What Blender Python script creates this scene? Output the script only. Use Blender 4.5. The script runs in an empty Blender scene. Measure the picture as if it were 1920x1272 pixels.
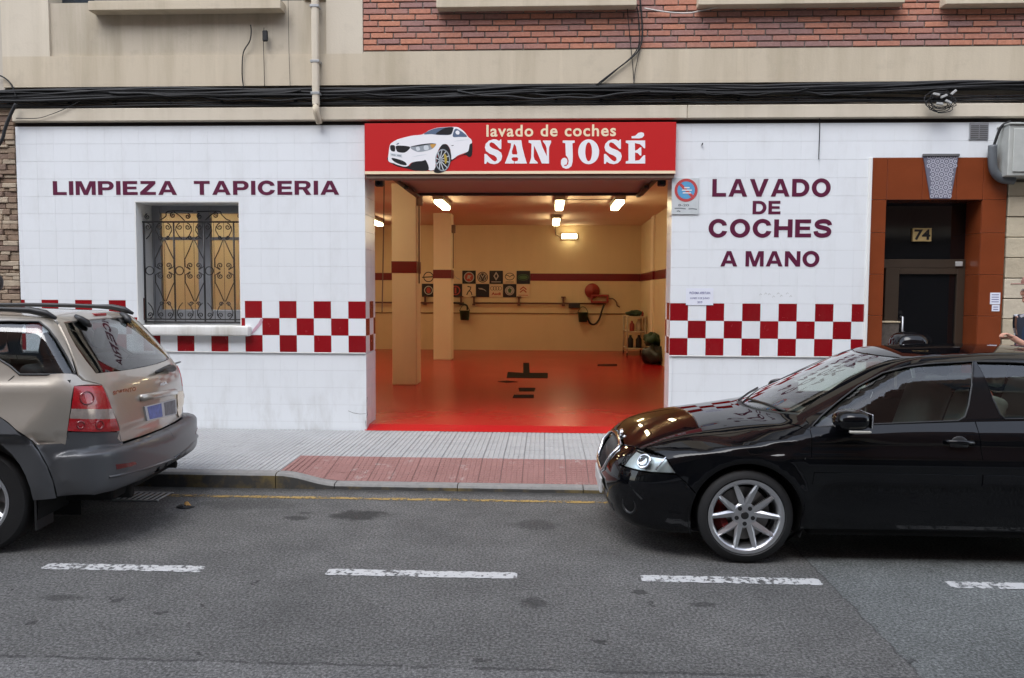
import bpy, bmesh, math, random
import numpy as np
from mathutils import Vector, Matrix
from mathutils.geometry import delaunay_2d_cdt, tessellate_polygon
random.seed(7)
PI = math.pi
sc = bpy.context.scene

# ------------------------------------------------------------------ camera
FPX, CAM_D, CAM_H = 1450.0, 8.82, 1.76
YAW, PITCH, ROLL = 0.0434, math.atan(87.7 / 1450.0), 0.0048
CROT = Matrix.Rotation(YAW, 3, 'Z') @ Matrix.Rotation(PI / 2 - PITCH, 3, 'X') @ Matrix.Rotation(ROLL, 3, 'Z')
CPOS = Vector((0, -CAM_D, CAM_H))
cam_data = bpy.data.cameras.new('camera')
cam_data.sensor_fit = 'HORIZONTAL'
cam_data.sensor_width = 36.0
cam_data.lens = 36.0 * FPX / 1920.0
cam_data.clip_end = 500.0
cam = bpy.data.objects.new('camera', cam_data)
cam.matrix_world = Matrix.Translation(CPOS) @ CROT.to_4x4()
sc.collection.objects.link(cam)
sc.camera = cam

# ------------------------------------------------------------------ sky, sun, exposure
SUN_EL, SUN_ROT = math.radians(58), math.radians(205)
w = bpy.data.worlds.new('World'); sc.world = w; w.use_nodes = True
nt = w.node_tree; nt.nodes.clear()
sky = nt.nodes.new('ShaderNodeTexSky'); sky.sky_type = 'NISHITA'; sky.sun_disc = False
sky.sun_elevation = SUN_EL; sky.sun_rotation = SUN_ROT
sky.air_density = 1.0; sky.dust_density = 0.8; sky.ozone_density = 1.0
hs = nt.nodes.new('ShaderNodeHueSaturation'); hs.inputs['Saturation'].default_value = 0.46
bg = nt.nodes.new('ShaderNodeBackground'); bg.inputs[1].default_value = 0.15
wo = nt.nodes.new('ShaderNodeOutputWorld')
nt.links.new(sky.outputs[0], hs.inputs['Color']); nt.links.new(hs.outputs[0], bg.inputs[0]); nt.links.new(bg.outputs[0], wo.inputs[0])
sun_d = bpy.data.lights.new('sun', 'SUN'); sun_d.energy = 0.6; sun_d.angle = math.radians(40); sun_d.color = (1.0, 0.995, 0.985)
sun = bpy.data.objects.new('sun', sun_d)
# towards the sun: behind the camera, high
sdir = Vector((math.sin(SUN_ROT) * math.cos(SUN_EL), math.cos(SUN_ROT) * math.cos(SUN_EL), math.sin(SUN_EL)))
sun.rotation_euler = sdir.to_track_quat('Z', 'Y').to_euler()
sc.collection.objects.link(sun)
vs = sc.view_settings
vs.view_transform = 'Standard'; vs.look = 'None'; vs.exposure = 1.85; vs.gamma = 1.0; vs.use_curve_mapping = False
try:
    sc.cycles.use_denoising = True
    sc.cycles.denoiser = 'OPENIMAGEDENOISE'
    sc.cycles.max_bounces = 6
    sc.cycles.caustics_reflective = False; sc.cycles.caustics_refractive = False
    sc.cycles.transparent_max_bounces = 16
    sc.cycles.sample_clamp_indirect = 6.0
except Exception:
    pass

# ------------------------------------------------------------------ pixel helpers (1920 x 1272 photograph)
def pray(u, v): return CROT @ Vector(((u - 960) / FPX, -(v - 636) / FPX, -1.0))
def fac(u, v, Y=0.0):
    d = pray(u, v); p = CPOS + d * ((Y - CPOS.y) / d.y); return p.x, p.z
def gnd(u, v, z=0.0):
    d = pray(u, v); p = CPOS + d * ((z - CPOS.z) / d.z); return p.x, p.y

# ------------------------------------------------------------------ materials
MATS = {}
def nodemat(name):
    m = bpy.data.materials.new(name); m.use_nodes = True
    n = m.node_tree.nodes; n.clear()
    out = n.new('ShaderNodeOutputMaterial'); b = n.new('ShaderNodeBsdfPrincipled')
    m.node_tree.links.new(b.outputs[0], out.inputs[0])
    MATS[name] = m
    return m, m.node_tree, b, out
def noise(t, scale, detail=4, rough=.55, coord=None, stretch=None, dist=0.0):
    tx = t.nodes.new('ShaderNodeTexNoise'); tx.inputs['Scale'].default_value = scale
    tx.inputs['Detail'].default_value = detail; tx.inputs['Roughness'].default_value = rough
    tx.inputs['Distortion'].default_value = dist
    if coord is not None:
        if stretch:
            mp = t.nodes.new('ShaderNodeMapping'); mp.inputs['Scale'].default_value = stretch
            t.links.new(coord, mp.inputs['Vector']); coord = mp.outputs[0]
        t.links.new(coord, tx.inputs['Vector'])
    return tx.outputs['Fac']
def ramp(t, val, stops):
    r = t.nodes.new('ShaderNodeValToRGB'); e = r.color_ramp.elements
    while len(e) > 1: e.remove(e[-1])
    for i, (p, c) in enumerate(stops):
        if i == 0: e[0].position = p; el = e[0]
        else: el = e.new(p)
        el.color = (*c, 1) if len(c) == 3 else c
    t.links.new(val, r.inputs[0]); return r.outputs[0]
def mixc(t, fac_, a, b, mode='MIX'):
    m = t.nodes.new('ShaderNodeMix'); m.data_type = 'RGBA'; m.blend_type = mode
    for sock, v in ((m.inputs[0], fac_), (m.inputs[6], a), (m.inputs[7], b)):
        if hasattr(v, 'is_output'): t.links.new(v, sock)
        elif isinstance(v, (int, float)): sock.default_value = v
        else: sock.default_value = (*v, 1)
    return m.outputs[2]
def mth(t, op, a, b=None, clamp=False):
    m = t.nodes.new('ShaderNodeMath'); m.operation = op; m.use_clamp = clamp
    for i, v in enumerate((a, b)):
        if v is None: continue
        if hasattr(v, 'is_output'): t.links.new(v, m.inputs[i])
        else: m.inputs[i].default_value = v
    return m.outputs[0]
def wpos(t):
    g = t.nodes.new('ShaderNodeNewGeometry'); return g.outputs['Position']
def bumpn(t, b, h, strength=.3, dist=.01):
    bp = t.nodes.new('ShaderNodeBump'); bp.inputs['Strength'].default_value = strength; bp.inputs['Distance'].default_value = dist
    t.links.new(h, bp.inputs['Height']); t.links.new(bp.outputs[0], b.inputs['Normal'])
def pm(name, col, rough=.5, metal=0.0, var=.12, scale=6.0, bump=0.0, bscale=60.0, coat=0.0, rnd=0.0, emit=None, spec=.5, rvar=0.0):
    """principled surface with object-space noise in tone, optional per-object tone and bump"""
    if name in MATS: return MATS[name]
    m, t, b, o = nodemat(name)
    tc = t.nodes.new('ShaderNodeTexCoord').outputs['Object']
    c = col
    if var > 0:
        n = noise(t, scale, 5, .6, tc)
        c = mixc(t, n, tuple(x * (1 - var) for x in col), tuple(min(1, x * (1 + var)) for x in col))
    if rnd > 0:
        oi = t.nodes.new('ShaderNodeObjectInfo').outputs['Random']
        f = mth(t, 'ADD', mth(t, 'MULTIPLY', oi, 2 * rnd), 1 - rnd)
        cc = t.nodes.new('ShaderNodeCombineColor')
        for i in range(3): t.links.new(f, cc.inputs[i])
        c = mixc(t, 1.0, c, cc.outputs[0], 'MULTIPLY')
    if hasattr(c, 'is_output'): t.links.new(c, b.inputs['Base Color'])
    else: b.inputs['Base Color'].default_value = (*c, 1)
    b.inputs['Roughness'].default_value = rough
    if rvar > 0:
        rn = noise(t, scale * 2.3, 4, .6, tc)
        t.links.new(mth(t, 'ADD', mth(t, 'MULTIPLY', rn, rvar), rough - rvar * .5, True), b.inputs['Roughness'])
    b.inputs['Metallic'].default_value = metal
    b.inputs['Coat Weight'].default_value = coat
    b.inputs['Coat Roughness'].default_value = .03
    b.inputs['Specular IOR Level'].default_value = spec
    if emit: b.inputs['Emission Color'].default_value = (*emit[0], 1); b.inputs['Emission Strength'].default_value = emit[1]
    if bump > 0: bumpn(t, b, noise(t, bscale, 4, .6, tc), bump, .01)
    return m
def glassmat(name, tint, ior=1.5, dirt=0.0, refl=1.0):
    m = bpy.data.materials.new(name); m.use_nodes = True; t = m.node_tree; t.nodes.clear(); MATS[name] = m
    o = t.nodes.new('ShaderNodeOutputMaterial'); mx = t.nodes.new('ShaderNodeMixShader')
    tr = t.nodes.new('ShaderNodeBsdfTransparent'); tr.inputs[0].default_value = (*tint, 1)
    gl = t.nodes.new('ShaderNodeBsdfGlossy'); gl.inputs['Roughness'].default_value = .015
    gl.inputs[0].default_value = (refl, refl, refl, 1)
    fr = t.nodes.new('ShaderNodeFresnel'); fr.inputs[0].default_value = ior
    f2 = mth(t, 'MULTIPLY', fr.outputs[0], 1.7, True)
    t.links.new(f2, mx.inputs[0]); t.links.new(tr.outputs[0], mx.inputs[1]); t.links.new(gl.outputs[0], mx.inputs[2])
    t.links.new(mx.outputs[0], o.inputs[0])
    return m

# ------------------------------------------------------------------ mesh helpers
COL = sc.collection
def link(o, parent=None):
    COL.objects.link(o)
    if parent is not None: o.parent = parent
    return o
def tag(o, label=None, cat=None, group=None, kind=None):
    if label: o['label'] = label
    if cat: o['category'] = cat
    if group: o['group'] = group
    if kind: o['kind'] = kind
    return o
def thing(name, label, cat, loc=(0, 0, 0), group=None, rotz=0.0):
    o = bpy.data.objects.new(name, None); o.empty_display_size = .1
    o.location = loc; o.rotation_euler = (0, 0, rotz)
    COL.objects.link(o); return tag(o, label, cat, group)
def wparent(o, p):
    """parent while keeping world coordinates (things have translation / z rotation only)"""
    o.parent = p
    if p is not None:
        M = Matrix.Translation(p.location) @ p.rotation_euler.to_matrix().to_4x4()
        o.matrix_parent_inverse = M.inverted()
    return o
def mesh(name, v, f, m, parent=None, smooth=False, keep=True, mats=None, fm=None):
    me = bpy.data.meshes.new(name); me.from_pydata([tuple(p) for p in v], [], f)
    if mats:
        for q in mats: me.materials.append(q)
        if fm: me.polygons.foreach_set('material_index', fm)
    else: me.materials.append(m)
    if smooth: me.polygons.foreach_set('use_smooth', [True] * len(me.polygons))
    me.update()
    o = bpy.data.objects.new(name, me); COL.objects.link(o)
    if parent is not None:
        if keep: wparent(o, parent)
        else: o.parent = parent
    return o
class MB:
    def __init__(s): s.v = []; s.f = []
    def add(s, v, f):
        b = len(s.v); s.v += [tuple(p) for p in v]; s.f += [tuple(i + b for i in q) for q in f]; return s
    def box(s, x0, x1, y0, y1, z0, z1, M=None):
        v = [Vector((x, y, z)) for z in (z0, z1) for y in (y0, y1) for x in (x0, x1)]
        if M is not None: v = [M @ p for p in v]
        return s.add(v, [(0, 2, 3, 1), (4, 5, 7, 6), (0, 1, 5, 4), (2, 6, 7, 3), (0, 4, 6, 2), (1, 3, 7, 5)])
    def bbox(s, x0, x1, y0, y1, z0, z1, b=.004, M=None):
        """box with bevelled edges"""
        bm = bmesh.new(); bmesh.ops.create_cube(bm, size=1.0)
        for q in bm.verts:
            q.co = Vector(((x0 + x1) / 2 + q.co.x * (x1 - x0), (y0 + y1) / 2 + q.co.y * (y1 - y0), (z0 + z1) / 2 + q.co.z * (z1 - z0)))
        bmesh.ops.bevel(bm, geom=bm.edges[:], offset=b, segments=1 if b < .012 else 3, affect='EDGES', profile=.5)
        bm.verts.index_update()
        v = [q.co.copy() for q in bm.verts]
        if M is not None: v = [M @ p for p in v]
        f = [tuple(q.index for q in fc.verts) for fc in bm.faces]; bm.free()
        return s.add(v, f)
    def cyl(s, a, b, r, n=16, r2=None, cap=True):
        a = Vector(a); b = Vector(b); d = (b - a).normalized(); r2 = r if r2 is None else r2
        u = d.orthogonal().normalized(); w_ = d.cross(u)
        v = []
        for p, rr in ((a, r), (b, r2)):
            for i in range(n):
                t = 2 * PI * i / n; v.append(p + u * math.cos(t) * rr + w_ * math.sin(t) * rr)
        f = [(i, (i + 1) % n, n + (i + 1) % n, n + i) for i in range(n)]
        if cap: f += [tuple(range(n - 1, -1, -1)), tuple(range(n, 2 * n))]
        return s.add(v, f)
    def tube(s, pts, r, n=6, closed=False):
        P = [Vector(p) for p in pts]; N = len(P); v = []; f = []
        prev = None
        for i in range(N):
            if closed: d = P[(i + 1) % N] - P[i - 1]
            else: d = P[min(i + 1, N - 1)] - P[max(i - 1, 0)]
            d.normalize()
            if prev is None: u = d.orthogonal().normalized()
            else:
                u = prev - d * prev.dot(d)
                u = u.normalized() if u.length > 1e-6 else d.orthogonal().normalized()
            prev = u; w_ = d.cross(u)
            rr = r[i] if isinstance(r, (list, tuple)) else r
            for k in range(n):
                t = 2 * PI * k / n; v.append(P[i] + u * math.cos(t) * rr + w_ * math.sin(t) * rr)
        for i in range(N if closed else N - 1):
            j = (i + 1) % N
            for k in range(n):
                f.append((i * n + k, i * n + (k + 1) % n, j * n + (k + 1) % n, j * n + k))
        if not closed: f += [tuple(range(n - 1, -1, -1)), tuple(range((N - 1) * n, N * n))]
        return s.add(v, f)
    def lathe(s, prof, c, axis='Y', n=48, closed=False):
        """prof: (radius, along) pairs, turned about an axis through c"""
        v = []; f = []; N = len(prof)
        for i in range(n):
            t = 2 * PI * i / n
            for r, h in prof:
                if axis == 'Y': p = (c[0] + r * math.cos(t), c[1] + h, c[2] + r * math.sin(t))
                elif axis == 'Z': p = (c[0] + r * math.cos(t), c[1] + r * math.sin(t), c[2] + h)
                else: p = (c[0] + h, c[1] + r * math.cos(t), c[2] + r * math.sin(t))
                v.append(p)
        for i in range(n):
            j = (i + 1) % n
            for k in range(N if closed else N - 1):
                l = (k + 1) % N
                f.append((i * N + k, j * N + k, j * N + l, i * N + l))
        return s.add(v, f)
    def flat(s, loops, y0, y1, M=None):
        """loops of (x, z): filled shape facing -Y at y0, sides back to y1"""
        L = [[Vector((p[0], p[1], 0)) for p in lp] for lp in loops]
        tris = tessellate_polygon(L); pts = [p for lp in L for p in lp]; n = len(pts)
        v = [Vector((p.x, y0, p.y)) for p in pts] + [Vector((p.x, y1, p.y)) for p in pts]
        f = []
        for t in tris:
            a, b, c = (pts[i] for i in t)
            cr = (b - a).cross(c - a).z
            if abs(cr) < 1e-12: continue
            f.append(tuple(t) if cr > 0 else tuple(reversed(t)))
        k = 0
        for lp in L:
            m_ = len(lp); ar = sum(lp[i].x * lp[(i + 1) % m_].y - lp[(i + 1) % m_].x * lp[i].y for i in range(m_))
            for i in range(m_):
                a, b = k + i, k + (i + 1) % m_
                f.append((a, a + n, b + n, b))
            k += m_
        if M is not None: v = [M @ p for p in v]
        return s.add(v, f)
    def build(s, name, m, parent=None, smooth=False, keep=True): return mesh(name, s.v, s.f, m, parent, smooth, keep)
def autosmooth(o, deg=35):
    me = o.data
    me.polygons.foreach_set('use_smooth', [True] * len(me.polygons))
    bm = bmesh.new(); bm.from_mesh(me)
    bmesh.ops.remove_doubles(bm, verts=bm.verts[:], dist=1e-5)
    for e in bm.edges:
        if len(e.link_faces) == 2 and e.calc_face_angle(0) > math.radians(deg): e.smooth = False
    bm.to_mesh(me); bm.free(); return o
def inst(src_mesh, name, loc, parent, rot=(0, 0, 0), scale=None):
    o = bpy.data.objects.new(name, src_mesh); o.location = loc; o.rotation_euler = rot
    if scale: o.scale = scale
    COL.objects.link(o)
    if parent is not None: wparent(o, parent)
    return o
def circ(cx, cz, rx, rz=None, n=28, a0=0, a1=2 * PI, end=False):
    rz = rx if rz is None else rz; k = n + 1 if end else n
    return [(cx + rx * math.cos(a0 + (a1 - a0) * i / n), cz + rz * math.sin(a0 + (a1 - a0) * i / n)) for i in range(k)]
def ribbon(path, wd):
    """outline of a stroke of width wd (number or per-point list) along an open path"""
    n = len(path); L = []; Rr = []
    for i in range(n):
        a = path[max(i - 1, 0)]; b = path[min(i + 1, n - 1)]
        dx, dz = b[0] - a[0], b[1] - a[1]; l = math.hypot(dx, dz) or 1
        h = (wd[i] if isinstance(wd, (list, tuple)) else wd) / 2
        L.append((path[i][0] - dz / l * h, path[i][1] + dx / l * h)); Rr.append((path[i][0] + dz / l * h, path[i][1] - dx / l * h))
    return Rr + L[::-1]
def crom(pts, n=6, closed=False):
    """Catmull-Rom through points"""
    P = [Vector(p) for p in pts]; N = len(P); out = []
    for i in range(N if closed else N - 1):
        if closed: p0, p1, p2, p3 = P[i - 1], P[i], P[(i + 1) % N], P[(i + 2) % N]
        else: p0, p1, p2, p3 = P[max(i - 1, 0)], P[i], P[i + 1], P[min(i + 2, N - 1)]
        for k in range(n):
            t = k / n
            out.append(.5 * ((2 * p1) + (p2 - p0) * t + (2 * p0 - 5 * p1 + 4 * p2 - p3) * t * t + (3 * p1 - p0 - 3 * p2 + p3) * t ** 3))
    if not closed: out.append(P[-1])
    return out
def text_mesh(body, size, bold=0.0, spacing=1.0, align='CENTER', sx=1.0):
    cu = bpy.data.curves.new('txt', 'FONT'); cu.body = body; cu.size = size; cu.offset = bold
    cu.align_x = align; cu.align_y = 'CENTER'; cu.space_character = spacing; cu.extrude = 0.0; cu.resolution_u = 4
    ob = bpy.data.objects.new('txt', cu); COL.objects.link(ob)
    dg = bpy.context.evaluated_depsgraph_get()
    me = bpy.data.meshes.new_from_object(ob.evaluated_get(dg))
    bpy.data.objects.remove(ob); bpy.data.curves.remove(cu)
    return me
def text(body, x, y, z, size, m, parent, name='lettering', bold=0.0, spacing=1.0, fit=None, rot=(PI / 2, 0, 0), align='CENTER', h=None):
    me = text_mesh(body, size, bold, spacing, align)
    co = np.array([q.co[:] for q in me.vertices])
    if len(co):
        if fit: s = fit / max(1e-6, co[:, 0].max() - co[:, 0].min())
        else: s = 1.0
        sz = (h / max(1e-6, co[:, 1].max() - co[:, 1].min())) if h else 1.0
        cx = (co[:, 0].max() + co[:, 0].min()) / 2; cy = (co[:, 1].max() + co[:, 1].min()) / 2
        for q in me.vertices:
            if fit: q.co.x = (q.co.x - cx) * s
            if h: q.co.y = (q.co.y - cy) * sz
    me.materials.clear(); me.materials.append(m)
    me.name = name
    o = bpy.data.objects.new(name, me); o.location = (x, y, z); o.rotation_euler = rot
    COL.objects.link(o)
    if parent is not None: wparent(o, parent)
    return o
# ------------------------------------------------------------------ surface materials
def mat_asphalt():
    m, t, b, o = nodemat('asphalt'); P = wpos(t)
    fine = noise(t, 62, 4, .8, P); mid = noise(t, 26, 4, .65, P); big = noise(t, .9, 4, .6, P); patch = noise(t, 4.5, 5, .6, P)
    vo = t.nodes.new('ShaderNodeTexVoronoi'); vo.inputs['Scale'].default_value = 95; t.links.new(P, vo.inputs['Vector'])
    spk = t.nodes.new('ShaderNodeSeparateColor'); t.links.new(vo.outputs['Color'], spk.inputs[0])
    c = ramp(t, fine, [(.34, (.040, .039, .0375)), (.5, (.128, .126, .121)), (.66, (.29, .285, .275))])
    c = mixc(t, ramp(t, spk.outputs[0], [(.93, (0, 0, 0)), (.98, (.6, .6, .6))]), c, (.22, .218, .212))
    c = mixc(t, 1.0, c, ramp(t, big, [(.3, (.80, .80, .80)), (.7, (1.18, 1.18, 1.17))]), 'MULTIPLY')
    c = mixc(t, 1.0, c, ramp(t, patch, [(.3, (.86, .86, .86)), (.7, (1.10, 1.10, 1.10))]), 'MULTIPLY')
    sp = t.nodes.new('ShaderNodeSeparateXYZ'); t.links.new(P, sp.inputs[0])
    wob = mth(t, 'MULTIPLY', mth(t, 'SUBTRACT', noise(t, 7, 4, .6, P), .5), .07)
    X = mth(t, 'ADD', sp.outputs[0], wob); Y = mth(t, 'ADD', sp.outputs[1], wob)
    # newer, paler asphalt right of a straight cut and in the far lane
    right = mth(t, 'MULTIPLY', mth(t, 'GREATER_THAN', X, 1.74), mth(t, 'LESS_THAN', Y, -3.0))
    c = mixc(t, right, c, mixc(t, 1.0, c, (1.12, 1.20, 1.22), 'MULTIPLY'))
    near = mth(t, 'LESS_THAN', Y, -5.31)
    c = mixc(t, near, c, mixc(t, 1.0, c, (1.22, 1.22, 1.23), 'MULTIPLY'))
    def line(v, at, wd): return mth(t, 'LESS_THAN', mth(t, 'ABSOLUTE', mth(t, 'SUBTRACT', v, at)), wd)
    seam = mth(t, 'MULTIPLY', line(X, 1.74, .006), mth(t, 'LESS_THAN', Y, -3.2))
    seam = mth(t, 'MAXIMUM', seam, mth(t, 'MULTIPLY', line(Y, -5.305, .012), mth(t, 'GREATER_THAN', noise(t, 3, 3, .6, P), .45)))
    c = mixc(t, mth(t, 'MULTIPLY', seam, .42), c, (.012, .012, .012))
    # small tar spots along the wheel track, oil stains where cars stand
    vs_ = t.nodes.new('ShaderNodeTexVoronoi'); vs_.inputs['Scale'].default_value = 8.5; vs_.inputs['Randomness'].default_value = 1.0
    mp = t.nodes.new('ShaderNodeMapping'); mp.inputs['Scale'].default_value = (1, .9, 0)
    nn = t.nodes.new('ShaderNodeTexNoise'); nn.inputs['Scale'].default_value = 16; nn.inputs['Detail'].default_value = 5; t.links.new(P, nn.inputs['Vector'])
    t.links.new(mixc(t, .16, P, nn.outputs['Color']), mp.inputs['Vector']); t.links.new(mp.outputs[0], vs_.inputs['Vector'])
    sc_ = t.nodes.new('ShaderNodeSeparateColor'); t.links.new(vs_.outputs['Color'], sc_.inputs[0])
    band = mth(t, 'MULTIPLY', mth(t, 'LESS_THAN', Y, -4.25), mth(t, 'GREATER_THAN', Y, -5.25))
    pick = mth(t, 'GREATER_THAN', sc_.outputs[1], .55)
    rad = mth(t, 'MULTIPLY', sc_.outputs[2], .24)
    spot = mth(t, 'MULTIPLY', mth(t, 'MULTIPLY', mth(t, 'LESS_THAN', vs_.outputs['Distance'], rad), pick), band)
    c = mixc(t, mth(t, 'MULTIPLY', spot, .62), c, (.016, .016, .015))
    edge = noise(t, 8, 5, .65, P)
    gut = mth(t, 'MULTIPLY', mth(t, 'ADD', mth(t, 'ADD', sp.outputs[1], 2.27), mth(t, 'MULTIPLY', mth(t, 'SUBTRACT', edge, .5), .3)), 7.0, True)
    c = mixc(t, mth(t, 'MULTIPLY', gut, .7), c, (.026, .024, .021))
    for (sx, sy, rx, ry, a) in ((-1.47, -2.88, .27, .16, .72), (-1.92, -2.985, .12, .07, .6), (-1.9, -2.84, .07, .03, .5), (-.07, -3.05, .22, .16, .45), (-.06, -4.52, .09, .09, .5),
                                (-2.5, -2.62, .5, .2, .35), (-3.35, -3.2, .7, .5, .4), (.9, -4.5, .1, .05, .55), (-2.75, -4.6, .16, .05, .5), (2.6, -3.3, 1.4, .6, .3)):
        d = t.nodes.new('ShaderNodeVectorMath'); d.operation = 'SUBTRACT'; t.links.new(P, d.inputs[0]); d.inputs[1].default_value = (sx, sy, 0)
        e = t.nodes.new('ShaderNodeVectorMath'); e.operation = 'MULTIPLY'; t.links.new(d.outputs[0], e.inputs[0]); e.inputs[1].default_value = (1 / rx, 1 / ry, 0)
        l = t.nodes.new('ShaderNodeVectorMath'); l.operation = 'LENGTH'; t.links.new(e.outputs[0], l.inputs[0])
        k = mth(t, 'ADD', l.outputs['Value'], mth(t, 'MULTIPLY', mth(t, 'SUBTRACT', edge, .5), 1.6))
        c = mixc(t, ramp(t, k, [(.55, (a, a, a)), (1.05, (0, 0, 0))]), c, (.014, .014, .013))
    t.links.new(c, b.inputs['Base Color'])
    b.inputs['Roughness'].default_value = .82; b.inputs['Specular IOR Level'].default_value = .35
    h = mth(t, 'ADD', fine, mth(t, 'MULTIPLY', mid, .6))
    bumpn(t, b, h, .9, .016)
    return m
def mat_paint(name, col, wear, worn_to):
    """road paint worn through to the asphalt"""
    m, t, b, o = nodemat(name); P = wpos(t)
    n1 = noise(t, 26, 6, .7, P); n2 = noise(t, 5, 4, .6, P)
    f = mth(t, 'ADD', mth(t, 'MULTIPLY', n1, .75), mth(t, 'MULTIPLY', n2, .45))
    k = ramp(t, f, [(wear - .035, (0, 0, 0)), (wear + .035, (1, 1, 1))])
    c = mixc(t, noise(t, 90, 3, .6, P), tuple(x * .72 for x in col), col)
    t.links.new(c, b.inputs['Base Color']); b.inputs['Roughness'].default_value = .7
    tr = t.nodes.new('ShaderNodeBsdfTransparent'); mx = t.nodes.new('ShaderNodeMixShader')
    t.links.new(k, mx.inputs[0]); t.links.new(tr.outputs[0], mx.inputs[1]); t.links.new(b.outputs[0], mx.inputs[2])
    t.links.new(mx.outputs[0], o.inputs[0]); return m
def mat_plaster(name, col, dirt=.5):
    m, t, b, o = nodemat(name); P = wpos(t)
    big = noise(t, 1.1, 5, .6, P); st = noise(t, 1.0, 5, .65, P, (3.2, 3.2, .35)); fi = noise(t, 55, 3, .6, P); sm = noise(t, 5, 5, .65, P)
    c = mixc(t, big, tuple(x * .93 for x in col), tuple(min(1, x * 1.05) for x in col))
    c = mixc(t, mth(t, 'MULTIPLY', ramp(t, st, [(.46, (0, 0, 0)), (.72, (1, 1, 1))]), dirt), c, tuple(x * k for x, k in zip(col, (.66, .64, .58))))
    c = mixc(t, mth(t, 'MULTIPLY', ramp(t, sm, [(.55, (0, 0, 0)), (.75, (1, 1, 1))]), dirt * .5), c, tuple(x * .6 for x in col))
    lt = noise(t, 1.0, 4, .7, P, (5.5, 5.5, .22))
    c = mixc(t, mth(t, 'MULTIPLY', ramp(t, lt, [(.56, (0, 0, 0)), (.68, (1, 1, 1))]), dirt * .55), c, tuple(min(1, x * 1.22) for x in col))
    t.links.new(c, b.inputs['Base Color']); b.inputs['Roughness'].default_value = .85
    bumpn(t, b, mth(t, 'ADD', fi, sm), .25, .006); return m
def mat_brick():
    m, t, b, o = nodemat('brick_clay'); P = wpos(t)
    oi = t.nodes.new('ShaderNodeObjectInfo').outputs['Random']
    reg = mth(t, 'ADD', mth(t, 'MULTIPLY', noise(t, .75, 2, .5, P), .8), mth(t, 'MULTIPLY', oi, .45))
    c = ramp(t, reg, [(.36, (.31, .18, .16)), (.52, (.37, .19, .155)), (.66, (.46, .20, .135)), (.88, (.54, .23, .14))])
    c = mixc(t, 1.0, c, ramp(t, noise(t, 30, 5, .7, P), [(.25, (.72, .70, .70)), (.7, (1.1, 1.1, 1.12))]), 'MULTIPLY')
    c = mixc(t, ramp(t, noise(t, 3, 5, .65, P), [(.55, (0, 0, 0)), (.8, (.35, .35, .35))]), c, (.36, .27, .23))
    t.links.new(c, b.inputs['Base Color']); b.inputs['Roughness'].default_value = .85
    bumpn(t, b, noise(t, 80, 4, .7, P), .4, .004); return m
def mat_tile(name, col, rough=.22, rnd=.035, dirt=.23):
    m, t, b, o = nodemat(name); P = wpos(t)
    oi = t.nodes.new('ShaderNodeObjectInfo').outputs['Random']
    c = mixc(t, oi, tuple(x * (1 - rnd) for x in col), tuple(min(1, x * (1 + rnd)) for x in col))
    g = noise(t, 2.2, 6, .7, P, (1.6, 1, .55))
    sp = t.nodes.new('ShaderNodeSeparateXYZ'); t.links.new(P, sp.inputs[0])
    low = ramp(t, mth(t, 'ADD', sp.outputs[2], mth(t, 'MULTIPLY', noise(t, 3, 4, .6, P), .7)), [(.35, (1, 1, 1)), (1.15, (.25, .25, .25))])
    k = mth(t, 'MULTIPLY', ramp(t, g, [(.5, (0, 0, 0)), (.78, (1, 1, 1))]), mth(t, 'MULTIPLY', low, dirt * 3))
    c = mixc(t, k, c, (.36, .34, .30))
    t.links.new(c, b.inputs['Base Color']); b.inputs['Roughness'].default_value = rough
    rn = noise(t, 9, 3, .6, P); t.links.new(mth(t, 'ADD', mth(t, 'MULTIPLY', rn, .16), rough - .08), b.inputs['Roughness'])
    bumpn(t, b, noise(t, 5, 2, .5, P), .06, .01); return m
def mat_pave(name, c0, c1, stain):
    m, t, b, o = nodemat(name); P = wpos(t)
    oi = t.nodes.new('ShaderNodeObjectInfo').outputs['Random']
    n = noise(t, 2.0, 5, .65, P); f = noise(t, 70, 4, .7, P)
    c = mixc(t, mth(t, 'ADD', mth(t, 'MULTIPLY', n, .7), mth(t, 'MULTIPLY', oi, .3)), c0, c1)
    c = mixc(t, 1.0, c, ramp(t, f, [(.25, (.78, .78, .78)), (.7, (1.08, 1.08, 1.08))]), 'MULTIPLY')
    c = mixc(t, ramp(t, noise(t, 6.5, 6, .7, P), [(.58, (0, 0, 0)), (.72, (.75, .75, .75))]), c, stain)
    t.links.new(c, b.inputs['Base Color']); b.inputs['Roughness'].default_value = .8
    bumpn(t, b, f, .3, .004); return m
def mat_kerb():
    m, t, b, o = nodemat('kerb_stone'); P = wpos(t)
    n = noise(t, 14, 6, .7, P); g = noise(t, 3.5, 5, .65, P); f = noise(t, 60, 4, .7, P)
    c = mixc(t, n, (.15, .147, .14), (.33, .32, .30))
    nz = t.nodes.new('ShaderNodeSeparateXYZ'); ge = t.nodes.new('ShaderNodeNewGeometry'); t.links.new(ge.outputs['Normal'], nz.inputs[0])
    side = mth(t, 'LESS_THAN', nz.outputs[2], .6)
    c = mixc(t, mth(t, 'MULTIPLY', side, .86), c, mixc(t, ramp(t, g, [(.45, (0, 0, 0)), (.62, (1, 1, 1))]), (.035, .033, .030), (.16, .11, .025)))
    c = mixc(t, ramp(t, f, [(.6, (0, 0, 0)), (.75, (.5, .5, .5))]), c, (.05, .05, .045))
    t.links.new(c, b.inputs['Base Color']); b.inputs['Roughness'].default_value = .85
    bumpn(t, b, f, .5, .006); return m
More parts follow.
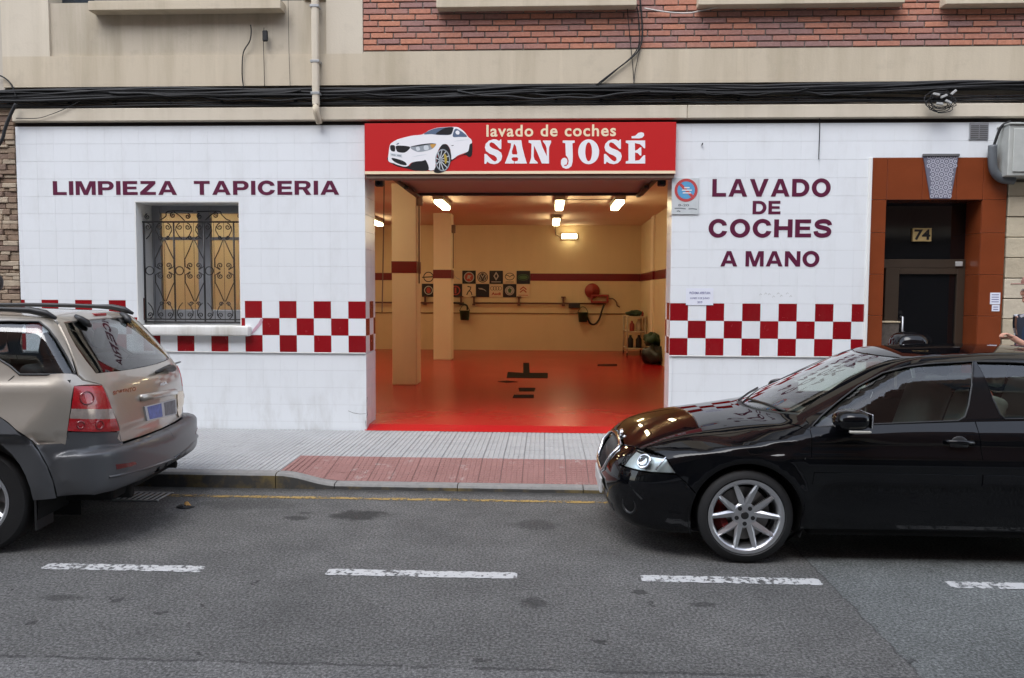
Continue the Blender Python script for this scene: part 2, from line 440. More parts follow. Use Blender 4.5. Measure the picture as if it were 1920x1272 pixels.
def mat_redfloor():
    m, t, b, o = nodemat('red_floor_paint'); P = wpos(t)
    n = noise(t, .8, 5, .6, P); d = noise(t, 6, 5, .65, P)
    c = mixc(t, n, (.40, .012, .013), (.45, .015, .016))
    c = mixc(t, ramp(t, d, [(.62, (0, 0, 0)), (.85, (.2, .2, .2))]), c, (.30, .02, .012))
    t.links.new(c, b.inputs['Base Color'])
    t.links.new(mth(t, 'ADD', mth(t, 'MULTIPLY', n, .08), .20), b.inputs['Roughness'])
    b.inputs['Specular IOR Level'].default_value = .3
    bumpn(t, b, noise(t, 25, 3, .6, P), .05, .004); return m
ASPH = mat_asphalt(); PLAST = mat_plaster('plaster_cream', (.56, .48, .36), .55); PLAST2 = mat_plaster('plaster_pale', (.61, .54, .43), .4)
PLASTD = mat_plaster('plaster_panel', (.51, .445, .345), .7)
BRICK = mat_brick(); TW = mat_tile('tile_white', (.775, .80, .822), rnd=.010); TR = mat_tile('tile_red', (.245, .005, .009), .25, .12, .04)
PAVG = mat_pave('paving_grey', (.33, .33, .325), (.43, .43, .425), (.20, .20, .195)); PAVR = mat_pave('paving_red', (.25, .125, .11), (.34, .18, .16), (.46, .41, .38))
KERB = mat_kerb(); REDF = mat_redfloor()
GROUT = pm('grout', (.60, .60, .61), .9, var=.15, scale=3); MORTAR = pm('mortar', (.17, .145, .125), .95, var=.3, scale=9, bump=.4)
WHITEP = mat_plaster('white_paint', (.78, .775, .75), .35)
CREAM = mat_plaster('cream_wall', (.74, .60, .36), .12)
CEIL = mat_plaster('ceiling_paint', (.72, .55, .40), .12)
MAROON = pm('maroon_tile', (.17, .008, .012), .3, var=.1)
BLACKRUB = pm('black_rubber', (.012, .012, .013), .6, var=.2); CABLE = pm('cable_black', (.009, .009, .010), .7, var=.3, scale=20)
DARK = pm('dark_void', (.01, .01, .01), .9, var=0)
IRON = pm('wrought_iron', (.018, .017, .017), .5, var=.3, scale=20); ALU = pm('aluminium', (.42, .43, .45), .42, .75, var=.08)
STEEL = pm('galvanised_steel', (.40, .41, .41), .45, .6, var=.2, scale=12)
LETTER = pm('letter_maroon', (.105, .010, .040), .4, var=.08)

# ------------------------------------------------------------------ ground, road, pavement
g = MB().add([(-90, -60, -.06), (90, -60, -.06), (90, 45, -.06), (-90, 45, -.06)], [(0, 1, 2, 3)]).build('ground', pm('soil', (.12, .11, .10), .9)); tag(g, kind='structure')
xs = np.linspace(-46, 46, 47); ys = np.linspace(-8.6, -2.1, 8)
v = [(x, y, 0) for y in ys for x in xs]; nx = len(xs)
road = mesh('road', v, [(j * nx + i, j * nx + i + 1, (j + 1) * nx + i + 1, (j + 1) * nx + i) for j in range(len(ys) - 1) for i in range(nx - 1)], ASPH); tag(road, kind='structure')
opp = MB().bbox(-46, 46, -12.0, -8.6, -.05, .12, .01).build('opposite_pavement', PAVG); tag(opp, kind='structure')
WP = mat_paint('road_paint_white', (.60, .60, .59), .555, None); YP = mat_paint('road_paint_yellow', (.42, .28, .09), .575, None)
def strip(name, x0, x1, y0, y1, z, m, parent, jit=.006, n=40):
    v = []; f = []
    for i in range(n + 1):
        x = x0 + (x1 - x0) * i / n
        e = .012 if i in (0, n) else 0
        v += [(x, y0 + random.uniform(-jit, jit) + e, z), (x, y1 + random.uniform(-jit, jit) - e, z)]
        if i: k = 2 * i; f.append((k - 2, k, k + 1, k - 1))
    return mesh(name, v, f, m, parent)
for (a, b_, lab) in ((-3.18, -2.15, 'worn white lane dash nearest the silver SUV'), (-1.36, -.165, 'worn white lane dash in front of the garage entrance'),
                     (.60, 1.69, 'worn white lane dash below the front wheel of the black car'), (2.45, 3.6, 'white lane dash cut by the right edge, below the black car door')):
    o = strip('lane_dash', a, b_, -4.17, -4.065, .004, WP, None); tag(o, lab, 'road marking', 'white dashes along the parking lane')
for a in (-5.0, 4.3):
    o = strip('lane_dash', a, a + 1.1, -4.17, -4.065, .004, WP, None); tag(o, 'white lane dash beyond the %s picture edge' % ('left' if a < 0 else 'right'), 'road marking', 'white dashes along the parking lane')
o = strip('kerb_line', -4.2, 8.0, -2.43, -2.365, .004, YP, None, .008, 150); tag(o, 'worn yellow no parking line along the kerb', 'road marking')

def sstep(a, b, x):
    t = min(1, max(0, (x - a) / (b - a))); return t * t * (3 - 2 * t)
def kerbz(x): return .135 - .085 * sstep(-2.36, -1.86, x) * (1 - sstep(1.9, 2.4, x))
def swz(x, y):
    if y > -1.4: return .15
    t = min(1, (-1.4 - y) / .58); return .15 * (1 - t) + (kerbz(x) + .002) * t
pave = MB()
gx = np.arange(-46, 46.1, .5)
gx = np.unique(np.concatenate([gx, np.arange(-2.5, -1.7, .1), np.arange(1.8, 2.6, .1)])); gy = [-1.985, -1.7, -1.4, 0.0, .02]
v = [(x, y, swz(x, y) - .022) for y in gy for x in gx]; n_ = len(gx)
pavement = mesh('pavement', v, [(j * n_ + i, j * n_ + i + 1, (j + 1) * n_ + i + 1, (j + 1) * n_ + i) for j in range(len(gy) - 1) for i in range(n_ - 1)], pm('pavement_bed', (.24, .235, .23), .95)); tag(pavement, kind='structure')
TP = .2
def tile_geo(x0, y0, red, x1=None, y1=None):
    x1 = x0 + TP if x1 is None else x1; y1 = y0 + TP if y1 is None else y1
    V = []; Fc = []
    dz = random.uniform(-.0012, .0012); gap = .0018
    def quad(a, b, c, d, lo):
        k = len(V)
        for (x, y) in ((a, c), (b, c), (b, d), (a, d)): V.append((x, y, swz(x, y) + dz))
        e = .0035
        for (x, y) in ((a - e, c - e), (b + e, c - e), (b + e, d + e), (a - e, d + e)): V.append((x, y, swz(x, y) + dz - .006))
        Fc.append((k, k + 1, k + 2, k + 3))
        for i in range(4): j = (i + 1) % 4; Fc.append((k + i, k + 4 + i, k + 4 + j, k + j))
    k = len(V)
    for (x, y) in ((x0 + gap, y0 + gap), (x1 - gap, y0 + gap), (x1 - gap, y1 - gap), (x0 + gap, y1 - gap)): V.append((x, y, swz(x, y) - .0056 + dz))
    Fc.append((k, k + 1, k + 2, k + 3))
    nr = max(1, round((x1 - x0) / .05)); st = (x1 - x0) / nr
    if not red:
        for i in range(nr): quad(x0 + i * st + .008, x0 + (i + 1) * st - .008, y0 + gap + .004, y1 - gap - .004, 0)
    else:
        nm = max(1, round((y1 - y0) / .05)); sy = (y1 - y0) / nm
        for i in range(nr):
            for j in range(nm): quad(x0 + i * st + .008, x0 + (i + 1) * st - .008, y0 + j * sy + .008, y0 + (j + 1) * sy - .008, 0)
    return V, Fc
far_g, far_r = MB(), MB()
yrows = [(-.2 * (j + 1), -.2 * j) for j in range(7)] + [(-1.6, -1.4), (-1.8, -1.6), (-1.98, -1.8)]
for (ya, yb) in yrows:
    for i in range(-30, 36):
        xa = i * TP
        red = yb <= -1.39 and -2.5 + max(0, (-1.4 - yb)) * .1 <= xa < 2.2
        V, Fc = tile_geo(xa, ya, red, xa + TP, yb)
        if -3.5 <= xa <= .85:
            mesh('paving_tile', V, Fc, PAVR if red else PAVG, pavement, keep=False)
        else: (far_r if red else far_g).add(V, Fc)
o = far_g.build('far_paving_tiles', PAVG, pavement); o['kind'] = 'stuff'
o = far_r.build('far_red_paving_tiles', PAVR, pavement); o['kind'] = 'stuff'
kx = [-7.0, -5.9, -4.8, -3.7, -2.4, -1.87, -.77, .34, 1.44, 2.45, 3.6, 4.7, 5.8]
for i in range(len(kx) - 1):
    a, b_ = kx[i] + .004, kx[i + 1] - .004; V = []; Fc = []; n = 8
    for k in range(n + 1):
        x = a + (b_ - a) * k / n; z = kerbz(x); jj = random.uniform(-.004, .004)
        V += [(x, -2.105 + jj, -.03), (x, -2.10 + jj, z - .022), (x, -2.085 + jj, z - .005), (x, -2.065, z), (x, -1.985, z), (x, -1.985, -.03)]
        if k:
            q = 6 * k
            for s in range(5): Fc.append((q - 6 + s, q + s, q + s + 1, q - 5 + s))
    Fc += [(0, 1, 2, 3, 4, 5), tuple(6 * n + s for s in (5, 4, 3, 2, 1, 0))]
    mesh('kerb_stone', V, Fc, KERB, pavement, keep=False)
kf = MB().box(-46, -7.0, -2.1, -1.985, -.03, .135).box(5.8, 46, -2.1, -1.985, -.03, .135).build('far_kerb', KERB, pavement)
# drain grate beside the kerb, under the SUV bumper
dr = thing('drain_grate', 'iron drain grate in the gutter behind the silver SUV', 'drain grate', (-3.45, -2.46, 0))
MB().box(-3.66, -3.24, -2.58, -2.34, .0015, .004).build('sump', DARK, dr)
MB().bbox(-3.68, -3.22, -2.6, -2.58, .001, .012, .003).build('frame_bar', STEEL, dr); MB().bbox(-3.68, -3.22, -2.34, -2.32, .001, .012, .003).build('frame_bar', STEEL, dr)
for i in range(9):
    MB().bbox(-3.655 + i * .05, -3.63 + i * .05, -2.58, -2.34, .005, .011, .002).build('bar', STEEL, dr)
lt = thing('litter', 'crushed dark and orange wrapper lying on the road by the SUV', 'litter', (-2.92, -2.74, 0))
def crumple(name, cx, cy, rx, ry, hz, m):
    V = [(cx, cy, hz)]; F = []; n = 12
    for r_, zz in ((.55, .8), (1.0, .12)):
        for i in range(n):
            a = 2 * PI * i / n; k = r_ * random.uniform(.75, 1.15)
            V.append((cx + rx * k * math.cos(a), cy + ry * k * math.sin(a), .004 + hz * zz * random.uniform(.4, 1)))
    for i in range(n):
        j = (i + 1) % n; F += [(0, 1 + i, 1 + j), (1 + i, 1 + n + i, 1 + n + j, 1 + j)]
    return mesh(name, V, F, m, lt)
crumple('wrapper', -2.92, -2.75, .075, .06, .025, BLACKRUB); crumple('foil', -2.905, -2.735, .035, .03, .05, pm('orange_foil', (.55, .30, .08), .4))
# ------------------------------------------------------------------ tiled shop front
XL, XG0, XG1, XR, XD1 = -6.15, -2.07, 1.43, 3.59, 5.06      # wall edges, garage opening, doorway
ZB, ZT = .14, 3.645
WX0, WX1, WZ0, WZ1 = -4.76, -3.525, 1.36, 2.79               # window opening
YLOW = .014
_tm = {}
def tile_mesh(w_, h_, m, d=.008):
    k = (round(w_, 4), round(h_, 4), m.name)
    if k not in _tm:
        o = MB().bbox(-w_ / 2, w_ / 2, 0, d, -h_ / 2, h_ / 2, .0010); me = bpy.data.meshes.new('tile')
        me.from_pydata([tuple(p) for p in o.v], [], o.f); me.materials.append(m); _tm[k] = me
    return _tm[k]
GAP = .0022
def put_tile(x0, x1, z0, z1, y, red, parent, name=None, rz=0.0):
    w_, h_ = x1 - x0 - GAP * .12, z1 - z0 - GAP
    if w_ < .012 or h_ < .012: return
    me = tile_mesh(w_, h_, TR if red else TW)
    inst(me, 'red_tile' if red else 'white_tile', ((x0 + x1) / 2, y, (z0 + z1) / 2), parent,
         (random.gauss(0, .0009), random.gauss(0, .0006), rz + random.gauss(0, .0009)))
def rows():
    r = [(1.645 + .2 * i, 1.645 + .2 * (i + 1)) for i in range(10)]
    c = [(1.447, 1.645), (1.25, 1.447), (1.055, 1.25)]
    l = [(1.043 - .2 * (i + 1), 1.043 - .2 * i) for i in range(4)] + [(ZB, 1.043 - .8)]
    return r, c, l
def clip_put(x0, x1, z0, z1, y, red, parent, hole):
    if hole:
        hx0, hx1, hz0, hz1 = hole
        if x0 < hx1 and x1 > hx0 and z0 < hz1 and z1 > hz0:
            if x0 < hx0 - .012: put_tile(x0, hx0, z0, z1, y, red, parent)
            if x1 > hx1 + .012: put_tile(hx1, x1, z0, z1, y, red, parent)
            a, b = max(x0, hx0), min(x1, hx1)
            if z1 > hz1 + .012: put_tile(a, b, hz1, z1, y, red, parent)
            if z0 < hz0 - .012: put_tile(a, b, z0, hz0, y, red, parent)
            return
    put_tile(x0, x1, z0, z1, y, red, parent)
def tile_wall(parent, xa, xb, anchor, step, hole=None, zmin=None):
    R, Cc, Lw = rows(); n = 0
    k0, k1 = math.floor((xa - anchor) / step - 1e-6), math.ceil((xb - anchor) / step)
    for k in range(k0, k1):
        x0, x1 = max(xa, anchor + k * step), min(xb, anchor + (k + 1) * step)
        if x1 - x0 < .012: continue
        par = k % 2
        for (z0, z1) in R:
            if zmin is None or z0 >= zmin - .02: clip_put(x0, x1, max(z0, zmin or 0), z1, 0, False, parent, hole)
        if zmin is not None: continue
        for i, (z0, z1) in enumerate(Cc): clip_put(x0, x1, z0, z1, 0, (par + i) % 2 == (0 if anchor > 0 else 1), parent, hole)
        for (z0, z1) in Lw: clip_put(x0, x1, z0, z1, YLOW, False, parent, None)
wl = thing('tiled_wall', 'white tiled wall with red checker band and barred window left of the garage', 'wall', (-4.1, 0, ZB))
core = MB().box(XL, WX0, .0028, .5, 1.043, ZT).box(WX1, XG0 - .009, .0028, .5, 1.043, ZT).box(WX0, WX1, .0028, .5, WZ1, ZT).box(WX0, WX1, .0028, .5, 1.043, WZ0 - .03).box(XL, XG0 - .009, YLOW + .0028, .5, .0, 1.043)
core.build('wall_core', GROUT, wl)
tile_wall(wl, XL, XG0, XG0, .2017, (WX0, WX1, WZ0 - .02, WZ1))
MB().bbox(XL, XG0, -.004, .012, 1.0435, 1.0535, .002).build('edge_strip', WHITEP, wl)
wr = thing('tiled_wall', 'white tiled wall with red checker band between the garage and the brown doorway', 'wall', (2.5, 0, ZB))
MB().box(XG1 + .009, XR, .0028, .5, 1.043, ZT).box(XG1 + .009, XR, YLOW + .0028, .5, 0, 1.043).build('wall_core', GROUT, wr)
tile_wall(wr, 1.405, XR, 1.405, .2018)
MB().bbox(1.405, XR - .01, -.004, .012, 1.0435, 1.0535, .002).build('edge_strip', WHITEP, wr)
MB().bbox(XR - .035, XR, -.03, .0, ZB, 3.262, .004).build('corner_trim', WHITEP, wr)
wt = thing('tiled_wall', 'strip of white wall tiles above the brown doorway', 'wall', (4.3, 0, 3.262))
MB().box(XR, XD1 + .12, .0028, .5, 3.262, ZT).build('wall_core', GROUT, wt)
tile_wall(wt, XR, XD1 + .12, 1.405, .2018, None, 3.262)
# tiled door jambs of the garage
for (xx, sgn, par_, wall) in ((XG0, 1, 1, wl), (XG1, -1, 0, wr)):
    R, Cc, Lw = rows()
    for j, (ya, yb) in enumerate(((.0, .2), (.2, .4), (.4, .5))):
        for (z0, z1) in R[:8] + Lw + Cc:
            if z0 > 3.05: continue
            red = (z0, z1) in Cc and (Cc.index((z0, z1)) + j) % 2 == 1
            w_, h_ = yb - ya - GAP, min(z1, 3.09) - z0 - GAP
            me = tile_mesh(w_, h_, TR if red else TW)
            inst(me, 'red_tile' if red else 'white_tile', (xx - sgn * .0, (ya + yb) / 2 + .004, z0 + GAP / 2 + h_ / 2), wall, (0, 0, sgn * PI / 2))
# window: reveal, frame, panes, sill, grille
rv = MB().box(WX0 - .002, WX0 + .012, .001, .46, WZ0, WZ1 + .002).box(WX1 - .012, WX1 + .002, .001, .46, WZ0, WZ1 + .002).box(WX0 + .012, WX1 - .012, .001, .46, WZ1 - .012, WZ1 + .002)
rv.build('window_reveal', WHITEP, wl)
win = bpy.data.objects.new('window', None); win.location = ((WX0 + WX1) / 2, .42, WZ0); COL.objects.link(win); wparent(win, wl)
wx0, wx1 = WX0 + .012, WX1 - .012; wm = (wx0 + wx1) / 2 + .03
fr = MB()
for (a, b_) in ((wx0, wx0 + .1), (wm - .075, wm + .075), (wx1 - .06, wx1)): fr.bbox(a, b_, .36, .43, WZ0 - .03, WZ1 - .012, .006)
for (a, b_) in ((wx0 + .1, wm - .075), (wm + .075, wx1 - .06)):
    fr.bbox(a, b_, .365, .425, WZ1 - .10, WZ1 - .012, .006); fr.bbox(a, b_, .365, .425, WZ0 - .03, WZ0 + .17, .006); fr.bbox(a, b_, .375, .42, WZ1 - .42, WZ1 - .385, .004)
fr.build('frame', pm('window_alu', (.33, .34, .36), .5, .5, var=.15), win)
def mat_blind():
    m, t, b, o = nodemat('ochre_blind'); P = wpos(t); n = noise(t, 1.6, 3, .5, P)
    c = mixc(t, n, (.90, .86, .74), (.96, .93, .84)); t.links.new(c, b.inputs['Base Color']); b.inputs['Roughness'].default_value = .8
    tr = t.nodes.new('ShaderNodeBsdfTranslucent'); t.links.new(c, tr.inputs[0]); mx = t.nodes.new('ShaderNodeMixShader'); mx.inputs[0].default_value = .93
    t.links.new(b.outputs[0], mx.inputs[1]); t.links.new(tr.outputs[0], mx.inputs[2]); t.links.new(mx.outputs[0], o.inputs[0]); return m
BLIND = mat_blind()
GLW = glassmat('window_glass', (.93, .94, .92))
for (a, b_) in ((wx0 + .1, wm - .075), (wm + .075, wx1 - .06)):
    MB().box(a, b_, .395, .399, WZ0 + .16, WZ1 - .42).build('pane', GLW, win)
    MB().box(a, b_, .395, .399, WZ1 - .385, WZ1 - .10).build('pane', GLW, win)
    MB().box(a + .004, b_ - .004, .412, .418, WZ0 + .1, WZ1 - .08).build('blind', BLIND, win)
sl = MB().bbox(WX0 - .03, WX1 + .115, -.085, .36, WZ0 - .12, WZ0 - .004, .018)
autosmooth(sl.build('window_sill', mat_plaster('sill_paint', (.72, .71, .68), 1.0), wl), 40)
YG = .15
gr = bpy.data.objects.new('window_grille', None); gr.location = ((WX0 + WX1) / 2, YG, WZ0); COL.objects.link(gr); wparent(gr, wl)
gx0 = fac(271.4, 500, YG)[0]; gp = (fac(439.3, 500, YG)[0] - gx0) / 9
GZT, GZB = fac(350, 416.5, YG)[1], fac(350, 599, YG)[1]; GZ0 = fac(350, 604, YG)[1]
MB().bbox(gx0 - .05, WX1 - .012, YG - .012, YG + .012, GZT - .010, GZT + .010, .003).build('rail', IRON, gr)
MB().bbox(gx0 - .02, WX1 - .012, YG - .010, YG + .010, GZB - .008, GZB + .008, .003).build('rail', IRON, gr)
MB().bbox(gx0 - .02, WX1 - .012, YG - .012, YG + .012, GZ0 - .012, GZ0 + .008, .003).build('rail', IRON, gr)
def spiral(cx, cz, r0, turns, a0, sgn, n=22, r1=.006):
    return [(cx + (r0 + (r1 - r0) * (i / n) ** .8) * math.cos(a0 + sgn * turns * 2 * PI * i / n), YG, cz + (r0 + (r1 - r0) * (i / n) ** .8) * math.sin(a0 + sgn * turns * 2 * PI * i / n)) for i in range(n + 1)]
def scroll(pts, r=.0065): MB().tube(pts, r, 5).build('scroll', IRON, gr, True)
GZC = fac(350, 508, YG)[1]
for i in range(10):
    bx = gx0 + gp * i
    MB().cyl((bx, YG, GZ0), (bx, YG, GZT), .0028 if i % 3 else .0105, 8).build('bar', IRON, gr, True)
    if i % 3 == 2:   # heart-shaped scrolls around every third bar
        for s in (-1, 1):
            for (zz, sg) in ((1, 1), (-1, -1)):
                cx = bx + s * .042
                p = [(bx + s * .012, YG, GZC + zz * .385)] 
                scroll(spiral(bx + s * .045, GZC + zz * .39, .028, 1.3, PI if s > 0 else 0, (1 if s < 0 else -1) * zz * -1))
                scroll([(bx + s * .010, YG, GZC + zz * .36), (bx + s * gp * .55, YG, GZC + zz * .23), (bx + s * gp * .95, YG, GZC + zz * .135), (bx + s * gp * .93, YG, GZC + zz * .05), (bx + s * .05, YG, GZC + zz * .012)])
                scroll(spiral(bx + s * .05, GZC + zz * .062, .04, 1.5, -PI / 2 * zz, s * zz))
    if i % 3 == 0 and i < 10:
        pass
for i in range(9):
    mx_ = gx0 + gp * (i + .5); s = 1 if i % 2 else -1
    if i % 3 == 0: MB().tube([(mx_ + .048 * math.cos(t), YG, GZC + .048 * math.sin(t)) for t in np.linspace(0, 2 * PI, 24, endpoint=False)], .0065, 5, True).build('ring', IRON, gr, True)
    scroll(spiral(mx_ + .012 * s, GZT - .058, .042, 1.4, PI / 2, s)); scroll([(mx_ + s * -.03, YG, GZT - .05), (mx_ + s * -.036, YG, GZT - .1), (mx_ + s * .0, YG, GZT - .165), (mx_ + s * .035, YG, GZT - .2)], .006)
    scroll(spiral(mx_ + .008 * s, GZB + .05, .038, 1.4, -PI / 2, -s)); scroll([(mx_ + s * -.03, YG, GZB + .04), (mx_ + s * -.035, YG, GZB + .09), (mx_ + s * -.01, YG, GZB + .15), (mx_ + s * .03, YG, GZB + .195)], .006)
def U(px, py): x, z = fac(px, py, YG); return (x, YG, z)
for pts in ([(300, 413), (311, 406), (316, 396.5), (362, 396.5)], [(326, 397.5), (336, 404), (346, 414)], [(370, 397), (410, 396.5), (415, 402), (424, 411), (432, 414)], [(385, 413), (395, 404), (404, 398)]):
    scroll([tuple(p) for p in crom([U(*p) for p in pts], 4)])
for (px, py, s) in ((324, 404, 1), (352, 406, -1), (374, 406, 1), (404, 404, -1), (276, 407, 1), (449, 405, -1)): scroll(spiral(*U(px, py)[::2], .036, 1.5, PI / 2, s))
MB().bbox(gx0 - .035, gx0 - .005, YG - .03, YG + .03, GZ0 + .02, GZ0 + .28, .006).build('rusty_bracket', pm('rust', (.06, .025, .018), .8, var=.3), gr)

# ------------------------------------------------------------------ wall lettering (heavy extended capitals)
def arcpts(cx, cz, rx, rz, a0, a1, n=14): return [(cx + rx * math.cos(math.radians(a0 + (a1 - a0) * i / n)), cz + rz * math.sin(math.radians(a0 + (a1 - a0) * i / n))) for i in range(n + 1)]
S_, B_ = .25, .21
def glyph(ch):
    if ch == 'I': return .27, [[(0, 0), (.27, 0), (.27, 1), (0, 1)]]
    if ch == 'L': return .86, [[(0, 0), (.86, 0), (.86, B_), (.27, B_), (.27, 1), (0, 1)]]
    if ch == 'E': return .92, [[(0, 0), (.92, 0), (.92, B_), (.27, B_), (.27, .41), (.85, .41), (.85, .60), (.27, .60), (.27, 1 - B_), (.90, 1 - B_), (.90, 1), (0, 1)]]
    if ch == 'T': return 1.0, [[(.365, 0), (.635, 0), (.635, 1 - B_), (1, 1 - B_), (1, 1), (0, 1), (0, 1 - B_), (.365, 1 - B_)]]
    if ch == 'H': return 1.05, [[(0, 0), (.27, 0), (.27, .40), (.78, .40), (.78, 0), (1.05, 0), (1.05, 1), (.78, 1), (.78, .62), (.27, .62), (.27, 1), (0, 1)]]
    if ch == 'Z': return .98, [[(0, 0), (.98, 0), (.98, B_), (.40, B_), (.96, .80), (.96, 1), (.04, 1), (.04, 1 - B_), (.56, 1 - B_), (0, .20)]]
    if ch == 'M': return 1.25, [[(0, 0), (.25, 0), (.25, .66), (.50, 0), (.75, 0), (1.0, .66), (1.0, 0), (1.25, 0), (1.25, 1), (.88, 1), (.625, .34), (.37, 1), (0, 1)]]
    if ch == 'N': return 1.06, [[(0, 0), (.25, 0), (.25, .60), (.76, 0), (1.06, 0), (1.06, 1), (.81, 1), (.81, .40), (.30, 1), (0, 1)]]
    if ch == 'A': return 1.16, [[(0, 0), (.28, 0), (.355, .19), (.805, .19), (.88, 0), (1.16, 0), (.73, 1), (.43, 1)], [(.43, .38), (.58, .76), (.73, .38)]]
    if ch == 'V': return 1.16, [[(.43, 0), (.73, 0), (1.16, 1), (.87, 1), (.58, .28), (.29, 1), (0, 1)]]
    if ch == 'D': return 1.06, [[(0, 0), (.5, 0)] + arcpts(.5, .5, .56, .5, -90, 90) + [(0, 1)], [(.27, .21), (.27, .79), (.47, .79)] + arcpts(.47, .5, .31, .29, 90, -90)[1:]]
    if ch == 'P': return .98, [[(0, 0), (.27, 0), (.27, .34), (.62, .34)] + arcpts(.62, .67, .36, .33, -90, 90) + [(0, 1)], [(.27, .54), (.27, .80), (.59, .80)] + arcpts(.59, .67, .12, .13, 90, -90)[1:]]
    if ch == 'R': return 1.04, [[(0, 0), (.27, 0), (.27, .38), (.50, .38), (.72, 0), (1.04, 0), (.78, .42)] + arcpts(.66, .70, .34, .30, -60, 90) + [(0, 1)], [(.27, .56), (.27, .81), (.62, .81)] + arcpts(.62, .685, .11, .125, 90, -90)[1:]]
    if ch == 'O': return 1.16, [circ(.58, .5, .58, .53, 36), circ(.58, .5, .30, .31, 30)[::-1]]
    if ch == 'C':
        o_ = arcpts(.56, .5, .56, .53, 40, 322, 30); i_ = arcpts(.56, .5, .29, .31, 318, 42, 26)
        return 1.08, [o_ + [(1.08, .33), (.80, .36)] + i_[1:-1] + [(.80, .64), (1.06, .67)]]
    if ch == 'S':
        c = [(.90, .68), (.86, .80), (.70, .885), (.50, .90), (.29, .86), (.165, .755), (.185, .645), (.32, .575), (.52, .535), (.74, .475), (.865, .37), (.86, .24), (.72, .135), (.50, .10), (.28, .125), (.14, .22), (.11, .345)]
        c = [(p.x, p.y) for p in crom([(a, b, 0) for a, b in c], 3)]
        return 1.02, [ribbon(c, .245)]
def words(name, label, rowsdef, y):
    t = thing(name, label, 'lettering', (rowsdef[0][1], y, rowsdef[0][3]))
    for (txt, x0, x1, z0, z1) in rowsdef:
        h = z1 - z0; tot = 0; items = []
        for ch in txt:
            if ch == ' ': tot += .42; continue
            w_, lp = glyph(ch); items.append((ch, tot, lp)); tot += w_ + .15
        tot -= .15; k = (x1 - x0) / tot
        for (ch, off, lp) in items:
            MB().flat([[(x0 + (off + a) * k, z0 + b * h) for a, b in l] for l in lp], y - .0022, y).build('letter', LETTER, t)
    return t
words('wall_lettering', 'maroon capitals LIMPIEZA TAPICERIA above the barred window', [('LIMPIEZA', -5.722, -4.255, 2.862, 3.020), ('TAPICERIA', -4.055, -2.366, 2.862, 3.020)], -.0005)
words('wall_lettering', 'maroon capitals LAVADO DE COCHES A MANO on the right wall', [('LAVADO', 1.85, 3.151, 2.838, 3.033), ('DE', 2.30, 2.607, 2.643, 2.791), ('COCHES', 1.817, 3.176, 2.388, 2.586), ('A MANO', 1.957, 3.05, 2.062, 2.233)], -.0005)

# ------------------------------------------------------------------ small things on the wall
PAPER = pm('paper', (.74, .76, .84), .7, var=.04); INK = pm('ink_blue', (.10, .10, .26), .6, var=0)
nz = thing('paper_notice', 'white printed paper notice taped over the checker band right of the garage', 'notice', (1.73, 0, 1.72))
MB().box(1.58, 1.885, -.006, -.004, 1.625, 1.815).build('sheet', PAPER, nz)
for (s, zz, fit, hh) in (('PRÓXIMA APERTURA', 1.765, .235, .034), ('LUNES 3 DE JUNIO', 1.70, .215, .027), ('2019', 1.658, .055, .025)):
    text(s, 1.735, -.0066, zz, .05, INK, nz, bold=.001, fit=fit, h=hh)
sg = thing('parking_sign', 'square no parking plate with red and blue disc beside the garage', 'sign', (1.55, 0, 2.84))
PLATE = pm('plate_grey', (.58, .61, .62), .5, .1, var=.2, scale=9)
MB().bbox(1.40, 1.70, -.012, -.003, 2.64, 3.045, .002).build('plate', PLATE, sg)
cx, cz = fac(1286.5, 357, -.014)
MB().flat([circ(cx, cz, .128, n=40), circ(cx, cz, .098, n=40)[::-1]], -.014, -.012).build('ring', pm('sign_red', (.48, .06, .06), .5, var=.2, scale=15), sg)
MB().flat([circ(cx, cz, .0975, n=40)], -.0135, -.012).build('disc', pm('sign_blue', (.10, .32, .55), .5, var=.2, scale=15), sg)
d_ = .068
MB().flat([ribbon([(cx - d_, cz + d_), (cx + d_, cz - d_)], .03)], -.0145, -.0137).build('slash', pm('sign_red', (.48, .06, .06)), sg)
SW = pm('sign_white', (.75, .75, .76), .5, var=.1); SGY = pm('sign_ink', (.16, .18, .19), .6, var=.2)
for zz, fit in ((.028, .06), (.0, .11), (-.03, .09)):
    MB().flat([ribbon([(cx - fit / 2 + .008, cz + zz), (cx + fit / 2 + .008, cz + zz)], .013)], -.0152, -.0147).build('text_line', SW, sg)
text('8-20', cx - .025, -.0128, 2.742, .05, SGY, sg, bold=.001, fit=.12, h=.026)
for (xa, xb, zz) in ((-.125, .0, 2.705), (.03, .125, 2.70), (-.10, -.06, 2.675)):
    MB().flat([ribbon([(cx + xa, zz), (cx + (xa + xb) / 2, zz + .003), (cx + xb, zz - .004)], .012)], -.0125, -.0121).build('text_line', SGY, sg)
vt = thing('wall_vent', 'small grey louvred vent above the doorway', 'vent', (4.73, 0, 3.54))
MB().bbox(4.625, 4.83, -.012, .0, 3.455, 3.635, .003).build('frame', ALU, vt)
for q in (4.64, 4.735):
    for i in range(7): MB().box(q, q + .083, -.016, -.0125, 3.472 + i * .021, 3.482 + i * .021).build('slat', pm('vent_dark', (.12, .12, .12), .6), vt)
hk = MB().tube([(1.725, 0, 3.41), (1.725, -.03, 3.41), (1.725, -.035, 3.425)], .007, 6).build('wall_hook', IRON); tag(hk, 'small dark hook in the tiles right of the red sign', 'hook')
for (nm, px, rr) in (('graffiti_mark', 1440, 1),):
    o = MB()
    for k in range(8): 
        x, z = fac(1426 + k * 8 + random.uniform(-2, 2), 554 + random.uniform(-4, 4)); o.flat([ribbon([(x - .012, z - .01), (x, z + .008), (x + .014, z - .006)], .005)], -.0012, -.0004)
    tag(o.build(nm, pm('faded_ink', (.45, .46, .45), .7)), 'faded scribble on the tiles above the right checker band', 'graffiti')
pk = MB()
